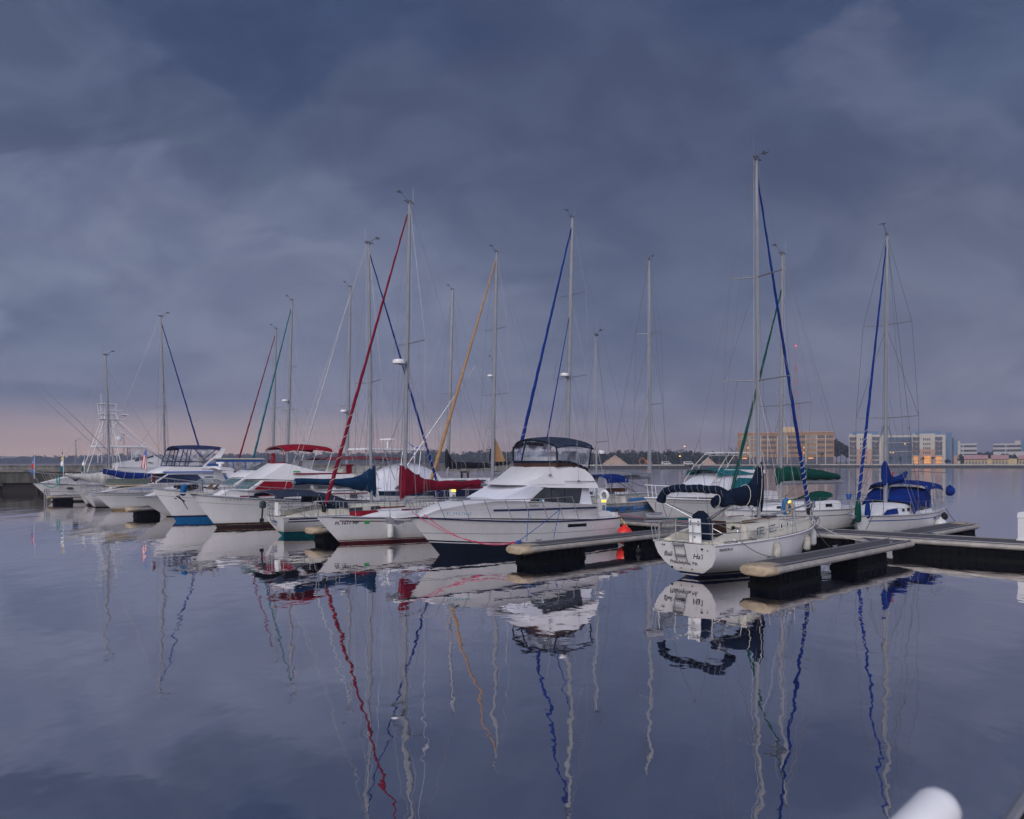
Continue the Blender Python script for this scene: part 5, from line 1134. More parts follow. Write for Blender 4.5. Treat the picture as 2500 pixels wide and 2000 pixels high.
for sd in (1, -1):
    m = MB(); P = [[(x, sd*(pf['hw'](x, z)+.012), z) for z in (2.70, 2.80)] for x in [lerp(4.0, 8.1, i/12) for i in range(13)]]; m.grid(P); m.build('blue_band', 'accent_blue', pf['o'])
    # raked radar arch with blue chevron stripes
    m = MB(); m.loft([[(x0, sd*y_, z), (x0+w0, sd*y_, z), (x0+w0, sd*(y_-.12), z), (x0, sd*(y_-.12), z)] for x0, w0, z, y_ in ((4.35, 1.1, 3.0, 1.72), (4.15, .85, 3.45, 1.62), (3.75, .45, 4.1, 1.5), (3.5, .35, 4.55, 1.42))]); al = b.part('radar_arch', m, 'gelcoat')
    for z0 in (3.2, 3.42, 3.54):
        hh = .19 if z0 < 3.3 else .05; m = MB(); m.slab([(4.4-(z0-3)*.5, sd*1.735-(sd*(z0-3)*.2), z0), (5.3-(z0-3)*.9, sd*1.735-(sd*(z0-3)*.2), z0), (5.3-(z0-3)*.9-hh*.8, sd*1.735-(sd*(z0-3)*.2), z0+hh), (4.4-(z0-3)*.5-hh*.4, sd*1.735-(sd*(z0-3)*.2), z0+hh)], (0, sd*.012, 0)); m.build('arch_stripe', 'accent_blue', al)
cn = b.canopy('canopy', 3.7, 7.0, 1.45, lambda f: 4.50+.08*math.sin(f*math.pi)-.0*f, 'faded_blue_canvas', crown=.22, drop=.12, hoops=[(0, 4.3, 3.3, 1.5), (.55, 5.5, 3.2, 1.5)], fmt='faded_blue_canvas')
for sd in (1, -1):
    for a_, c_ in (((7.0, 4.45), (7.4, 3.2)), ((6.65, 4.5), (7.0, 3.2)), ((6.35, 4.5), (6.6, 3.2)), ((6.1, 4.5), (6.4, 3.15)), ((5.9, 4.5), (5.2, 3.7)), ((5.2, 3.7), (4.3, 4.45)), ((5.2, 3.7), (4.9, 3.3)), ((7.3, 3.55), (5.2, 3.5)), ((7.4, 3.2), (5.0, 3.18))):
        m = MB(); m.tube([(a_[0], sd*1.46, a_[1]), (c_[0], sd*1.5, c_[1])], .035, 5); m.build('curtain_frame', 'faded_blue_canvas', cn)
    m = MB(); m.grid([[(7.4, sd*1.48, 3.2), (7.0, sd*1.45, 4.45)], [(6.4, sd*1.5, 3.2), (6.1, sd*1.47, 4.45)], [(5.0, sd*1.5, 3.25), (4.2, sd*1.45, 4.45)]]); m.build('side_curtain', 'clear_vinyl_faded', cn)
# aft deck hardtop with framed enclosure
m = MB(); m.box(.6, 4.6, -1.9, 1.9, 3.70, 3.80); ht = b.part('hardtop', m, 'deck_cream')
for sd in (1, -1):
    m = MB(); m.grid([[(4.2, sd*1.8, 2.5), (4.5, sd*1.8, 3.7)], [(.9, sd*1.8, 2.0), (.8, sd*1.8, 3.7)]]); m.build('enclosure_panel', 'clear_vinyl_faded', ht)
    for x_, x2 in ((4.1, 4.4), (3.0, 3.1), (2.1, 2.1), (1.0, .8)):
        m = MB(); m.tube([(x_, sd*1.82, 2.0), (x2, sd*1.82, 3.7)], .04, 5); m.build('enclosure_post', 'accent_blue', ht)
    m = MB(); m.box(.7, 4.4, sd*1.82-.01, sd*1.82+.01, 3.5, 3.7); m.build('enclosure_valance', 'accent_blue', ht)
b.rails(4.0, 12.0, .6, 10, slant=.22, r=.014, inset=.12, hend=.66, mid=True)
o = thing('dinghy', 'small dinghy under an olive green cover on the foredeck of the blue-trimmed yacht', 'dinghy', W(b, (9.75, .1, 1.86)), 180+HA)
m = MB(); m.loft([[(x, -1.0*q, 0), (x, -.95*q, .30), (x, 0, .42), (x, .95*q, .30), (x, 1.0*q, 0)] for x, q in ((-1.5, .8), (-1.3, 1), (.6, 1), (1.4, .6), (1.8, .2))]); m.build('cover', 'olive_canvas', o)
m = MB(); m.loft([[(x, -1.02*q, -.1), (x, 1.02*q, -.1), (x, 1.02*q, .0), (x, -1.02*q, .0)] for x, q in ((-1.5, .8), (-1.3, 1), (.6, 1), (1.4, .6), (1.8, .2))]); m.build('dinghy_hull', 'bumper_beige', o)
# flag
o = thing('flag', 'red, white and blue striped flag on a staff beside the blue canopy yacht', 'flag', (-28.55, 57.5, 2.2))
m = MB(); m.tube([(.08, 0, 0), (.02, 0, 2.45)], .02, 5); m.build('flag_staff', 'alu', o)
for i in range(5):
    m = MB(); m.grid([[(.0+.085*i*(.5+.12*j)-.22-.03*j, .04*math.sin(j+i), 1.9-.2*j-.04*i), (.0+.085*(i+1)*(.5+.12*j)-.22-.03*j, .04*math.sin(j+i+1), 1.9-.2*j-.04*(i+1))] for j in range(6)]); m.build('flag_stripe', 'flag_red' if i % 2 == 0 else 'paint_white', o)
m = MB(); m.grid([[(-.2, .02, 1.95), (.0, .02, 2.3)], [(.12, -.01, 1.6), (.06, -.01, 2.35)]]); m.build('flag_canton', 'accent_blue', o)

# ---- sloop with blue boom cover (behind the yacht's bow)
b = Boat('sailboat', 'sloop with a royal blue boom cover left of the blue canopy yacht', 'sailboat', (-32.6, 56.6), HA, 'sailboats')
b.hull(9.6, 2.9, 1.2, .95, ts=.7)
b.trunk(2.4, 7.4, .95, .4, .4, 1.4, wins=[(3.2, 4.2, .3, .7)])
ms = b.mast(5.7, 15.4, lean=(-.35, .1), r=.10, zb=1.35, spreaders=[(8.0, 1.25)])
b.stays(ms, bow=9.4, att=.97, back=.1, furl='blue_canvas', fr=.10)
b.boom(ms, 2.35, .8, 2.9, cover='blue_canvas', ties=7, seed=3, folds=.5, prof=[(.1, 2.0, 2.7, .1), (-.4, 1.95, 2.68, .2), (-1.4, 1.9, 2.62, .25), (-2.6, 2.05, 2.65, .22), (-3.6, 2.3, 2.8, .18), (-4.6, 2.6, 3.0, .12)])
b.pushpit(); b.pulpit()

# ---- small sloop with crumpled cream sail
b = Boat('sailboat', 'small dull white sloop with a crumpled cream sail lashed on its boom', 'sailboat', (-34.7, 59.4), HA, 'sailboats')
b.hull(8.2, 2.7, 1.15, 1.1, so=.45, ts=.72, rows=[('z', .05, 1), ('z', .16, 1), ('f', .5, 0), ('f', 1, 0)], mats=['gelcoat', 'boot_black'])
m = MB(); m.add([(b.xs(z)-.02, s_*b.y(0, z)*.97, z) for z, s_ in ((1.05, -1), (.6, -1), (.3, -1), (.12, -.7), (.12, .7), (.3, 1), (.6, 1), (1.05, 1))], [tuple(range(8))]); b.part('transom_panel', m, 'gelcoat_dirty')
b.trunk(2.0, 6.2, .9, .4, .4, 1.2, wins=[(2.8, 4.0, .3, .7)])
ms = b.mast(2.1, 12.3, lean=(-.3, .1), r=.085, zb=1.35, spreaders=[(7.3, .95)])
b.stays(ms, bow=8.0, att=.9, back=.1)
b.boom(ms, 2.1, -.8, 2.3, cover='sailcloth', ties=4, seed=7, folds=1.1, prof=[(.35, 1.6, 3.0, .1), (.1, 1.7, 2.95, .35), (-.35, 1.6, 2.75, .42), (-1.0, 1.75, 2.6, .36), (-1.9, 1.95, 2.55, .3), (-3.2, 2.3, 2.6, .2)])
b.pushpit(); b.pulpit(); b.lifelines(.9, 7.3, (2.2, 3.8, 5.4))
m = MB(); m.slab([(1.75, -1.2, 1.45), (1.2, -1.22, 1.47), (1.2, -1.22, 1.5), (1.75, -1.2, 1.52)], (0, .1, 0)); b.part('rail_plank', m, 'rope_dark')

# ---- leftmost express cruiser, grey-white, bow left
b = Boat('express_cruiser', 'leftmost grey-white cruiser pointing left with a railed bow and small flags', 'motorboat', (-34.6, 69.9), 180+HA, 'motor yachts')
b.hull(9.2, 3.4, 1.65, 1.3, so=-.1, bo=1.5, ts=.9, tm=.36, p=2.2, power=True, rows=[('z', .12, 1), ('f', .35, 0), ('f', .52, 0), ('f', .55, 2), ('f', .8, 0), ('f', 1, 0)], mats=['gelcoat', 'boot_black', 'decal_grey'], ka=1.3, kb=1.6)
prof = [(1.2, 1.3), (8.6, 1.66), (6.9, 2.1), (5.4, 2.3), (1.3, 2.2)]
pr = b.prism('deck_moulding', prof, 1.55, 'gelcoat', wt=.12, xa=3.6, xb_=8.8, narrow=.8, bulge=.1, crown=.12)
prof = [(2.5, 2.2), (5.6, 2.28), (4.6, 2.7), (2.6, 2.75)]
b.prism('windshield', prof, 1.25, 'windshield', wt=.1, narrow=.3, bulge=.3)
for sd in (1, -1):
    m = MB(); c = Vector((6.6, sd*(b.at(6.6, 1.2)+.01), 1.2)); m.sphere(c, .18, 10, 6, sx=1.7, sz=.55); b.part('hull_port', m, 'window_tint')
b.rails(3.2, 8.9, .85, 8, slant=.45, r=.02, inset=.1, hend=1.0, mid=True)
def streamer(p, ht, cols, label, wdt=.28):
    o = thing('flag', label, 'flag', p); m = MB(); m.tube([(0, 0, 0), (.02, 0, ht)], .022, 5); m.build('flag_staff', 'paint_white', o)
    n = len(cols); z = ht
    for i, c in enumerate(cols):
        z2 = z-ht*.82/n; m = MB(); m.grid([[(-.05-.0*k, .02, lerp(z, z2, k/3)) , (-wdt*(.25+.75*(i+k/3)/n)+.06*math.sin(k*2+i), .06*math.sin(k+i), lerp(z, z2, k/3)-.05)] for k in range(4)]); m.build('flag_panel', c, o); z = z2
    return o
streamer(W(b, (9.15, .3, 2.05)), 2.3, ['accent_blue', 'accent_blue', 'flag_red', 'accent_blue'], 'limp blue and red flag on a staff at the tip of the leftmost bow')
streamer(W(b, (7.0, .5, 2.2)), 2.5, ['flag_black', 'hydrant_yellow', 'paint_white', 'boot_teal'], 'limp black, yellow, white and teal flag on the middle of the leftmost bow')
streamer(W(b, (5.4, .6, 2.3)), 2.0, ['boot_teal', 'paint_white', 'boot_green'], 'limp teal and white flag right of the black and yellow one', .22)
pp = W(b, (6.2, 1.2, 2.1)); fd = fender(pp.x, pp.y, pp.z, .6, .26, 'teal_navy', 'dark blue pear-shaped fender hanging from the rail of the leftmost cruiser', .25, ball=True)
rope('mooring_rope', W(b, (8.6, .5, 1.7)), W(b, (7.4, 1.1, 1.6)), .35, 'rope_teal', 'teal mooring rope looped over the side of the leftmost bow', .03)
m = MB(); c = W(b, (7.5, 1.05, 1.9)); m.tube([c+Vector((.11*math.cos(a*.6), .03*math.sin(a*1.9), .42*math.sin(a*.6))) for a in range(32)], .03, 5); tag(m.build('coiled_rope', 'rope_teal'), 'teal rope coil hanging on the leftmost bow rail', 'rope')

# ================================================================== BOATS ON THE FAR SIDE
# ---- sloop with bright blue covers, right
b = Boat('sailboat', 'white sloop at the right with bright blue furled jib, boom cover, spray hood and bimini', 'sailboat', (21.55, 38.97), 228, 'sailboats')
CB = b
b.hull(10.6, 3.1, 1.22, 1.10, so=.35, bo=.9, ts=.78, tm=.42, p=2.2, rows=[('z', .08, 1), ('f', .3, 0), ('f', .6, 0), ('f', .85, 0), ('f', 1, 0)], mats=['gelcoat', 'antifoul_navy'], ka=1.8, tw=.2, rail='decal_grey')
b.strip(.8, 9.8, .80, .835, 'accent_blue'); b.strip(.8, 9.8, .80, .835, 'accent_blue', -1)
b.strip(3.4, 4.0, .70, .84, 'window_tint', 1, 'hull_port', 6, off=.014)
b.trunk(2.7, 9.5, 1.18, .5, .56, 2.0, 'deck_white', [(3.2, 3.9, .35, .8), (4.0, 5.2, .3, .8), (5.9, 6.2, .35, .65), (6.5, 6.8, .35, .62)], 'window_tint', h1=.42)
t0 = b.trunk_side
m = MB(); m.slab([t0(7.3, .18, 1)+Vector((0, .02, 0)), t0(8.9, .12, 1)+Vector((0, .02, 0)), t0(8.4, .62, 1)+Vector((0, .02, 0)), t0(7.4, .72, 1)+Vector((0, .02, 0))], (0, .02, 0)); b.part('window_cover', m, 'blue_canvas')
ms = b.mast(6.2, 14.1, lean=(-.12, .03), r=.085, zb=1.6, spreaders=[(5.55, 1.35), (9.9, 1.05)])
b.stays(ms, bow=10.35, att=.985, back=.15, furl='blue_canvas', fr=.085, lash=(.0, .28, 9), ftop=.975)
b.boom(ms, 2.5, 2.6, 2.75, cover='blue_canvas', seed=1, folds=.4, prof=[(.22, 2.38, 3.55, .09), (.02, 2.38, 3.55, .14), (-.2, 2.38, 3.3, .16), (-.55, 2.38, 2.95, .18), (-1.2, 2.42, 2.78, .2), (-2.2, 2.5, 2.82, .18), (-3.1, 2.62, 2.98, .12), (-3.6, 2.85, 3.05, .05)])
m = MB(); m.box(5.6, 5.77, .17, .19, 2.85, 3.05); b.part('sail_emblem', m, 'flag_red')
b.canopy('bimini', .9, 4.3, 1.3, lambda f: 2.28+.16*math.sin(f*math.pi*.9), 'blue_canvas', crown=.16, drop=.22, hoops=[(0, .8, 1.15, 1.2), (.5, 1.8, 1.15, 1.3), (.95, 2.2, 1.15, 1.3)])
b.canopy('spray_hood', 2.9, 6.0, 1.15, lambda f: 2.12-.55*f**2.2, 'blue_canvas', crown=.16, drop=.5, hoops=[(0, 3.2, 1.3, 1.2)])
m = MB()
for sd in (1, -1): m.slab([(2.9, sd*1.17, 1.25), (5.4, sd*1.1, 1.6), (5.0, sd*1.12, 1.95), (3.9, sd*1.13, 2.2), (2.95, sd*1.14, 2.2)], (0, sd*.02, 0))
b.part('hood_side', m, 'blue_canvas')
m = MB()
for sd in (1, -1): m.tube([(.5, sd*1.25, 1.15), (.25, sd*1.3, 2.95), (.3, 0, 3.0)], .025, 6); m.tube([(2.6, sd*1.25, 1.15), (3.2, sd*1.28, 3.0), (.3, sd*1.3, 2.97)], .018, 5)
b.part('stern_arch', m, 'steel')
b.pushpit(1.8); b.pulpit(1.6, .66, .016, .15); b.lifelines(1.8, 9.1, (3.4, 5.2, 7.0), .6)
m = MB(); m.box(10.5, 10.9, -.07, .07, 1.15, 1.22); ar = b.part('anchor_roller', m, 'steel'); m = MB(); m.slab([(10.7, -.03, 1.1), (11.2, -.03, .85), (10.6, -.03, .9)], (0, .06, 0)); m.build('anchor', 'rubber', ar)
pp = W(b, (-.25, 1.35, 2.0)); fd = fender(pp.x, pp.y, pp.z, .6, .24, 'blue_canvas', 'round bright blue covered ball hanging behind the stern of the blue-covered sloop', .25, ball=True)
pp = W(b, (3.6, b.at(3.6, .6)+.25, .5)); fender(pp.x, pp.y, .5, .6, .28, 'fender_white', 'big round white fender low at the side of the blue-covered sloop', .4, ball=True, group='fenders')
pp = W(b, (1.6, b.at(1.6, .6)+.2, .75)); fender(pp.x, pp.y, .78, .5, .17, 'rubber', 'grey round fender hanging near the stern of the blue-covered sloop', .3, ball=True, group='fenders')
bag(b, (10.5, .1, 1.95), 'green_canvas', 'dark green cloth bag hanging on the bow rail of the blue-covered sloop', 1.0, .14)
bag(b, (9.9, .3, 1.9), 'blue_canvas', 'royal blue cloth bag hanging inside the bow rail of the blue-covered sloop', .8, .12)
rope('mooring_rope', W(b, (9.7, .45, 1.2)), (14.6, 30.4, TOP+.1), .02, 'rope_dark', 'dark mooring rope from the bow of the blue-covered sloop to the walkway cleat', .012)
rope('mooring_rope', W(b, (.4, 1.3, 1.1)), (fa.x-.4, fa.y+.0, TOP+.1), .04, 'rope_dark', 'dark mooring rope from the stern of the blue-covered sloop to the far finger tip', .014)

# ---- sloop with green cover
b = Boat('sailboat', 'white sloop with a dark green boom cover and green waterline behind the foreground sloop', 'sailboat', (18.5, 40.0), 209.5, 'sailboats')
b.hull(9.6, 3.1, 1.2, 1.12, so=-.25, bo=.7, ts=.72, tm=.42, p=2.2, rows=[('z', .16, 1), ('z', .19, 0), ('f', .4, 0), ('f', .7, 0), ('f', 1, 0)], mats=['gelcoat', 'boot_green'], ka=2.2, tw=.1, rail='decal_grey')
b.strip(.6, 8.4, .74, .765, 'shade_grey')
b.hulltext('Fantasia 35', .1, 1.7, 1.0, 1, 'decal_grey') if False else None
b.trunk(2.4, 8.2, 1.1, .5, .46, 2.6, 'deck_white', [(3.1, 3.6, .35, .7), (4.3, 4.9, .35, .7), (5.6, 6.8, .3, .62)], 'window_tint')
ms = b.mast(5.7, 14.0, lean=(-.1, .05), r=.085, zb=1.5, spreaders=[(6.35, 1.7)])
b.stays(ms, bow=9.4, att=.87, back=(.2, 3.9), furl='green_canvas', fr=.10)
b.boom(ms, 2.45, .9, 2.45, r=.09, cover='green_canvas', seed=4, folds=.3, prof=[(.3, 2.3, 3.2, .08), (-.2, 2.5, 3.28, .2), (-.8, 2.56, 3.28, .3), (-1.8, 2.56, 3.2, .32), (-3.0, 2.56, 3.08, .3), (-4.4, 2.56, 2.85, .2)])
b.canopy('folded_hood', 2.6, 4.0, .7, lambda f: 1.86-.35*f, 'green_canvas', crown=.12, drop=.12)
m = MB()
for sd in (1, -1): m.tube([(.35, sd*1.0, 1.1), (.25, sd*1.05, 2.3), (1.0, sd*.9, 2.6)], .02, 5)
b.part('stern_arch', m, 'steel')
b.pushpit(1.3); b.pulpit(); b.lifelines(1.3, 8.5, (2.9, 4.6, 6.4))
pp = W(b, (1.6, .9, 1.75)); o = thing('hanging_bag', 'small blue bucket at the stern rail of the green-covered sloop', 'bucket', pp)
m = MB(); m.loft([[(math.cos(a*.785)*r_, math.sin(a*.785)*r_, z) for a in range(8)] for r_, z in ((.11, -.2), (.15, .05), (.15, .08))]); m.build('bucket_body', 'accent_blue', o)
m = MB(); m.tube([(-.15, 0, .08), (0, 0, .22), (.15, 0, .08)], .01, 4); m.build('handle', 'wire', o)

# ---- teal canvas sportfisher
b = Boat('sport_fishing_boat', 'white sport fishing boat with teal canvas and a white pipe tower behind the foreground sloop', 'motorboat', (17.0, 48.3), 210, 'motor yachts')
b.hull(10.7, 3.9, 1.42, 1.2, so=-.1, bo=1.3, ts=.9, tm=.38, p=2.5, power=True, rows=[('z', .06, 2), ('z', .20, 1), ('f', .3, 0), ('f', .6, 0), ('f', .78, 0), ('f', .80, 3), ('f', 1, 0)], mats=['gelcoat', 'boot_teal', 'navy_paint', 'decal_grey'], ka=1.3, kb=1.6, rail='deck_white', rail_r=.045)
prof = [(1.2, 1.2), (9.0, 1.44), (7.5, 1.75), (1.3, 1.65)]
pr = b.prism('deck_moulding', prof, 1.6, 'gelcoat', wt=.1, xa=5, xb_=9.3, narrow=.7, crown=.08)
prof = [(2.4, 1.6), (7.6, 1.72), (5.2, 2.85), (2.6, 2.8)]
ph = b.prism('deckhouse', prof, 1.45, 'canvas_white', wt=.1, xa=4, xb_=7.7, narrow=.3, bulge=.3)
b.sidewin(ph, [(5.1, 1.8), (3.2, 1.78), (3.2, 2.5), (4.5, 2.55)], 'boot_teal', name='window_cover', parent=ph['o'])
b.canopy('teal_canopy', 2.3, 6.2, 1.35, lambda f: 3.05-.12*f, 'teal_canvas', crown=.14, drop=.25, hoops=[(0, 2.5, 2.6, 1.4), (.98, 4.8, 2.6, 1.4)])
prof = [(2.2, 2.8), (5.4, 2.86), (5.1, 3.05), (2.3, 3.0)]
b.prism('flybridge', prof, 1.5, 'gelcoat', wt=.15, narrow=.3, bulge=.3)
tw = thing('x', None, None); bpy.data.objects.remove(tw)
for sd in (1, -1):
    m = MB(); m.tube([(6.9, sd*1.25, 1.75), (5.8, sd*1.15, 3.2), (4.9, sd*1.0, 4.02), (2.0, sd*1.0, 4.1)], .024, 6); m.tube([(6.3, sd*1.25, 1.8), (5.2, sd*1.15, 3.3), (4.5, sd*1.0, 3.9), (2.0, sd*1.0, 3.95)], .022, 6); m.tube([(2.0, sd*1.0, 4.1), (1.7, sd*1.2, 1.9)], .024, 6); m.tube([(3.2, sd*1.0, 4.1), (2.6, sd*1.2, 2.9)], .022, 6)
    for q in range(5):
        f = q/5; m.tube([(lerp(6.7, 5.5, f), sd*1.2, lerp(2.0, 3.5, f)), (lerp(6.15, 5.0, f), sd*1.2, lerp(2.0, 3.5, f))], .013, 4)
    b.part('tower_leg', m, 'gelcoat_dirty')
m = MB(); [m.tube([(x, -1.0, 4.08), (x, 1.0, 4.08)], .03, 5) for x in (2.0, 3.4, 4.8)]; b.part('tower_crossbar', m, 'paint_white')
b.rails(3.0, 10.4, .65, 6, slant=.1, r=.025, inset=.12, hend=.75, mt='paint_white')
b.hulltext('FASTIME', .16, 6.3, 1.16, 1, 'decal_grey', shear=.2)
m = MB(); m.grid([[(x, b.at(x, z)+.012, z) for z in (1.18, 1.27)] for x in (6.75, 6.45)]); b.part('hull_emblem', m, 'boot_green')

# ---- ketch with bright blue sheer band
b = Boat('ketch', 'weathered white two-masted boat with a bright blue stripe along its side', 'sailboat', (4.25, 40.6), 57, 'sailboats')
b.hull(12.6, 3.0, 1.42, 1.22, so=.5, bo=1.2, ts=.7, tm=.45, p=2.3, rows=[('z', .08, 1), ('f', .35, 0), ('f', .5, 0), ('f', .545, 2), ('f', .565, 0), ('f', .84, 3), ('f', 1, 4)], mats=['gelcoat', 'boot_black', 'navy_paint', 'stripe_blue', 'gelcoat_dirty'], ka=1.9, tw=.2, rail='bumper_beige', sag=.12)
b.hulltext('SOLOPOWER', .19, 2.9, .82, -1, 'paint_white', space=1.2, bold=.008)
for x in (.9, 2.1, 8.2):
    b.strip(x, x+.42, .60, .80, 'alu', -1, 'port_frame', 4, off=.012); b.strip(x+.06, x+.36, .64, .76, 'window_tint', -1, 'hull_port', 4, off=.02)
b.trunk(2.6, 9.5, 1.05, .5, .42, 1.6, 'gelcoat_dirty', [(6.2, 6.6, .3, .7)], frame='alu')
for sd in (1, -1):
    m = MB(); m.grid([[b.trunk_side(x, f, sd)+Vector((0, sd*.012, 0)) for f in (.25, .62)] for x in [lerp(2.9, 6.2, i/8) for i in range(9)]]); m.build('trunk_stripe', 'stripe_blue', b.trunk_o)
m = MB(); m.box(3.1, 3.9, -.5, .5, 1.75, 1.95); b.part('companionway_hood', m, 'teak')
ms = b.mast(8.6, 16.6, lean=(-.1, 0), r=.11, zb=1.7, spreaders=[(7.2, 1.0), (11.8, .85)])
b.stays(ms, bow=12.3, att=.98, back=2.2, rw=.008)
b.boom(ms, 2.55, 2.5, 2.55, r=.11, mt='alu_white', bmt=None)
mz = b.mast(.9, 10.6, lean=(-.05, 0), r=.06, zb=1.2, spreaders=[(4.6, .8)], name='mizzen_mast', radar=4.0)
b.stays(mz, back=None)
m = MB(); 
for sd in (1, -1): m.tube([(4.6, sd*.9, 1.5), (3.9, sd*.4, 2.45)], .03, 5); m.tube([(3.9, sd*.4, 2.45), (8.0, sd*.8, 1.55)], .03, 5)
b.part('boom_gallows', m, 'steel')
m = MB(); m.tube([(-.05+.05*math.cos(a), -.95+.24*math.cos(a), 1.65+.27*math.sin(a)) for a in [R(-60+i*30) for i in range(11)]], .085, 8); b.part('horseshoe_float', m, 'paint_white')
b.canopy('blue_bimini', .2, 3.0, 1.0, lambda f: 2.55, 'blue_canvas', crown=.25, drop=.2, hoops=[(.1, .6, 1.3, 1.1), (.9, 2.4, 1.3, 1.1)])
b.pushpit(); b.lifelines(.9, 11.5, (2.6, 4.6, 6.6, 8.6, 10.4))
m = MB(); m.slab([(3.4, -1.0, 2.80), (6.6, -1.0, 2.72), (6.6, .9, 2.92), (3.4, .9, 3.0)], (0, 0, .05)); sp_ = b.part('solar_panel', m, 'rail_grey'); m = MB(); [m.tube([(x, y_, 2.8), (x, y_*1.0, 1.5)], .02, 5) for x in (3.6, 6.4) for y_ in (-.9, .8)]; m.build('panel_leg', 'steel', sp_)
for k in range(3): rope('mooring_rope', W(b, (6.0+.5*k, -1.4, 1.3)), (7.4+.25*k, 37.7+.0*k, TOP+.08), .05, 'rope_white' if k % 2 else 'rope_dark', ['dark', 'pale', 'dark second'][k]+' mooring rope from the blue-striped two-master down to the walkway', .014)

# ---- masts further back
def far_sloop(label, mastpos, ztop, head, L, mx, spre, furl=None, fr=.1, att=.97, radar=None, cover=None, hullmat='gelcoat', lean=(0, 0), r=.1, furl_at=None, fb=1.3, deckstuff=True, lash=None, bz=None, bowx=None, mmat='alu_white', inner=None, boomz=2.6, covh=.45):
    a = R(head); o = (mastpos[0]-mx*math.cos(a), mastpos[1]-mx*math.sin(a))
    b = Boat('sailboat', label, 'sailboat', o, head, 'sailboats')
    b.hull(L, L*.3, fb, fb*.85, ts=.72, rows=[('z', .1, 1), ('f', .5, 0), ('f', 1, 0)], mats=[hullmat, 'boot_black'])
    b.trunk(L*.25, L*.78, L*.1, .5, .45, 1.5, wins=[(L*.35, L*.45, .3, .7), (L*.5, L*.6, .3, .7)])
    ms = b.mast(mx, ztop, lean=lean, r=r, zb=fb+.3, spreaders=spre, radar=radar, mt=mmat)
    b.stays(ms, bow=bowx or L-.2, att=att, back=.15, furl=furl, fr=fr, lash=lash, rw=.008, inner=inner)
    if cover: b.boom(ms, boomz, mx-L*.4, boomz+.15, cover=cover, seed=ztop, folds=.5, ties=6 if cover == 'black_canvas' else 0, prof=[(.25, boomz-.1, boomz+1.9, .1), (0, boomz-.15, boomz+1.8, .15), (-.5, boomz-.1, boomz+.8, .2), (-1.2, boomz-.1, boomz+covh, .25), (-L*.3, boomz-.05, boomz+covh*.9, .22), (-L*.39, boomz, boomz+covh*.7, .15)])
    else: b.boom(ms, boomz, mx-L*.4, boomz+.1, r=.12)
    b.pushpit(); b.pulpit(); b.lifelines(1., L-1.2, [L*.3, L*.5, L*.7])
    return b
hb = 180+HA
far_sloop('cutter with two royal blue furled sails rising behind the canopy of the big yacht', (3.55, 48), 19.5, hb, 13.2, 8.0, [(9.0, 1.5), (14.4, 1.25)], 'blue_canvas', .14, .975, radar=9.1, lean=(-.45, .1), r=.14, lash=(0, .22, 8), inner=(10.7, 13.4, 'blue_canvas'), fb=1.5)
b = far_sloop('navy-hulled sloop with a tall orange-tan furled jib', (-1.5, 56), 19.5, hb, 14.0, 8.2, [(8.6, 1.6), (13.6, 1.3)], 'tan_canvas', .16, .975, hullmat='navy_paint', lean=(-.35, .1), r=.14, fb=1.6, bowx=14.1)
m = MB(); m.loft([[(-.0+x, q-.7, z) for q in (0, .6, 1.4)]+[(x, .7, z+h) , (x, 0, z+h*1.2), (x, -.7, z+h)] for x, z, h in ((9.2, 1.9, .3), (10.5, 1.9, .5), (12.4, 1.8, .35))]) if False else None
m = MB(); rings = []
for x, q in ((8.8, .5), (9.3, .95), (10.8, 1.0), (12.0, .7), (12.8, .3)): rings.append([(x, math.cos(k*math.pi/6)*.75*q, 1.55+.55*math.sin(k*math.pi/6)*q) for k in range(7)])
m.loft(rings); b.part('dinghy_cover', m, 'crimson')
m = MB(); m.add([(8.1, 0, 5.6), (8.1, 0, 3.5), (7.1, .3, 3.55)], [(0, 1, 2)]); m.add([(8.1, .01, 5.6), (8.1, .01, 3.5), (7.1, .31, 3.55)], [(0, 1, 2)]); b.part('riding_sail', m, 'tan_canvas')
KT = far_sloop('two-masted yacht with black boom covers between the tan jib and crimson boom cover', (-6.3, 72), 20.4, hb, 15.0, 9.0, [(10.2, 1.6)], None, lean=(-.55, .1), r=.17, cover='black_canvas', fb=1.7, mmat='alu', boomz=2.9, covh=.6)
ms = KT.mast(3.3, 14.0, lean=(-.25, 0), r=.12, zb=1.8, spreaders=[(7.0, 1.0)], name='mizzen_mast', radar=12.3); KT.stays(ms, back=None, rw=.008)
KT.boom(ms, 3.2, .4, 3.3, cover='black_canvas', seed=6, prof=[(.25, 3.1, 4.9, .12), (-.1, 3.1, 4.7, .15), (-.6, 3.1, 3.9, .2), (-2.4, 3.2, 3.6, .18)])
far_sloop('sloop with a long pale grey furled jib, mast behind the red awning', (-14.8, 66), 19.2, hb, 13.0, 7.8, [(8.5, 1.5)], 'white_canvas_grey', .09, .965, radar=8.0, lean=(-.3, .1), r=.15)
far_sloop('sloop with a teal green furled jib leaning left, small radar on the mast', (-22.6, 74), 19.8, hb, 11.5, 7.2, [(8.7, 1.6), (13.0, 1.4)], 'boot_teal', .14, .97, radar=9.6, lean=(-.5, .1), r=.15)
b = far_sloop('sloop with thin dark red furled jib, left of the green furled jib', (-26.0, 80), 18.0, hb, 12, 7.4, [(9.3, 1.5)], 'crimson', .12, .97, lean=(-.35, .1), r=.15)
m = MB(); m.tube([(7.3, 0, 3.0), (7.3, 0, 4.7)], [.3, .2], 8); b.part('mast_cover', m, 'red_canvas')
far_sloop('tiny distant sailboat beyond the pier, left one', (-84, 142), 7.6, 60, 8, 4.6, [], r=.07)
far_sloop('tiny distant sailboat beyond the pier, right one with the taller mast', (-80, 152), 9.0, 60, 8, 4.6, [], r=.07)

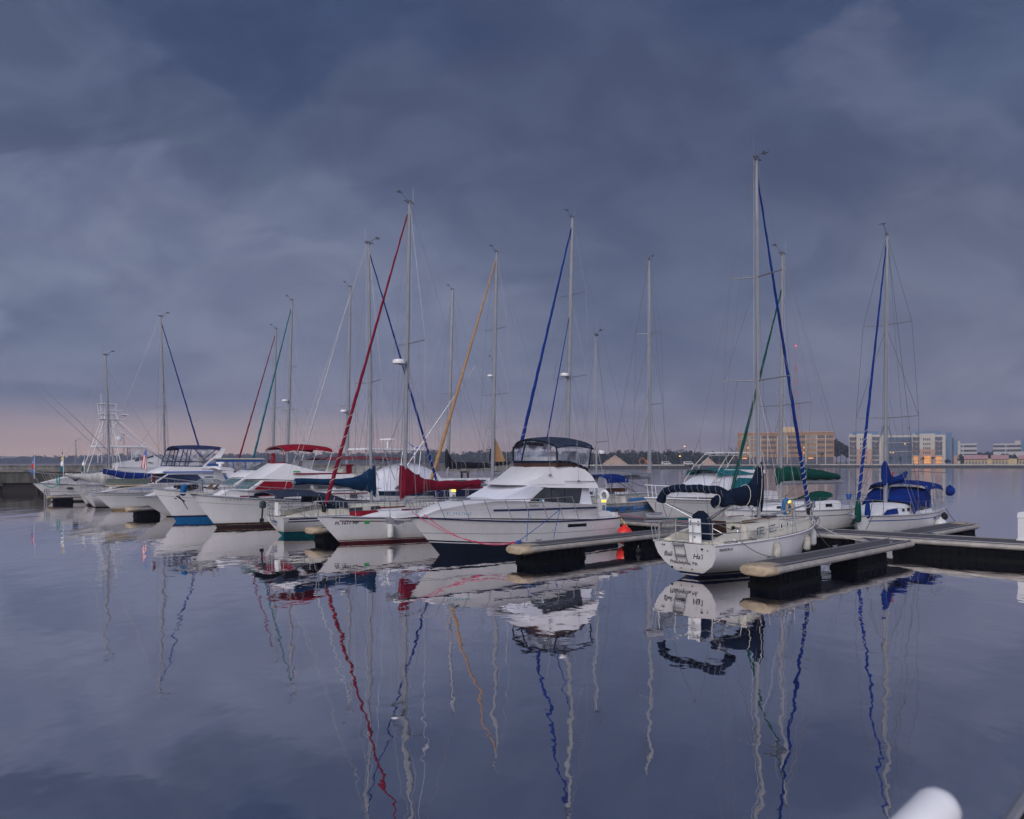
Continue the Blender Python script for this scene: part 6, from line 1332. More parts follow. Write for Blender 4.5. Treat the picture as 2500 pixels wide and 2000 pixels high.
# ---- motor yacht with a faded red awning
b = Boat('motor_yacht', 'cream motor yacht with a long faded red awning behind the crimson furled jib', 'motor yacht', (-9.3, 63.6), 180+HA, 'motor yachts')
b.hull(11.6, 4.0, 1.8, 1.4, ts=.9, tm=.4, power=True, so=-.1, rows=[('z', .15, 1), ('f', .5, 0), ('f', 1, 0)], ka=1.3, kb=1.6)
prof = [(1.0, 1.5), (9.3, 1.8), (8.2, 2.6), (1.0, 2.6)]
ph = b.prism('deckhouse', prof, 1.7, 'gelcoat_cream', wt=.05, narrow=.2, bulge=.3)
for x in (2.0, 3.6, 5.2, 6.6): b.sidewin(ph, [(x+.9, 1.95), (x, 1.95), (x, 2.4), (x+.9, 2.4)], 'window_tint', sds=(1,), parent=ph['o'])
prof = [(1.2, 2.6), (6.9, 2.65), (6.5, 3.2), (1.2, 3.15)]
b.prism('upper_deck', prof, 1.6, 'gelcoat_dirty', wt=.05, narrow=.15, bulge=.2)
b.canopy('awning', .3, 8.2, 1.8, lambda f: 3.72+.12*math.sin(f*math.pi), 'faded_red', crown=.14, drop=.1, hoops=[(0, .4, 2.6, 1.7), (.3, 2.8, 2.6, 1.7), (.6, 5.0, 2.6, 1.7), (1, 7.2, 2.6, 1.6)])
b.rails(2.0, 11.2, .8, 8, slant=.1, r=.02, hend=.8)
m = MB(); m.box(5.6, 6.4, .6, 1.4, 2.6, 3.3); b.part('red_locker', m, 'red_canvas')

# ---- white fishing boat with dome cover and half tower
b = Boat('sport_fishing_boat', 'white fishing boat with domed white cover and pipe hardtop left of the crimson boom cover', 'motorboat', (-5.0, 57.5), 180+HA, 'motor yachts')
b.hull(11.0, 3.9, 1.7, 1.3, ts=.9, tm=.4, power=True, so=-.1, rows=[('z', .15, 2), ('f', .45, 0), ('f', .75, 0), ('f', 1, 1)], mats=['gelcoat', 'teal_navy', 'boot_black'], ka=1.3, kb=1.6)
m = MB(); rings = []
for i in range(9):
    f = i/8; rings.append([(lerp(1.6, 7.6, f), math.cos(k*math.pi/9)*1.55*(1-.35*f**3), 1.45+math.sin(k*math.pi/9)*(2.0*math.sin(min(1, .2+.75*f)*math.pi)**.7)) for k in range(10)])
m.loft(rings); b.part('boat_cover', m, 'canvas_white')
m = MB(); m.slab([(3.6, -1.58, 1.6), (5.8, -1.55, 1.6), (4.4, -1.5, 2.6), (3.8, -1.5, 2.6)], (0, 3.1, 0)); b.part('dark_window', m, 'window_tint')
m = MB(); m.box(3.2, 8.0, -1.3, 1.3, 4.35, 4.47); ht = b.part('hardtop', m, 'paint_white')
for sd in (1, -1):
    for xx in (3.4, 5.0, 6.6, 7.9): m = MB(); m.tube([(xx, sd*1.2, 4.35), (xx+(.4 if xx < 6 else -.8), sd*1.4, 2.2)], .03, 5); m.build('pipe_leg', 'steel', ht)
    m = MB(); m.tube([(3.4, sd*1.2, 4.35), (5.6, sd*1.35, 2.9)], .02, 5); m.tube([(6.6, sd*1.2, 4.35), (5.0, sd*1.35, 2.9)], .02, 5); m.build('brace', 'steel', ht)
    m = MB(); m.tube([(5.5, sd*1.5, 2.4), (2.2, sd*2.9, 7.6), (.2, sd*3.6, 10.6)], [.035, .025, .012], 5); b.part('outrigger', m, 'steel')
m = MB(); m.tube([(5.5, 0, 4.5), (5.5, 0, 5.1)], .05, 5); m.box(5.3, 5.7, -.7, .7, 5.1, 5.2); m.build('radar_scanner', 'paint_white', ht)
o = thing('wind_generator', 'small blue-bladed wind generator on a pole left of the tan furled jib', 'turbine', (-7.6, 57.5, 1.4))
m = MB(); m.tube([(0, 0, 0), (0, 0, 3.1)], .05, 6); m.tube([(-.5, 0, .9), (0, 0, 1.5), (.5, 0, .9)], .03, 5); m.build('pole', 'paint_white', o)
for k in range(3):
    a = R(15+120*k); m = MB(); m.slab([(.05*math.cos(a+1.5), -.1, 3.15+.05*math.sin(a+1.5)), (.9*math.cos(a), -.1, 3.15+.9*math.sin(a)), (.12*math.cos(a-.6), -.1, 3.15+.12*math.sin(a-.6))], (0, .03, 0)); m.build('blade', 'accent_blue', o)
m = MB(); m.tube([(0, -.12, 3.15), (0, .4, 3.15)], .08, 8); m.slab([(0, .3, 3.1), (0, .7, 3.0), (0, .7, 3.4)], (.02, 0, 0)); m.build('hub', 'paint_white', o)

# ---- tall tuna tower boat, left
b = Boat('sport_fishing_boat', 'white sport fishing boat with a very tall pipe tower and sweeping outriggers at the left', 'motorboat', (-51.8, 86.6), 38, 'motor yachts')
b.hull(14.5, 4.6, 2.3, 1.3, ts=.9, tm=.42, power=True, so=-.1, bo=1.6, rows=[('z', .15, 1), ('f', .5, 0), ('f', 1, 0)], ka=1.3, kb=1.7)
prof = [(4.4, 1.5), (12.4, 2.1), (10.4, 2.7), (8.4, 3.0), (4.6, 2.9)]
ph = b.prism('deckhouse', prof, 1.8, 'gelcoat', wt=.08, xa=7, xb_=12.6, narrow=.6, bulge=.2, crown=.1)
prof = [(4.6, 2.9), (10.9, 2.65), (9.2, 4.05), (8.6, 4.35), (6.4, 3.75), (4.6, 3.35)]
pf = b.prism('flybridge', prof, 1.75, 'gelcoat', wt=.12, xa=7, xb_=11, narrow=.3, bulge=.3)
for (x0, x1) in ((6.5, 7.0), (7.1, 7.75), (7.85, 8.6)):
    z0 = lambda x: 3.62+(x-6.4)*.27
    b.sidewin(pf, [(x1, z0(x1)-.08), (x0, z0(x0)-.08), (x0, z0(x0)+.10), (x1, z0(x1)+.22 if x1 < 8.2 else z0(x1)+.12)], 'window_tint', parent=pf['o'])
b.sidewin(pf, [(8.4, 3.35), (7.9, 3.38), (8.0, 3.5), (8.6, 3.42)], 'window_tint', parent=pf['o'], name='vent_window')
b.prism('windscreen', [(6.3, 3.95), (9.0, 4.35), (7.6, 5.2), (6.2, 5.2)], 1.45, 'clear_vinyl_faded', wt=.05, narrow=.2, bulge=.3)
m = MB(); m.box(2.2, 7.8, -1.6, 1.6, 5.25, 5.48); ht = b.part('hardtop', m, 'paint_white')
pipes = []
for sd in (1, -1):
    legs = [[(1.2, sd*1.9, 1.6), (2.3, sd*1.6, 5.3), (3.3, sd*.9, 8.6), (3.5, sd*.8, 9.6)], [(12.9, sd*1.6, 2.4), (7.9, sd*1.55, 5.5), (4.8, sd*.95, 8.6), (4.6, sd*.8, 9.3)], [(5.0, sd*1.9, 2.9), (4.6, sd*1.5, 5.3), (4.2, sd*.9, 8.6)]]
    for lg in legs: m = MB(); m.tube(lg, .045, 6); m.build('tower_leg', 'paint_white', b.o)
    m = MB(); m.tube([(2.3, sd*1.6, 5.4), (4.8, sd*.95, 8.5)], .03, 5); m.tube([(7.4, sd*1.5, 5.5), (3.4, sd*.9, 8.5)], .03, 5); m.tube([(2.9, sd*1.2, 7.2), (6.1, sd*1.2, 7.0)], .03, 5); m.build('brace', 'paint_white', b.o)
    m = MB(); m.tube([(4.6, sd*2.1, 3.6), (.5, sd*3.2, 8.0), (-3.6, sd*3.4, 12.2)], [.05, .035, .015], 5); b.part('outrigger', m, 'steel')
    for x in (3.0, 4.6, 6.2): m = MB(); m.tube([(x, sd*1.4, 3.4), (x, sd*1.4, 5.3)], .04, 5); m.build('hardtop_post', 'paint_white', ht)
m = MB(); m.tube([(4.0, 0, 5.4), (4.0, 0, 8.6)], .03, 5); m.tube([(4.4, 0, 5.4), (4.4, 0, 8.6)], .03, 5); [m.tube([(4.0, 0, 5.7+.35*i), (4.4, 0, 5.7+.35*i)], .02, 4) for i in range(8)]; b.part('tower_ladder', m, 'paint_white')
for z_, x0, x1, w_, nm in ((8.6, 2.9, 5.4, 1.1, 'tower_platform'), (9.25, 3.0, 4.6, .85, 'control_deck'), (10.4, 2.8, 4.7, .95, 'sun_top')):
    m = MB(); m.box(x0, x1, -w_, w_, z_, z_+.07); m.build(nm, 'paint_white', b.o)
for sd in (1, -1):
    m = MB(); m.tube([(3.0, sd*.8, 9.3), (2.9, sd*.9, 10.4)], .03, 5); m.tube([(4.5, sd*.8, 9.3), (4.6, sd*.9, 10.4)], .03, 5); m.tube([(2.9, sd*.95, 9.8), (5.2, sd*.95, 9.7)], .03, 5); m.tube([(3.2, sd*.3, 10.4), (3.1, sd*.3, 11.7)], .012, 4); b.part('tower_rail', m, 'paint_white')
m = MB(); m.tube([(5.6, 0, 9.0), (5.6, 0, 9.2)], .1, 6); m.box(5.2, 6.0, -.7, .7, 9.2, 9.32); b.part('radar_scanner', m, 'paint_white')
m = MB(); m.tube([(7.6, 0, 5.5), (7.6, 0, 5.8)], .1, 6); m.sphere((5.2, .6, 6.4), .35, 10, 6); b.part('radar_dome', m, 'paint_white')

# ================================================================== FAR SHORE
edge = [(2200, 395), (900, 400), (293, 412), (230, 428), (187, 446), (140, 400), (82, 372), (40, 352), (12, 350), (-20, 520), (-130, 800), (-420, 1130), (-950, 1240), (-2600, 1300)]
LZ = 1.75
m = MB(); n = len(edge)
vs = [(x, y, -.3) for x, y in edge]+[(x, y+2.5, LZ) for x, y in edge]; m.add(vs, [(i, i+1, n+i+1, n+i) for i in range(n-1)])
tag(m.build('river_bank', 'rock_grey'), None, None, None, 'structure')
m = MB(); P = [[(x, y+2.5, LZ), (x*1.02, y+60, LZ+.15), (x*1.1, 1500 if y < 1000 else y+300, LZ+.8), (x*1.3, 7000, LZ+2)] for x, y in edge]; m.grid(P); tag(m.build('ground', 'soil', smooth=False), None, None, None, 'structure')
m = MB(); P = [(x, y+2.2) for x, y in edge[:10]]; n = len(P); m.add([(x, y, z) for z in (LZ-.15, LZ+.42) for x, y in P]+[(x, y+1.2, LZ+.42) for x, y in P], [(i, i+1, n+i+1, n+i) for i in range(n-1)]+[(n+i, n+i+1, 2*n+i+1, 2*n+i) for i in range(n-1)]); tag(m.build('promenade', 'plaster_cream', smooth=False), None, None, None, 'structure')
# walkway rail on the bank
def railing(x0, y0, x1, y1, label):
    o = thing('railing', label, 'railing', (x0, y0, LZ)); L = math.hypot(x1-x0, y1-y0); o.rotation_euler[2] = math.atan2(y1-y0, x1-x0)
    m = MB(); [m.box(0, L, -.05, .05, z, z+.08) for z in (.5, 1.05)]; m.build('rail_bar', 'rail_grey', o)
    m = MB(); [m.box(x-.05, x+.05, -.05, .05, 0, 1.1) for x in [i*2.4 for i in range(int(L/2.4)+1)]]; m.build('rail_post', 'rail_grey', o)
railing(140, 404, 187, 450, 'pale promenade railing below the tan office building'); railing(187, 450, 230, 432, 'promenade railing in front of the left apartment wing'); railing(230, 432, 293, 416, 'promenade railing in front of the yellow houses and the lit ground floor')

def bx(px, D): return (px-1250)/1800*D
def bz(py, D): return CH-(py-1128)/1800*D
class Bld:
    def __init__(s, name, label, D, depth=16, cat='building'):
        s.D = D; s.dep = depth; s.o = thing(name, label, cat, (0, 0, 0)); s.org = None
    def blk(s, name, p0, p1, y0, y1, mt, off=0., dep=None):
        D = s.D; m = MB(); zt, zb = bz(y0, D), max(LZ-.2, bz(y1, D)) if y1 < 1134 else LZ-.3
        if s.org is None:
            s.org = Vector((bx((p0+p1)/2, D), D, LZ)); s.o.location = s.org; th = math.atan2(s.org.x, D); s.cs = math.cos(th); s.o.rotation_euler[2] = -th
        m.box(s.lx(p0), s.lx(p1), -off, (dep or s.dep), zb-LZ, zt-LZ); return m.build(name, mt, s.o, smooth=False)
    def lx(s, p): return (bx(p, s.D)-s.org.x)*s.cs
    def win(s, p0, p1, y0, y1, mt='glass_far', off=.1, name='window', parent=None, nm=0, frame='blind_cream', nh=0):
        D = s.D; x0, x1 = s.lx(p0), s.lx(p1); zt, zb = bz(y0, D)-LZ, max(0.02, bz(y1, D)-LZ)
        m = MB(); m.box(x0, x1, -off-.06, -off+.3, zb, zt); w_ = m.build(name, mt, parent or s.o, smooth=False)
        if nm or nh:
            f = MB(); [f.box(lerp(x0, x1, i/nm)-.07, lerp(x0, x1, i/nm)+.07, -off-.14, -off-.05, zb, zt) for i in range(nm+1) if nm]
            [f.box(x0, x1, -off-.13, -off-.05, lerp(zb, zt, i/(nh+1))-.06, lerp(zb, zt, i/(nh+1))+.06) for i in range(1, nh+1)]
            f.build('frame', frame, w_, smooth=False)
        return w_
# tan office block
B = Bld('office_building', 'tan brick six-storey office building with long window bands behind the furled blue jib', 468, 26)
B.blk('wall', 1798, 2034, 1056, 1140, 'brick_tan'); B.blk('penthouse', 1906, 1947, 1042, 1056, 'plaster_yellow', -4, 14); B.blk('roof_parapet', 1797.5, 2034.5, 1054.5, 1057, 'plaster_salmon', .3)
B.blk('brick_band', 1797.8, 2034.2, 1072, 1073, 'plaster_cream', .12, .5); 
rows = [(1064, 1070), (1077, 1083), (1090, 1096), (1103, 1108.5)]
cols = [(1807, 1828, 1), (1831, 1848, 1), (1858, 1873, 0), (1875, 1896, 0), (1907, 1921, 1), (1923, 1965, 0), (1970, 1992, 1), (1994, 2012, 0), (2015, 2031, 0)]
for r_, (ya, yb) in enumerate(rows):
    for c_, (xa, xb_, lt) in enumerate(cols):
        lit = (r_, c_) in ((2, 5), (3, 1))
        B.win(xa, xb_, ya, yb, 'blind_cream' if lt else 'glass_far', nm=8 if lt else 5, frame='shade_grey' if lt else 'brick_tan', nh=1 if lt else 0)
        if (r_ in (2, 3)) and c_ in (5, 0): B.win(xb_-5, xb_-1, ya+.6, yb-.4, 'window_lit', .2, name='lit_pane')
for c_, (xa, xb_, lt) in enumerate(cols): 
    B.win(xa-.5, xb_+.5, 1116, 1136, 'glass_far', nm=4, nh=2, frame='shade_grey', name='ground_window')
    if c_ in (0, 6): B.win(xa+3, xa+15, 1117.5, 1120.5, 'window_lit', .2, name='lit_pane')
for x in (1829.5, 1857, 1874, 1897.5, 1922, 1967, 1993, 2013.5): B.blk('pillar', x-1, x+1, 1064, 1140, 'plaster_cream', .5, .6)
# lattice radio tower behind it
o = thing('radio_tower', 'tall thin red and white lattice radio tower rising behind the tan office building', 'tower', (bx(1943, 640), 640, LZ)); H_ = bz(845, 640)-LZ
for i in range(16):
    z0, z1 = H_*.82*i/16, H_*.82*(i+1)/16; w0, w1 = 2.6*(1-.55*i/16), 2.6*(1-.55*(i+1)/16); m = MB(); c4 = [(-1, -1), (1, -1), (1, 1), (-1, 1)]
    for k in range(4):
        a, c = c4[k], c4[(k+1) % 4]; m.tube([(a[0]*w0, a[1]*w0, z0), (a[0]*w1, a[1]*w1, z1)], .11, 4); m.tube([(a[0]*w0, a[1]*w0, z0), (c[0]*w1, c[1]*w1, z1)], .07, 3); m.tube([(a[0]*w1, a[1]*w1, z1), (c[0]*w1, c[1]*w1, z1)], .07, 3)
    m.build('lattice_section', 'tower_red' if i % 2 else 'bridge_grey', o)
m = MB(); m.tube([(0, 0, H_*.8), (0, 0, H_)], [.35, .15], 6); m.build('antenna_mast', 'tower_red', o)
m = MB(); m.sphere((0, 0, H_+.3), .7, 8, 5); m.build('beacon', 'lamp_red', o)
# apartment complex: three buildings side by side
def balcs(B, p0, p1, ys, mt='cladding_slate'):
    for ya, yb in ys:
        w_ = B.win(p0, p1, ya, yb, 'glass_far', .02, nm=3, frame=mt, nh=0, name='balcony_opening')
        D = B.D; x0, x1 = B.lx(p0), B.lx(p1); z = bz(yb, D)-LZ; f = MB(); f.box(x0, x1, -.9, -.7, z, z+.12)
        for i in range(9): f.box(lerp(x0, x1, i/8)-.05, lerp(x0, x1, i/8)+.05, -.9, -.8, z, z+1.1)
        f.box(x0, x1, -.9, -.8, z+1.05, z+1.15); f.build('balustrade', 'rail_grey', w_, smooth=False)
        g = MB(); g.box(lerp(x0, x1, .45), lerp(x0, x1, .65), -.2, -.1, z+2.0, z+2.5); g.build('ceiling_lamp', 'blind_cream', w_, smooth=False)
def apt(label, o0, lit, D=455):
    B = Bld('apartment_building', label, D, 22); q = lambda x: o0+x
    B.blk('wall', q(0), q(82), 1062, 1140, 'plaster_cream', 0, 22); B.blk('blue_roof_storey', q(8), q(71), 1053, 1064, 'cladding_blue', -3, 18); B.blk('parapet', q(1), q(8), 1059, 1064, 'plaster_white', -.5, 10)
    B.blk('center_wall', q(19), q(56), 1059, 1097, 'plaster_cream', 1.6, 6); B.blk('salmon_wall', q(20.5), q(56), 1096.6, 1140, 'plaster_salmon', 1.7, 6); 
    ys = [(1067, 1076), (1080, 1090), (1090.5, 1101), (1101.5, 1112), (1115, 1122), (1125, 1135)] if not lit else [(1067, 1076), (1080, 1090), (1090.5, 1101), (1101.5, 1112)]
    balcs(B, q(2), q(18.5), ys); balcs(B, q(57.5), q(74), ys)
    for yy in (1077, 1112.5, 1123): B.blk('floor_band', q(-.5), q(18.8), yy, yy+1.4, 'plaster_white', .8, 1.2); B.blk('floor_band', q(57), q(76), yy, yy+1.4, 'plaster_white', .8, 1.2)
    for yy in (1070, 1081.5, 1091.5, 1103)+(() if lit else (1115, 1127)):
        for xx in (28, 33, 38, 42.5): B.win(q(xx), q(xx+2.6), yy, yy+5.5, 'glass_far', 1.75, nh=1, frame='rail_grey')
    if lit:
        for xa, xb_ in ((4, 17.5), (30, 46), (59, 73)): B.win(q(xa), q(xb_), 1113.5, 1132, 'window_lit', 1.75 if xa == 30 else .15, name='lit_window', nm=5, nh=2, frame='brick_tan')
        B.win(q(60), q(72), 1090, 1098, 'lamp_orange', .12, name='string_lights') if False else None
    return B
apt('left apartment wing, pale with salmon lower storeys, behind the blue furled jib', 2072, False)
B = Bld('apartment_building', 'recessed slate-blue middle apartment block with rows of dark balconies', 470, 20)
B.blk('wall', 2154, 2226, 1063, 1140, 'plaster_cream'); B.blk('slate_wall', 2160, 2225, 1068, 1140, 'cladding_slate', .3, 5)
for ya, yb in ((1070, 1079), (1083, 1092), (1094, 1101), (1105, 1113), (1117, 1133)):
    for i in range(4): balcs(B, 2162+i*16, 2175+i*16, [(ya, yb)])
for yy in (1080.5, 1102): B.blk('floor_band', 2158, 2226, yy, yy+1.5, 'plaster_white', .9, 1.3)
for i in range(9): B.blk('roof_unit', 2160+i*7, 2162+i*7, 1061, 1063.5, 'rail_grey', -3, 5)
apt('right apartment wing with glowing orange ground-floor windows', 2226, True)
B = Bld('apartment_building', 'pair of narrow blue-clad stair towers at the right end of the apartments', 462, 18)
B.blk('blue_tower', 2310, 2324, 1056, 1140, 'cladding_blue', 0, 15); B.blk('dark_bay', 2324, 2328.5, 1069, 1140, 'glass_far', -.5, 8); B.blk('wall', 2300, 2310, 1064, 1140, 'plaster_cream', -1, 10); B.blk('blue_tower', 2328.5, 2338, 1075, 1112, 'cladding_blue', 0, 15); B.blk('salmon_wall', 2328.5, 2338.5, 1112, 1140, 'plaster_salmon', .1, 15); B.blk('wall', 2338, 2344, 1077, 1140, 'plaster_cream', -1, 14)
B = Bld('office_building', 'small white office block with dark window bands right of the blue towers', 560, 20)
B.blk('wall', 2345, 2385, 1083, 1140, 'plaster_white')
for yy in (1087, 1098, 1108): B.win(2346, 2350, yy, yy+5); B.win(2353, 2384, yy, yy+5, nm=6, frame='shade_grey')
B = Bld('office_building', 'white office block with dark window bands at the right edge', 560, 24)
B.blk('wall', 2424, 2530, 1083, 1140, 'plaster_white'); B.blk('penthouse', 2478, 2530, 1076, 1084, 'plaster_cream', -2, 12); B.blk('stair_tower', 2494, 2530, 1071, 1100, 'cladding_blue', 1, 8)
for yy in (1086.5, 1097): B.win(2424.5, 2454, yy, yy+5.5, nm=6, frame='shade_grey'); B.win(2457, 2493, yy, yy+5.5, nm=7, frame='shade_grey')
for i, (xa, xb_) in enumerate(((2354, 2412), (2420, 2463), (2486, 2540))):
    B = Bld('row_house', ['yellow low building with a pink roof, left of three', 'yellow low building with a pink roof, middle of three', 'yellow low building with a pink roof, cut by the right edge'][i], 432, 12)
    B.blk('wall', xa, xb_+(8 if i == 0 else 20 if i == 1 else 0), 1120, 1140, 'plaster_yellow')
    m = MB(); x0, x1 = B.lx(xa-1), B.lx(xb_); z0, z1 = bz(1121, 432)-LZ, bz(1111, 432)-LZ; m.loft([[(x, -1, z0), (x, 3.5, z1), (x, 9, z1), (x, 13, z0)] for x in (x0, x1)]); m.build('roof', 'roof_pink', B.o, smooth=False)
    k = int((xb_-xa)/8)
    for j in range(k): B.win(xa+3+j*8, xa+8+j*8, 1126, 1133, 'glass_far', nm=2, frame='plaster_cream')

# ---------- trees
def crown_mesh(mb, c, rx, rz, n, size, rnd, flat=.6):
    for i in range(n):
        u, v = rnd.uniform(0, 2*math.pi), rnd.uniform(-1, 1); q = rnd.random()**.4; s_ = math.sqrt(1-v*v)
        p = Vector((c[0]+rx*q*s_*math.cos(u), c[1]+rx*q*s_*math.sin(u), c[2]+rz*q*v))
        a, e = rnd.uniform(0, 6.28), rnd.uniform(-.9, .9); d1 = Vector((math.cos(a), math.sin(a)*.6, e)).normalized()*size*rnd.uniform(.5, 1.1); d2 = Vector((-math.sin(a)*.5, math.cos(a), rnd.uniform(-1, 1))).normalized()*size*rnd.uniform(.4, 1.)
        mb.add([p-d1, p-d2*.8, p+d1*.9, p+d2], [(0, 1, 2, 3)])
def wood(name, pts, label, hrange, rr_, n, size, mt, seed, trunks=True):
    rnd = random.Random(seed); m = MB(); t = MB()
    for (x, y, h) in pts:
        r = rnd.uniform(*rr_); k = rnd.randint(2, 4); base = LZ
        for j in range(k):
            dx, dz = rnd.uniform(-.6, .6)*r, rnd.uniform(-.25, .1)*h; crown_mesh(m, (x+dx, y+rnd.uniform(-2, 2), base+h*.72+dz), r*rnd.uniform(.5, .8), h*.26*rnd.uniform(.7, 1.1), n//k, size, rnd)
        crown_mesh(m, (x, y, base+h*.32), r*1.0, h*.32, n//2, size*1.2, rnd)
        t.tube([(x, y, base-.2), (x, y, base+h*.75)], .25, 4)
    o = m.build(name, mt, smooth=False); tag(o, label, 'woodland', None, 'stuff'); tt = t.build('trunk', 'bark', o, smooth=False); tt['kind'] = 'stuff'
rnd = random.Random(21); pts = []
def prof_h(px):   # tree-top skyline in the photo
    k = [(-300, 1118), (0, 1116), (200, 1112), (480, 1108), (700, 1105), (880, 1106), (1000, 1100), (1070, 1097), (1120, 1106), (1200, 1098), (1330, 1102), (1450, 1103), (1550, 1101), (1640, 1097), (1700, 1103), (1790, 1106), (2040, 1090), (2080, 1104), (2360, 1108), (2420, 1103), (2500, 1107), (2800, 1107)]
    for (a, ya), (c, yc) in zip(k, k[1:]):
        if a <= px <= c: return lerp(ya, yc, (px-a)/(c-a))
    return 1108
def Dp(px): 
    k = [(-300, 1300), (600, 1260), (900, 1000), (1060, 760), (1300, 560), (1420, 470), (2800, 560)]
    for (a, ya), (c, yc) in zip(k, k[1:]):
        if a <= px <= c: return lerp(ya, yc, (px-a)/(c-a))
far, midp, nearp = [], [], []
px = -260
while px < 2720:
    D = Dp(px)+rnd.uniform(0, 30)
    for layer in range(2):
        DD = D+layer*40; h = (bz(prof_h(px)+rnd.uniform(-2.5, 3.5)-(4 if rnd.random() < .07 else 0), DD)-LZ)*(1 if layer else rnd.uniform(.6, .95))
        (far if px < 880 else midp if px < 1330 else nearp).append((bx(px+rnd.uniform(-3, 3), DD), DD, max(4, h)))
    px += (7 if px < 1330 else 9)
nearp = [p for p in nearp if not (1798 < p[0]/p[1]*1800+1250 < 2345 )]
wood('far_woodland', far, 'hazy blue tree line along the far shore on the left', (8, 14), (5, 8), 70, 2.6, 'leaf_far', 1)
wood('far_woodland', midp, 'grey-green wooded shore behind the tan furled jib', (8, 14), (3.4, 5.5), 130, 1.35, 'leaf_far', 2)
wood('far_woodland', nearp, 'dark green tree line behind the sand heaps and the right-hand houses', (8, 14), (2.6, 4.4), 130, 1.0, 'leaf_dark', 3)
def tree(px, D, top, r, mt, label, n=260, size=.8, palm=False, bare=False, name=None, crowns=5):
    rnd = random.Random(int(px*7+D)); h = bz(top, D)-LZ; o = thing(name or ('palm_tree' if palm else 'tree'), label, 'tree', (bx(px, D), D, LZ), 0, 'individual trees on the far shore')
    m = MB(); m.tube([(0, 0, -.2), (.15, 0, h*.4), (-.1, .1, h*.8)], [.28 if not palm else .2, .2, .12], 6)
    if not palm:
        for k in range(9 if bare else 5):
            a = rnd.uniform(0, 6.28); z = h*rnd.uniform(.3, .7); e = Vector((math.cos(a)*r*.8, math.sin(a)*r*.8, z+h*rnd.uniform(.15, .3))); m.tube([(0, 0, z), e*.6+Vector((0, 0, z*.4)), e], [.12, .08, .04], 4)
            if bare:
                for q in range(5): m.tube([e*.7+Vector((0, 0, z*.3)), e+Vector((rnd.uniform(-1, 1)*r*.5, rnd.uniform(-1, 1), rnd.uniform(0, h*.25)))], [.04, .02], 3)
    m.build('trunk', 'bark', o)
    m = MB()
    if palm:
        for k in range(16):
            a = rnd.uniform(0, 6.28); el = rnd.uniform(-.5, .9); L_ = r*rnd.uniform(.8, 1.1); P = []
            for j in range(5):
                f = j/4; c = Vector((math.cos(a)*L_*f, math.sin(a)*L_*f, h*.82+el*L_*f-L_*.9*f*f)); s_ = Vector((-math.sin(a), math.cos(a), -.5))*.35*(1-f*.6); P.append([c-s_, c, c+s_])
            m.grid(P)
    elif bare: crown_mesh(m, (0, 0, h*.75), r, h*.22, 30, .35, rnd)
    else:
        for k in range(crowns): crown_mesh(m, (rnd.uniform(-.6, .6)*r, rnd.uniform(-.5, .5)*r, h*rnd.uniform(.5, .85)), r*rnd.uniform(.4, .65), h*.16, n//crowns, size, rnd)
    m.build('crown', mt, o, smooth=False)
tree(2052, 472, 1073, 5.0, 'leaf_dark', 'tall dark tree between the tan office building and the apartments, nearer the apartments', 1700, .9, crowns=14)
tree(2042, 478, 1085, 3.0, 'leaf_dark', 'slimmer dark tree close to the right end of the tan office building', 800, .8, crowns=8)
tree(2066, 470, 1088, 3.0, 'leaf_dark', 'low dark tree touching the left apartment wing', 800, .8, crowns=8)
tree(1790, 455, 1089, 3.5, 'leaf_olive', 'bare leafless tree left of the tan office building', bare=True)
tree(1795, 440, 1112, 3.0, 'leaf_olive', 'low brownish tree at the foot of the tan office building, left end', 160, .6)
tree(2005, 448, 1102, 1.9, 'leaf_mid', 'palm tree in front of the right part of the tan office building', palm=True)
for px_, tp, lb in ((2174, 1112, 'palm in front of the slate-blue block, left one with a lit yellow crown'), (2196, 1114, 'palm in front of the slate-blue block, right one'), (2253, 1113, 'palm left of the middle glowing window'), (2276, 1113, 'palm right of the middle glowing window')):
    tree(px_, 438, tp, 1.6, 'leaf_mid', lb, palm=True)
for px_, tp, r_, lb in ((2312, 1120, 2.2, 'dark bush at the foot of the blue stair tower'), (2349, 1108, 2.2, 'dark tree between the blue towers and the left yellow house'), (2416, 1110, 1.6, 'dark tree in the gap between the left and middle yellow houses'), (2474, 1107, 2.6, 'dark tree between the middle and right yellow houses')):
    tree(px_, 440, tp, r_, 'leaf_dark', lb, 220, .6)
for px_, lb, mt_ in ((1610, 'low olive bush by the shore left of the yellow shrub', 'leaf_mid'), (1672, 'yellowish shrub on the shore near the white van', 'leaf_olive'), (1700, 'olive bush left of the right sand heap', 'leaf_mid'), (1760, 'brownish shrub right of the sand heaps', 'leaf_olive')):
    tree(px_, 392, 1127, 2.2, mt_, lb, 160, .45, name='bush')
# ---------- sand heaps, excavator, vans, lamps, bridge
def heap(px0, px1, top, D, label):
    x0, x1 = bx(px0, D), bx(px1, D); r = (x1-x0)/2; h = bz(top, D)-LZ; o = None; rings = []; K = 9
    for j in range(K+1):
        f = j/K; rings.append([((r*(1-f)+.05)*math.cos(a*.3927)*(1+.08*wig(a*1.1+f*4)), (r*(1-f)+.05)*math.sin(a*.3927)*.8, -.4+(h+.4)*(f**.92)+.25*wig(a+f*7)*(1-f)) for a in range(16)])
    m = MB(); m.loft(rings); o = m.build('sand_heap', 'sand_heap', ang=80); o.location = ((x0+x1)/2, D, LZ); tag(o, label, 'sand heap')
heap(1465, 1538, 1111, 405, 'large pale sand heap on the shore right of the big motor yacht'); heap(1706, 1752, 1117, 410, 'smaller pale sand heap on the shore behind the teal canvas boat')
o = thing('excavator', 'small orange excavator beside the large sand heap', 'excavator', (bx(1583, 380), 380, LZ), 200)
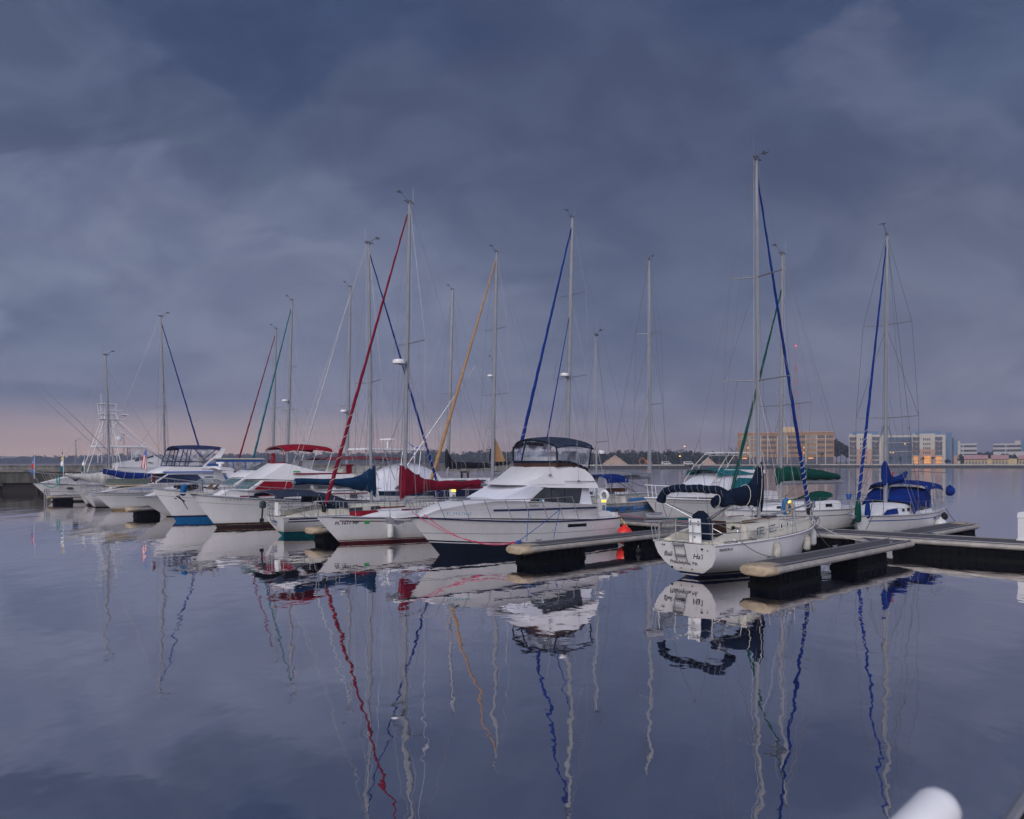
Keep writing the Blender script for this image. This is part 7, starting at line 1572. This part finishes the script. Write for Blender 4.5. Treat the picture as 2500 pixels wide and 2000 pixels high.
m = MB(); m.box(-1.6, 1.6, -1.3, -.7, 0, .8); m.box(-1.6, 1.6, .7, 1.3, 0, .8); m.build('track', 'rubber', o); m = MB(); m.box(-1.5, 1.3, -1.1, 1.1, .85, 1.7); m.box(.1, 1.3, -1.0, 0, 1.7, 2.7); m.build('cab', 'orange_paint', o)
m = MB(); m.tube([(1.2, .3, 1.5), (3.4, .3, 4.0), (5.6, .3, 2.6)], .22, 5); m.tube([(5.6, .3, 2.6), (5.0, .3, .8)], .18, 5); m.box(4.6, 5.4, -.1, .7, .3, .9); m.build('digging_arm', 'orange_paint', o)
for px_, lb in ((1626, 'white van parked on the far shore, left one'), (1680, 'small white van parked on the far shore behind the sailboat rigging')):
    o = thing('van', lb, 'van', (bx(px_, 378), 378, LZ)); m = MB(); m.loft([[(x, -1, .35), (x, -.95, h2), (x, .95, h2), (x, 1, .35)] for x, h2 in ((-2.4, 2.0), (1.3, 2.1), (1.9, 1.3), (2.5, 1.1))]); m.build('van_body', 'gelcoat_dirty', o); m = MB(); m.box(-1.8, 1.5, -1.02, -.98, 1.3, 1.75); m.build('window', 'window_tint', o)
    for x in (-1.5, 1.6): m = MB(); m.tube([(x, -1.05, .38), (x, 1.05, .38)], .38, 10); m.build('wheel', 'rubber', o)
def lamp(px, py, D, mt, label, r=.45):
    z = bz(py, D)-LZ; o = thing('street_lamp', label, 'street lamp', (bx(px, D), D, LZ), 0, 'street lamps on the far shore'); m = MB(); m.tube([(0, 0, 0), (0, 0, z)], .1, 5); m.tube([(0, 0, z), (-.8, -.3, z+.1)], .07, 4); m.build('pole', 'rail_grey', o); m = MB(); m.sphere((-.8, -.3, z), r, 8, 5, sz=.6); m.build('lamp_head', mt, o)
lamp(1627, 1113, 400, 'paint_white', 'lamp post with a small white light left of the orange one', .35); lamp(1663, 1114, 400, 'lamp_orange', 'lamp post with an orange light above the trees, lower of two', .5); lamp(1674, 1090, 520, 'lamp_orange', 'taller lamp post with an orange light above the tree line', .6); lamp(1737, 1113, 400, 'paint_white', 'lamp post with a small white light above the right sand heap', .3)
lamp(2222, 1046, 500, 'rail_grey', 'dark floodlight pole behind the apartments', .8)
lamp(2212, 1084, 445, 'lamp_orange', 'lamp post with an orange light before the slate-blue block, tallest one', .4); lamp(2177, 1105, 445, 'lamp_orange', 'low lamp post with an orange light before the slate-blue block, left one', .35)
lamp(2183, 1105.5, 445, 'lamp_orange', 'low lamp post with an orange light before the slate-blue block, right one', .35)
# distant bridge at the far left
o = thing('bridge', 'faint grey road bridge sloping down into the trees at the far left', 'bridge', (-1020, 1180, 0))
m = MB(); P = [(-200, 26), (0, 20), (90, 17), (160, 13), (230, 9)]; m.loft([[(x, -6, z), (x, 6, z), (x, 6, z+2.2), (x, -6, z+2.2)] for x, z in P]); m.build('bridge_deck', 'bridge_grey', o)
for x, z in ((-110, 22), (-20, 20), (60, 17.6), (110, 15.6), (170, 12)): m = MB(); m.box(x-1.5, x+1.5, -4, 4, -1, z+.3); m.build('bridge_pier', 'bridge_grey', o)

# ------------------------------------------------------------------ air
hz = bpy.data.materials.new('air'); hz.use_nodes = True; t = NT(hz.node_tree); t.t.nodes.clear()
pv = t.n('ShaderNodeVolumePrincipled', i_Color=(*lin((200, 205, 235)), 1), i_Density=.00050, i_Anisotropy=.0)
ou = t.n('ShaderNodeOutputMaterial', i_Volume=pv.outputs[0]); M['air'] = hz
m = MB(); m.box(-2800, 2400, -30, 1500, -1.5, 122); tag(m.build('haze', 'air', smooth=False), None, None, None, 'stuff')
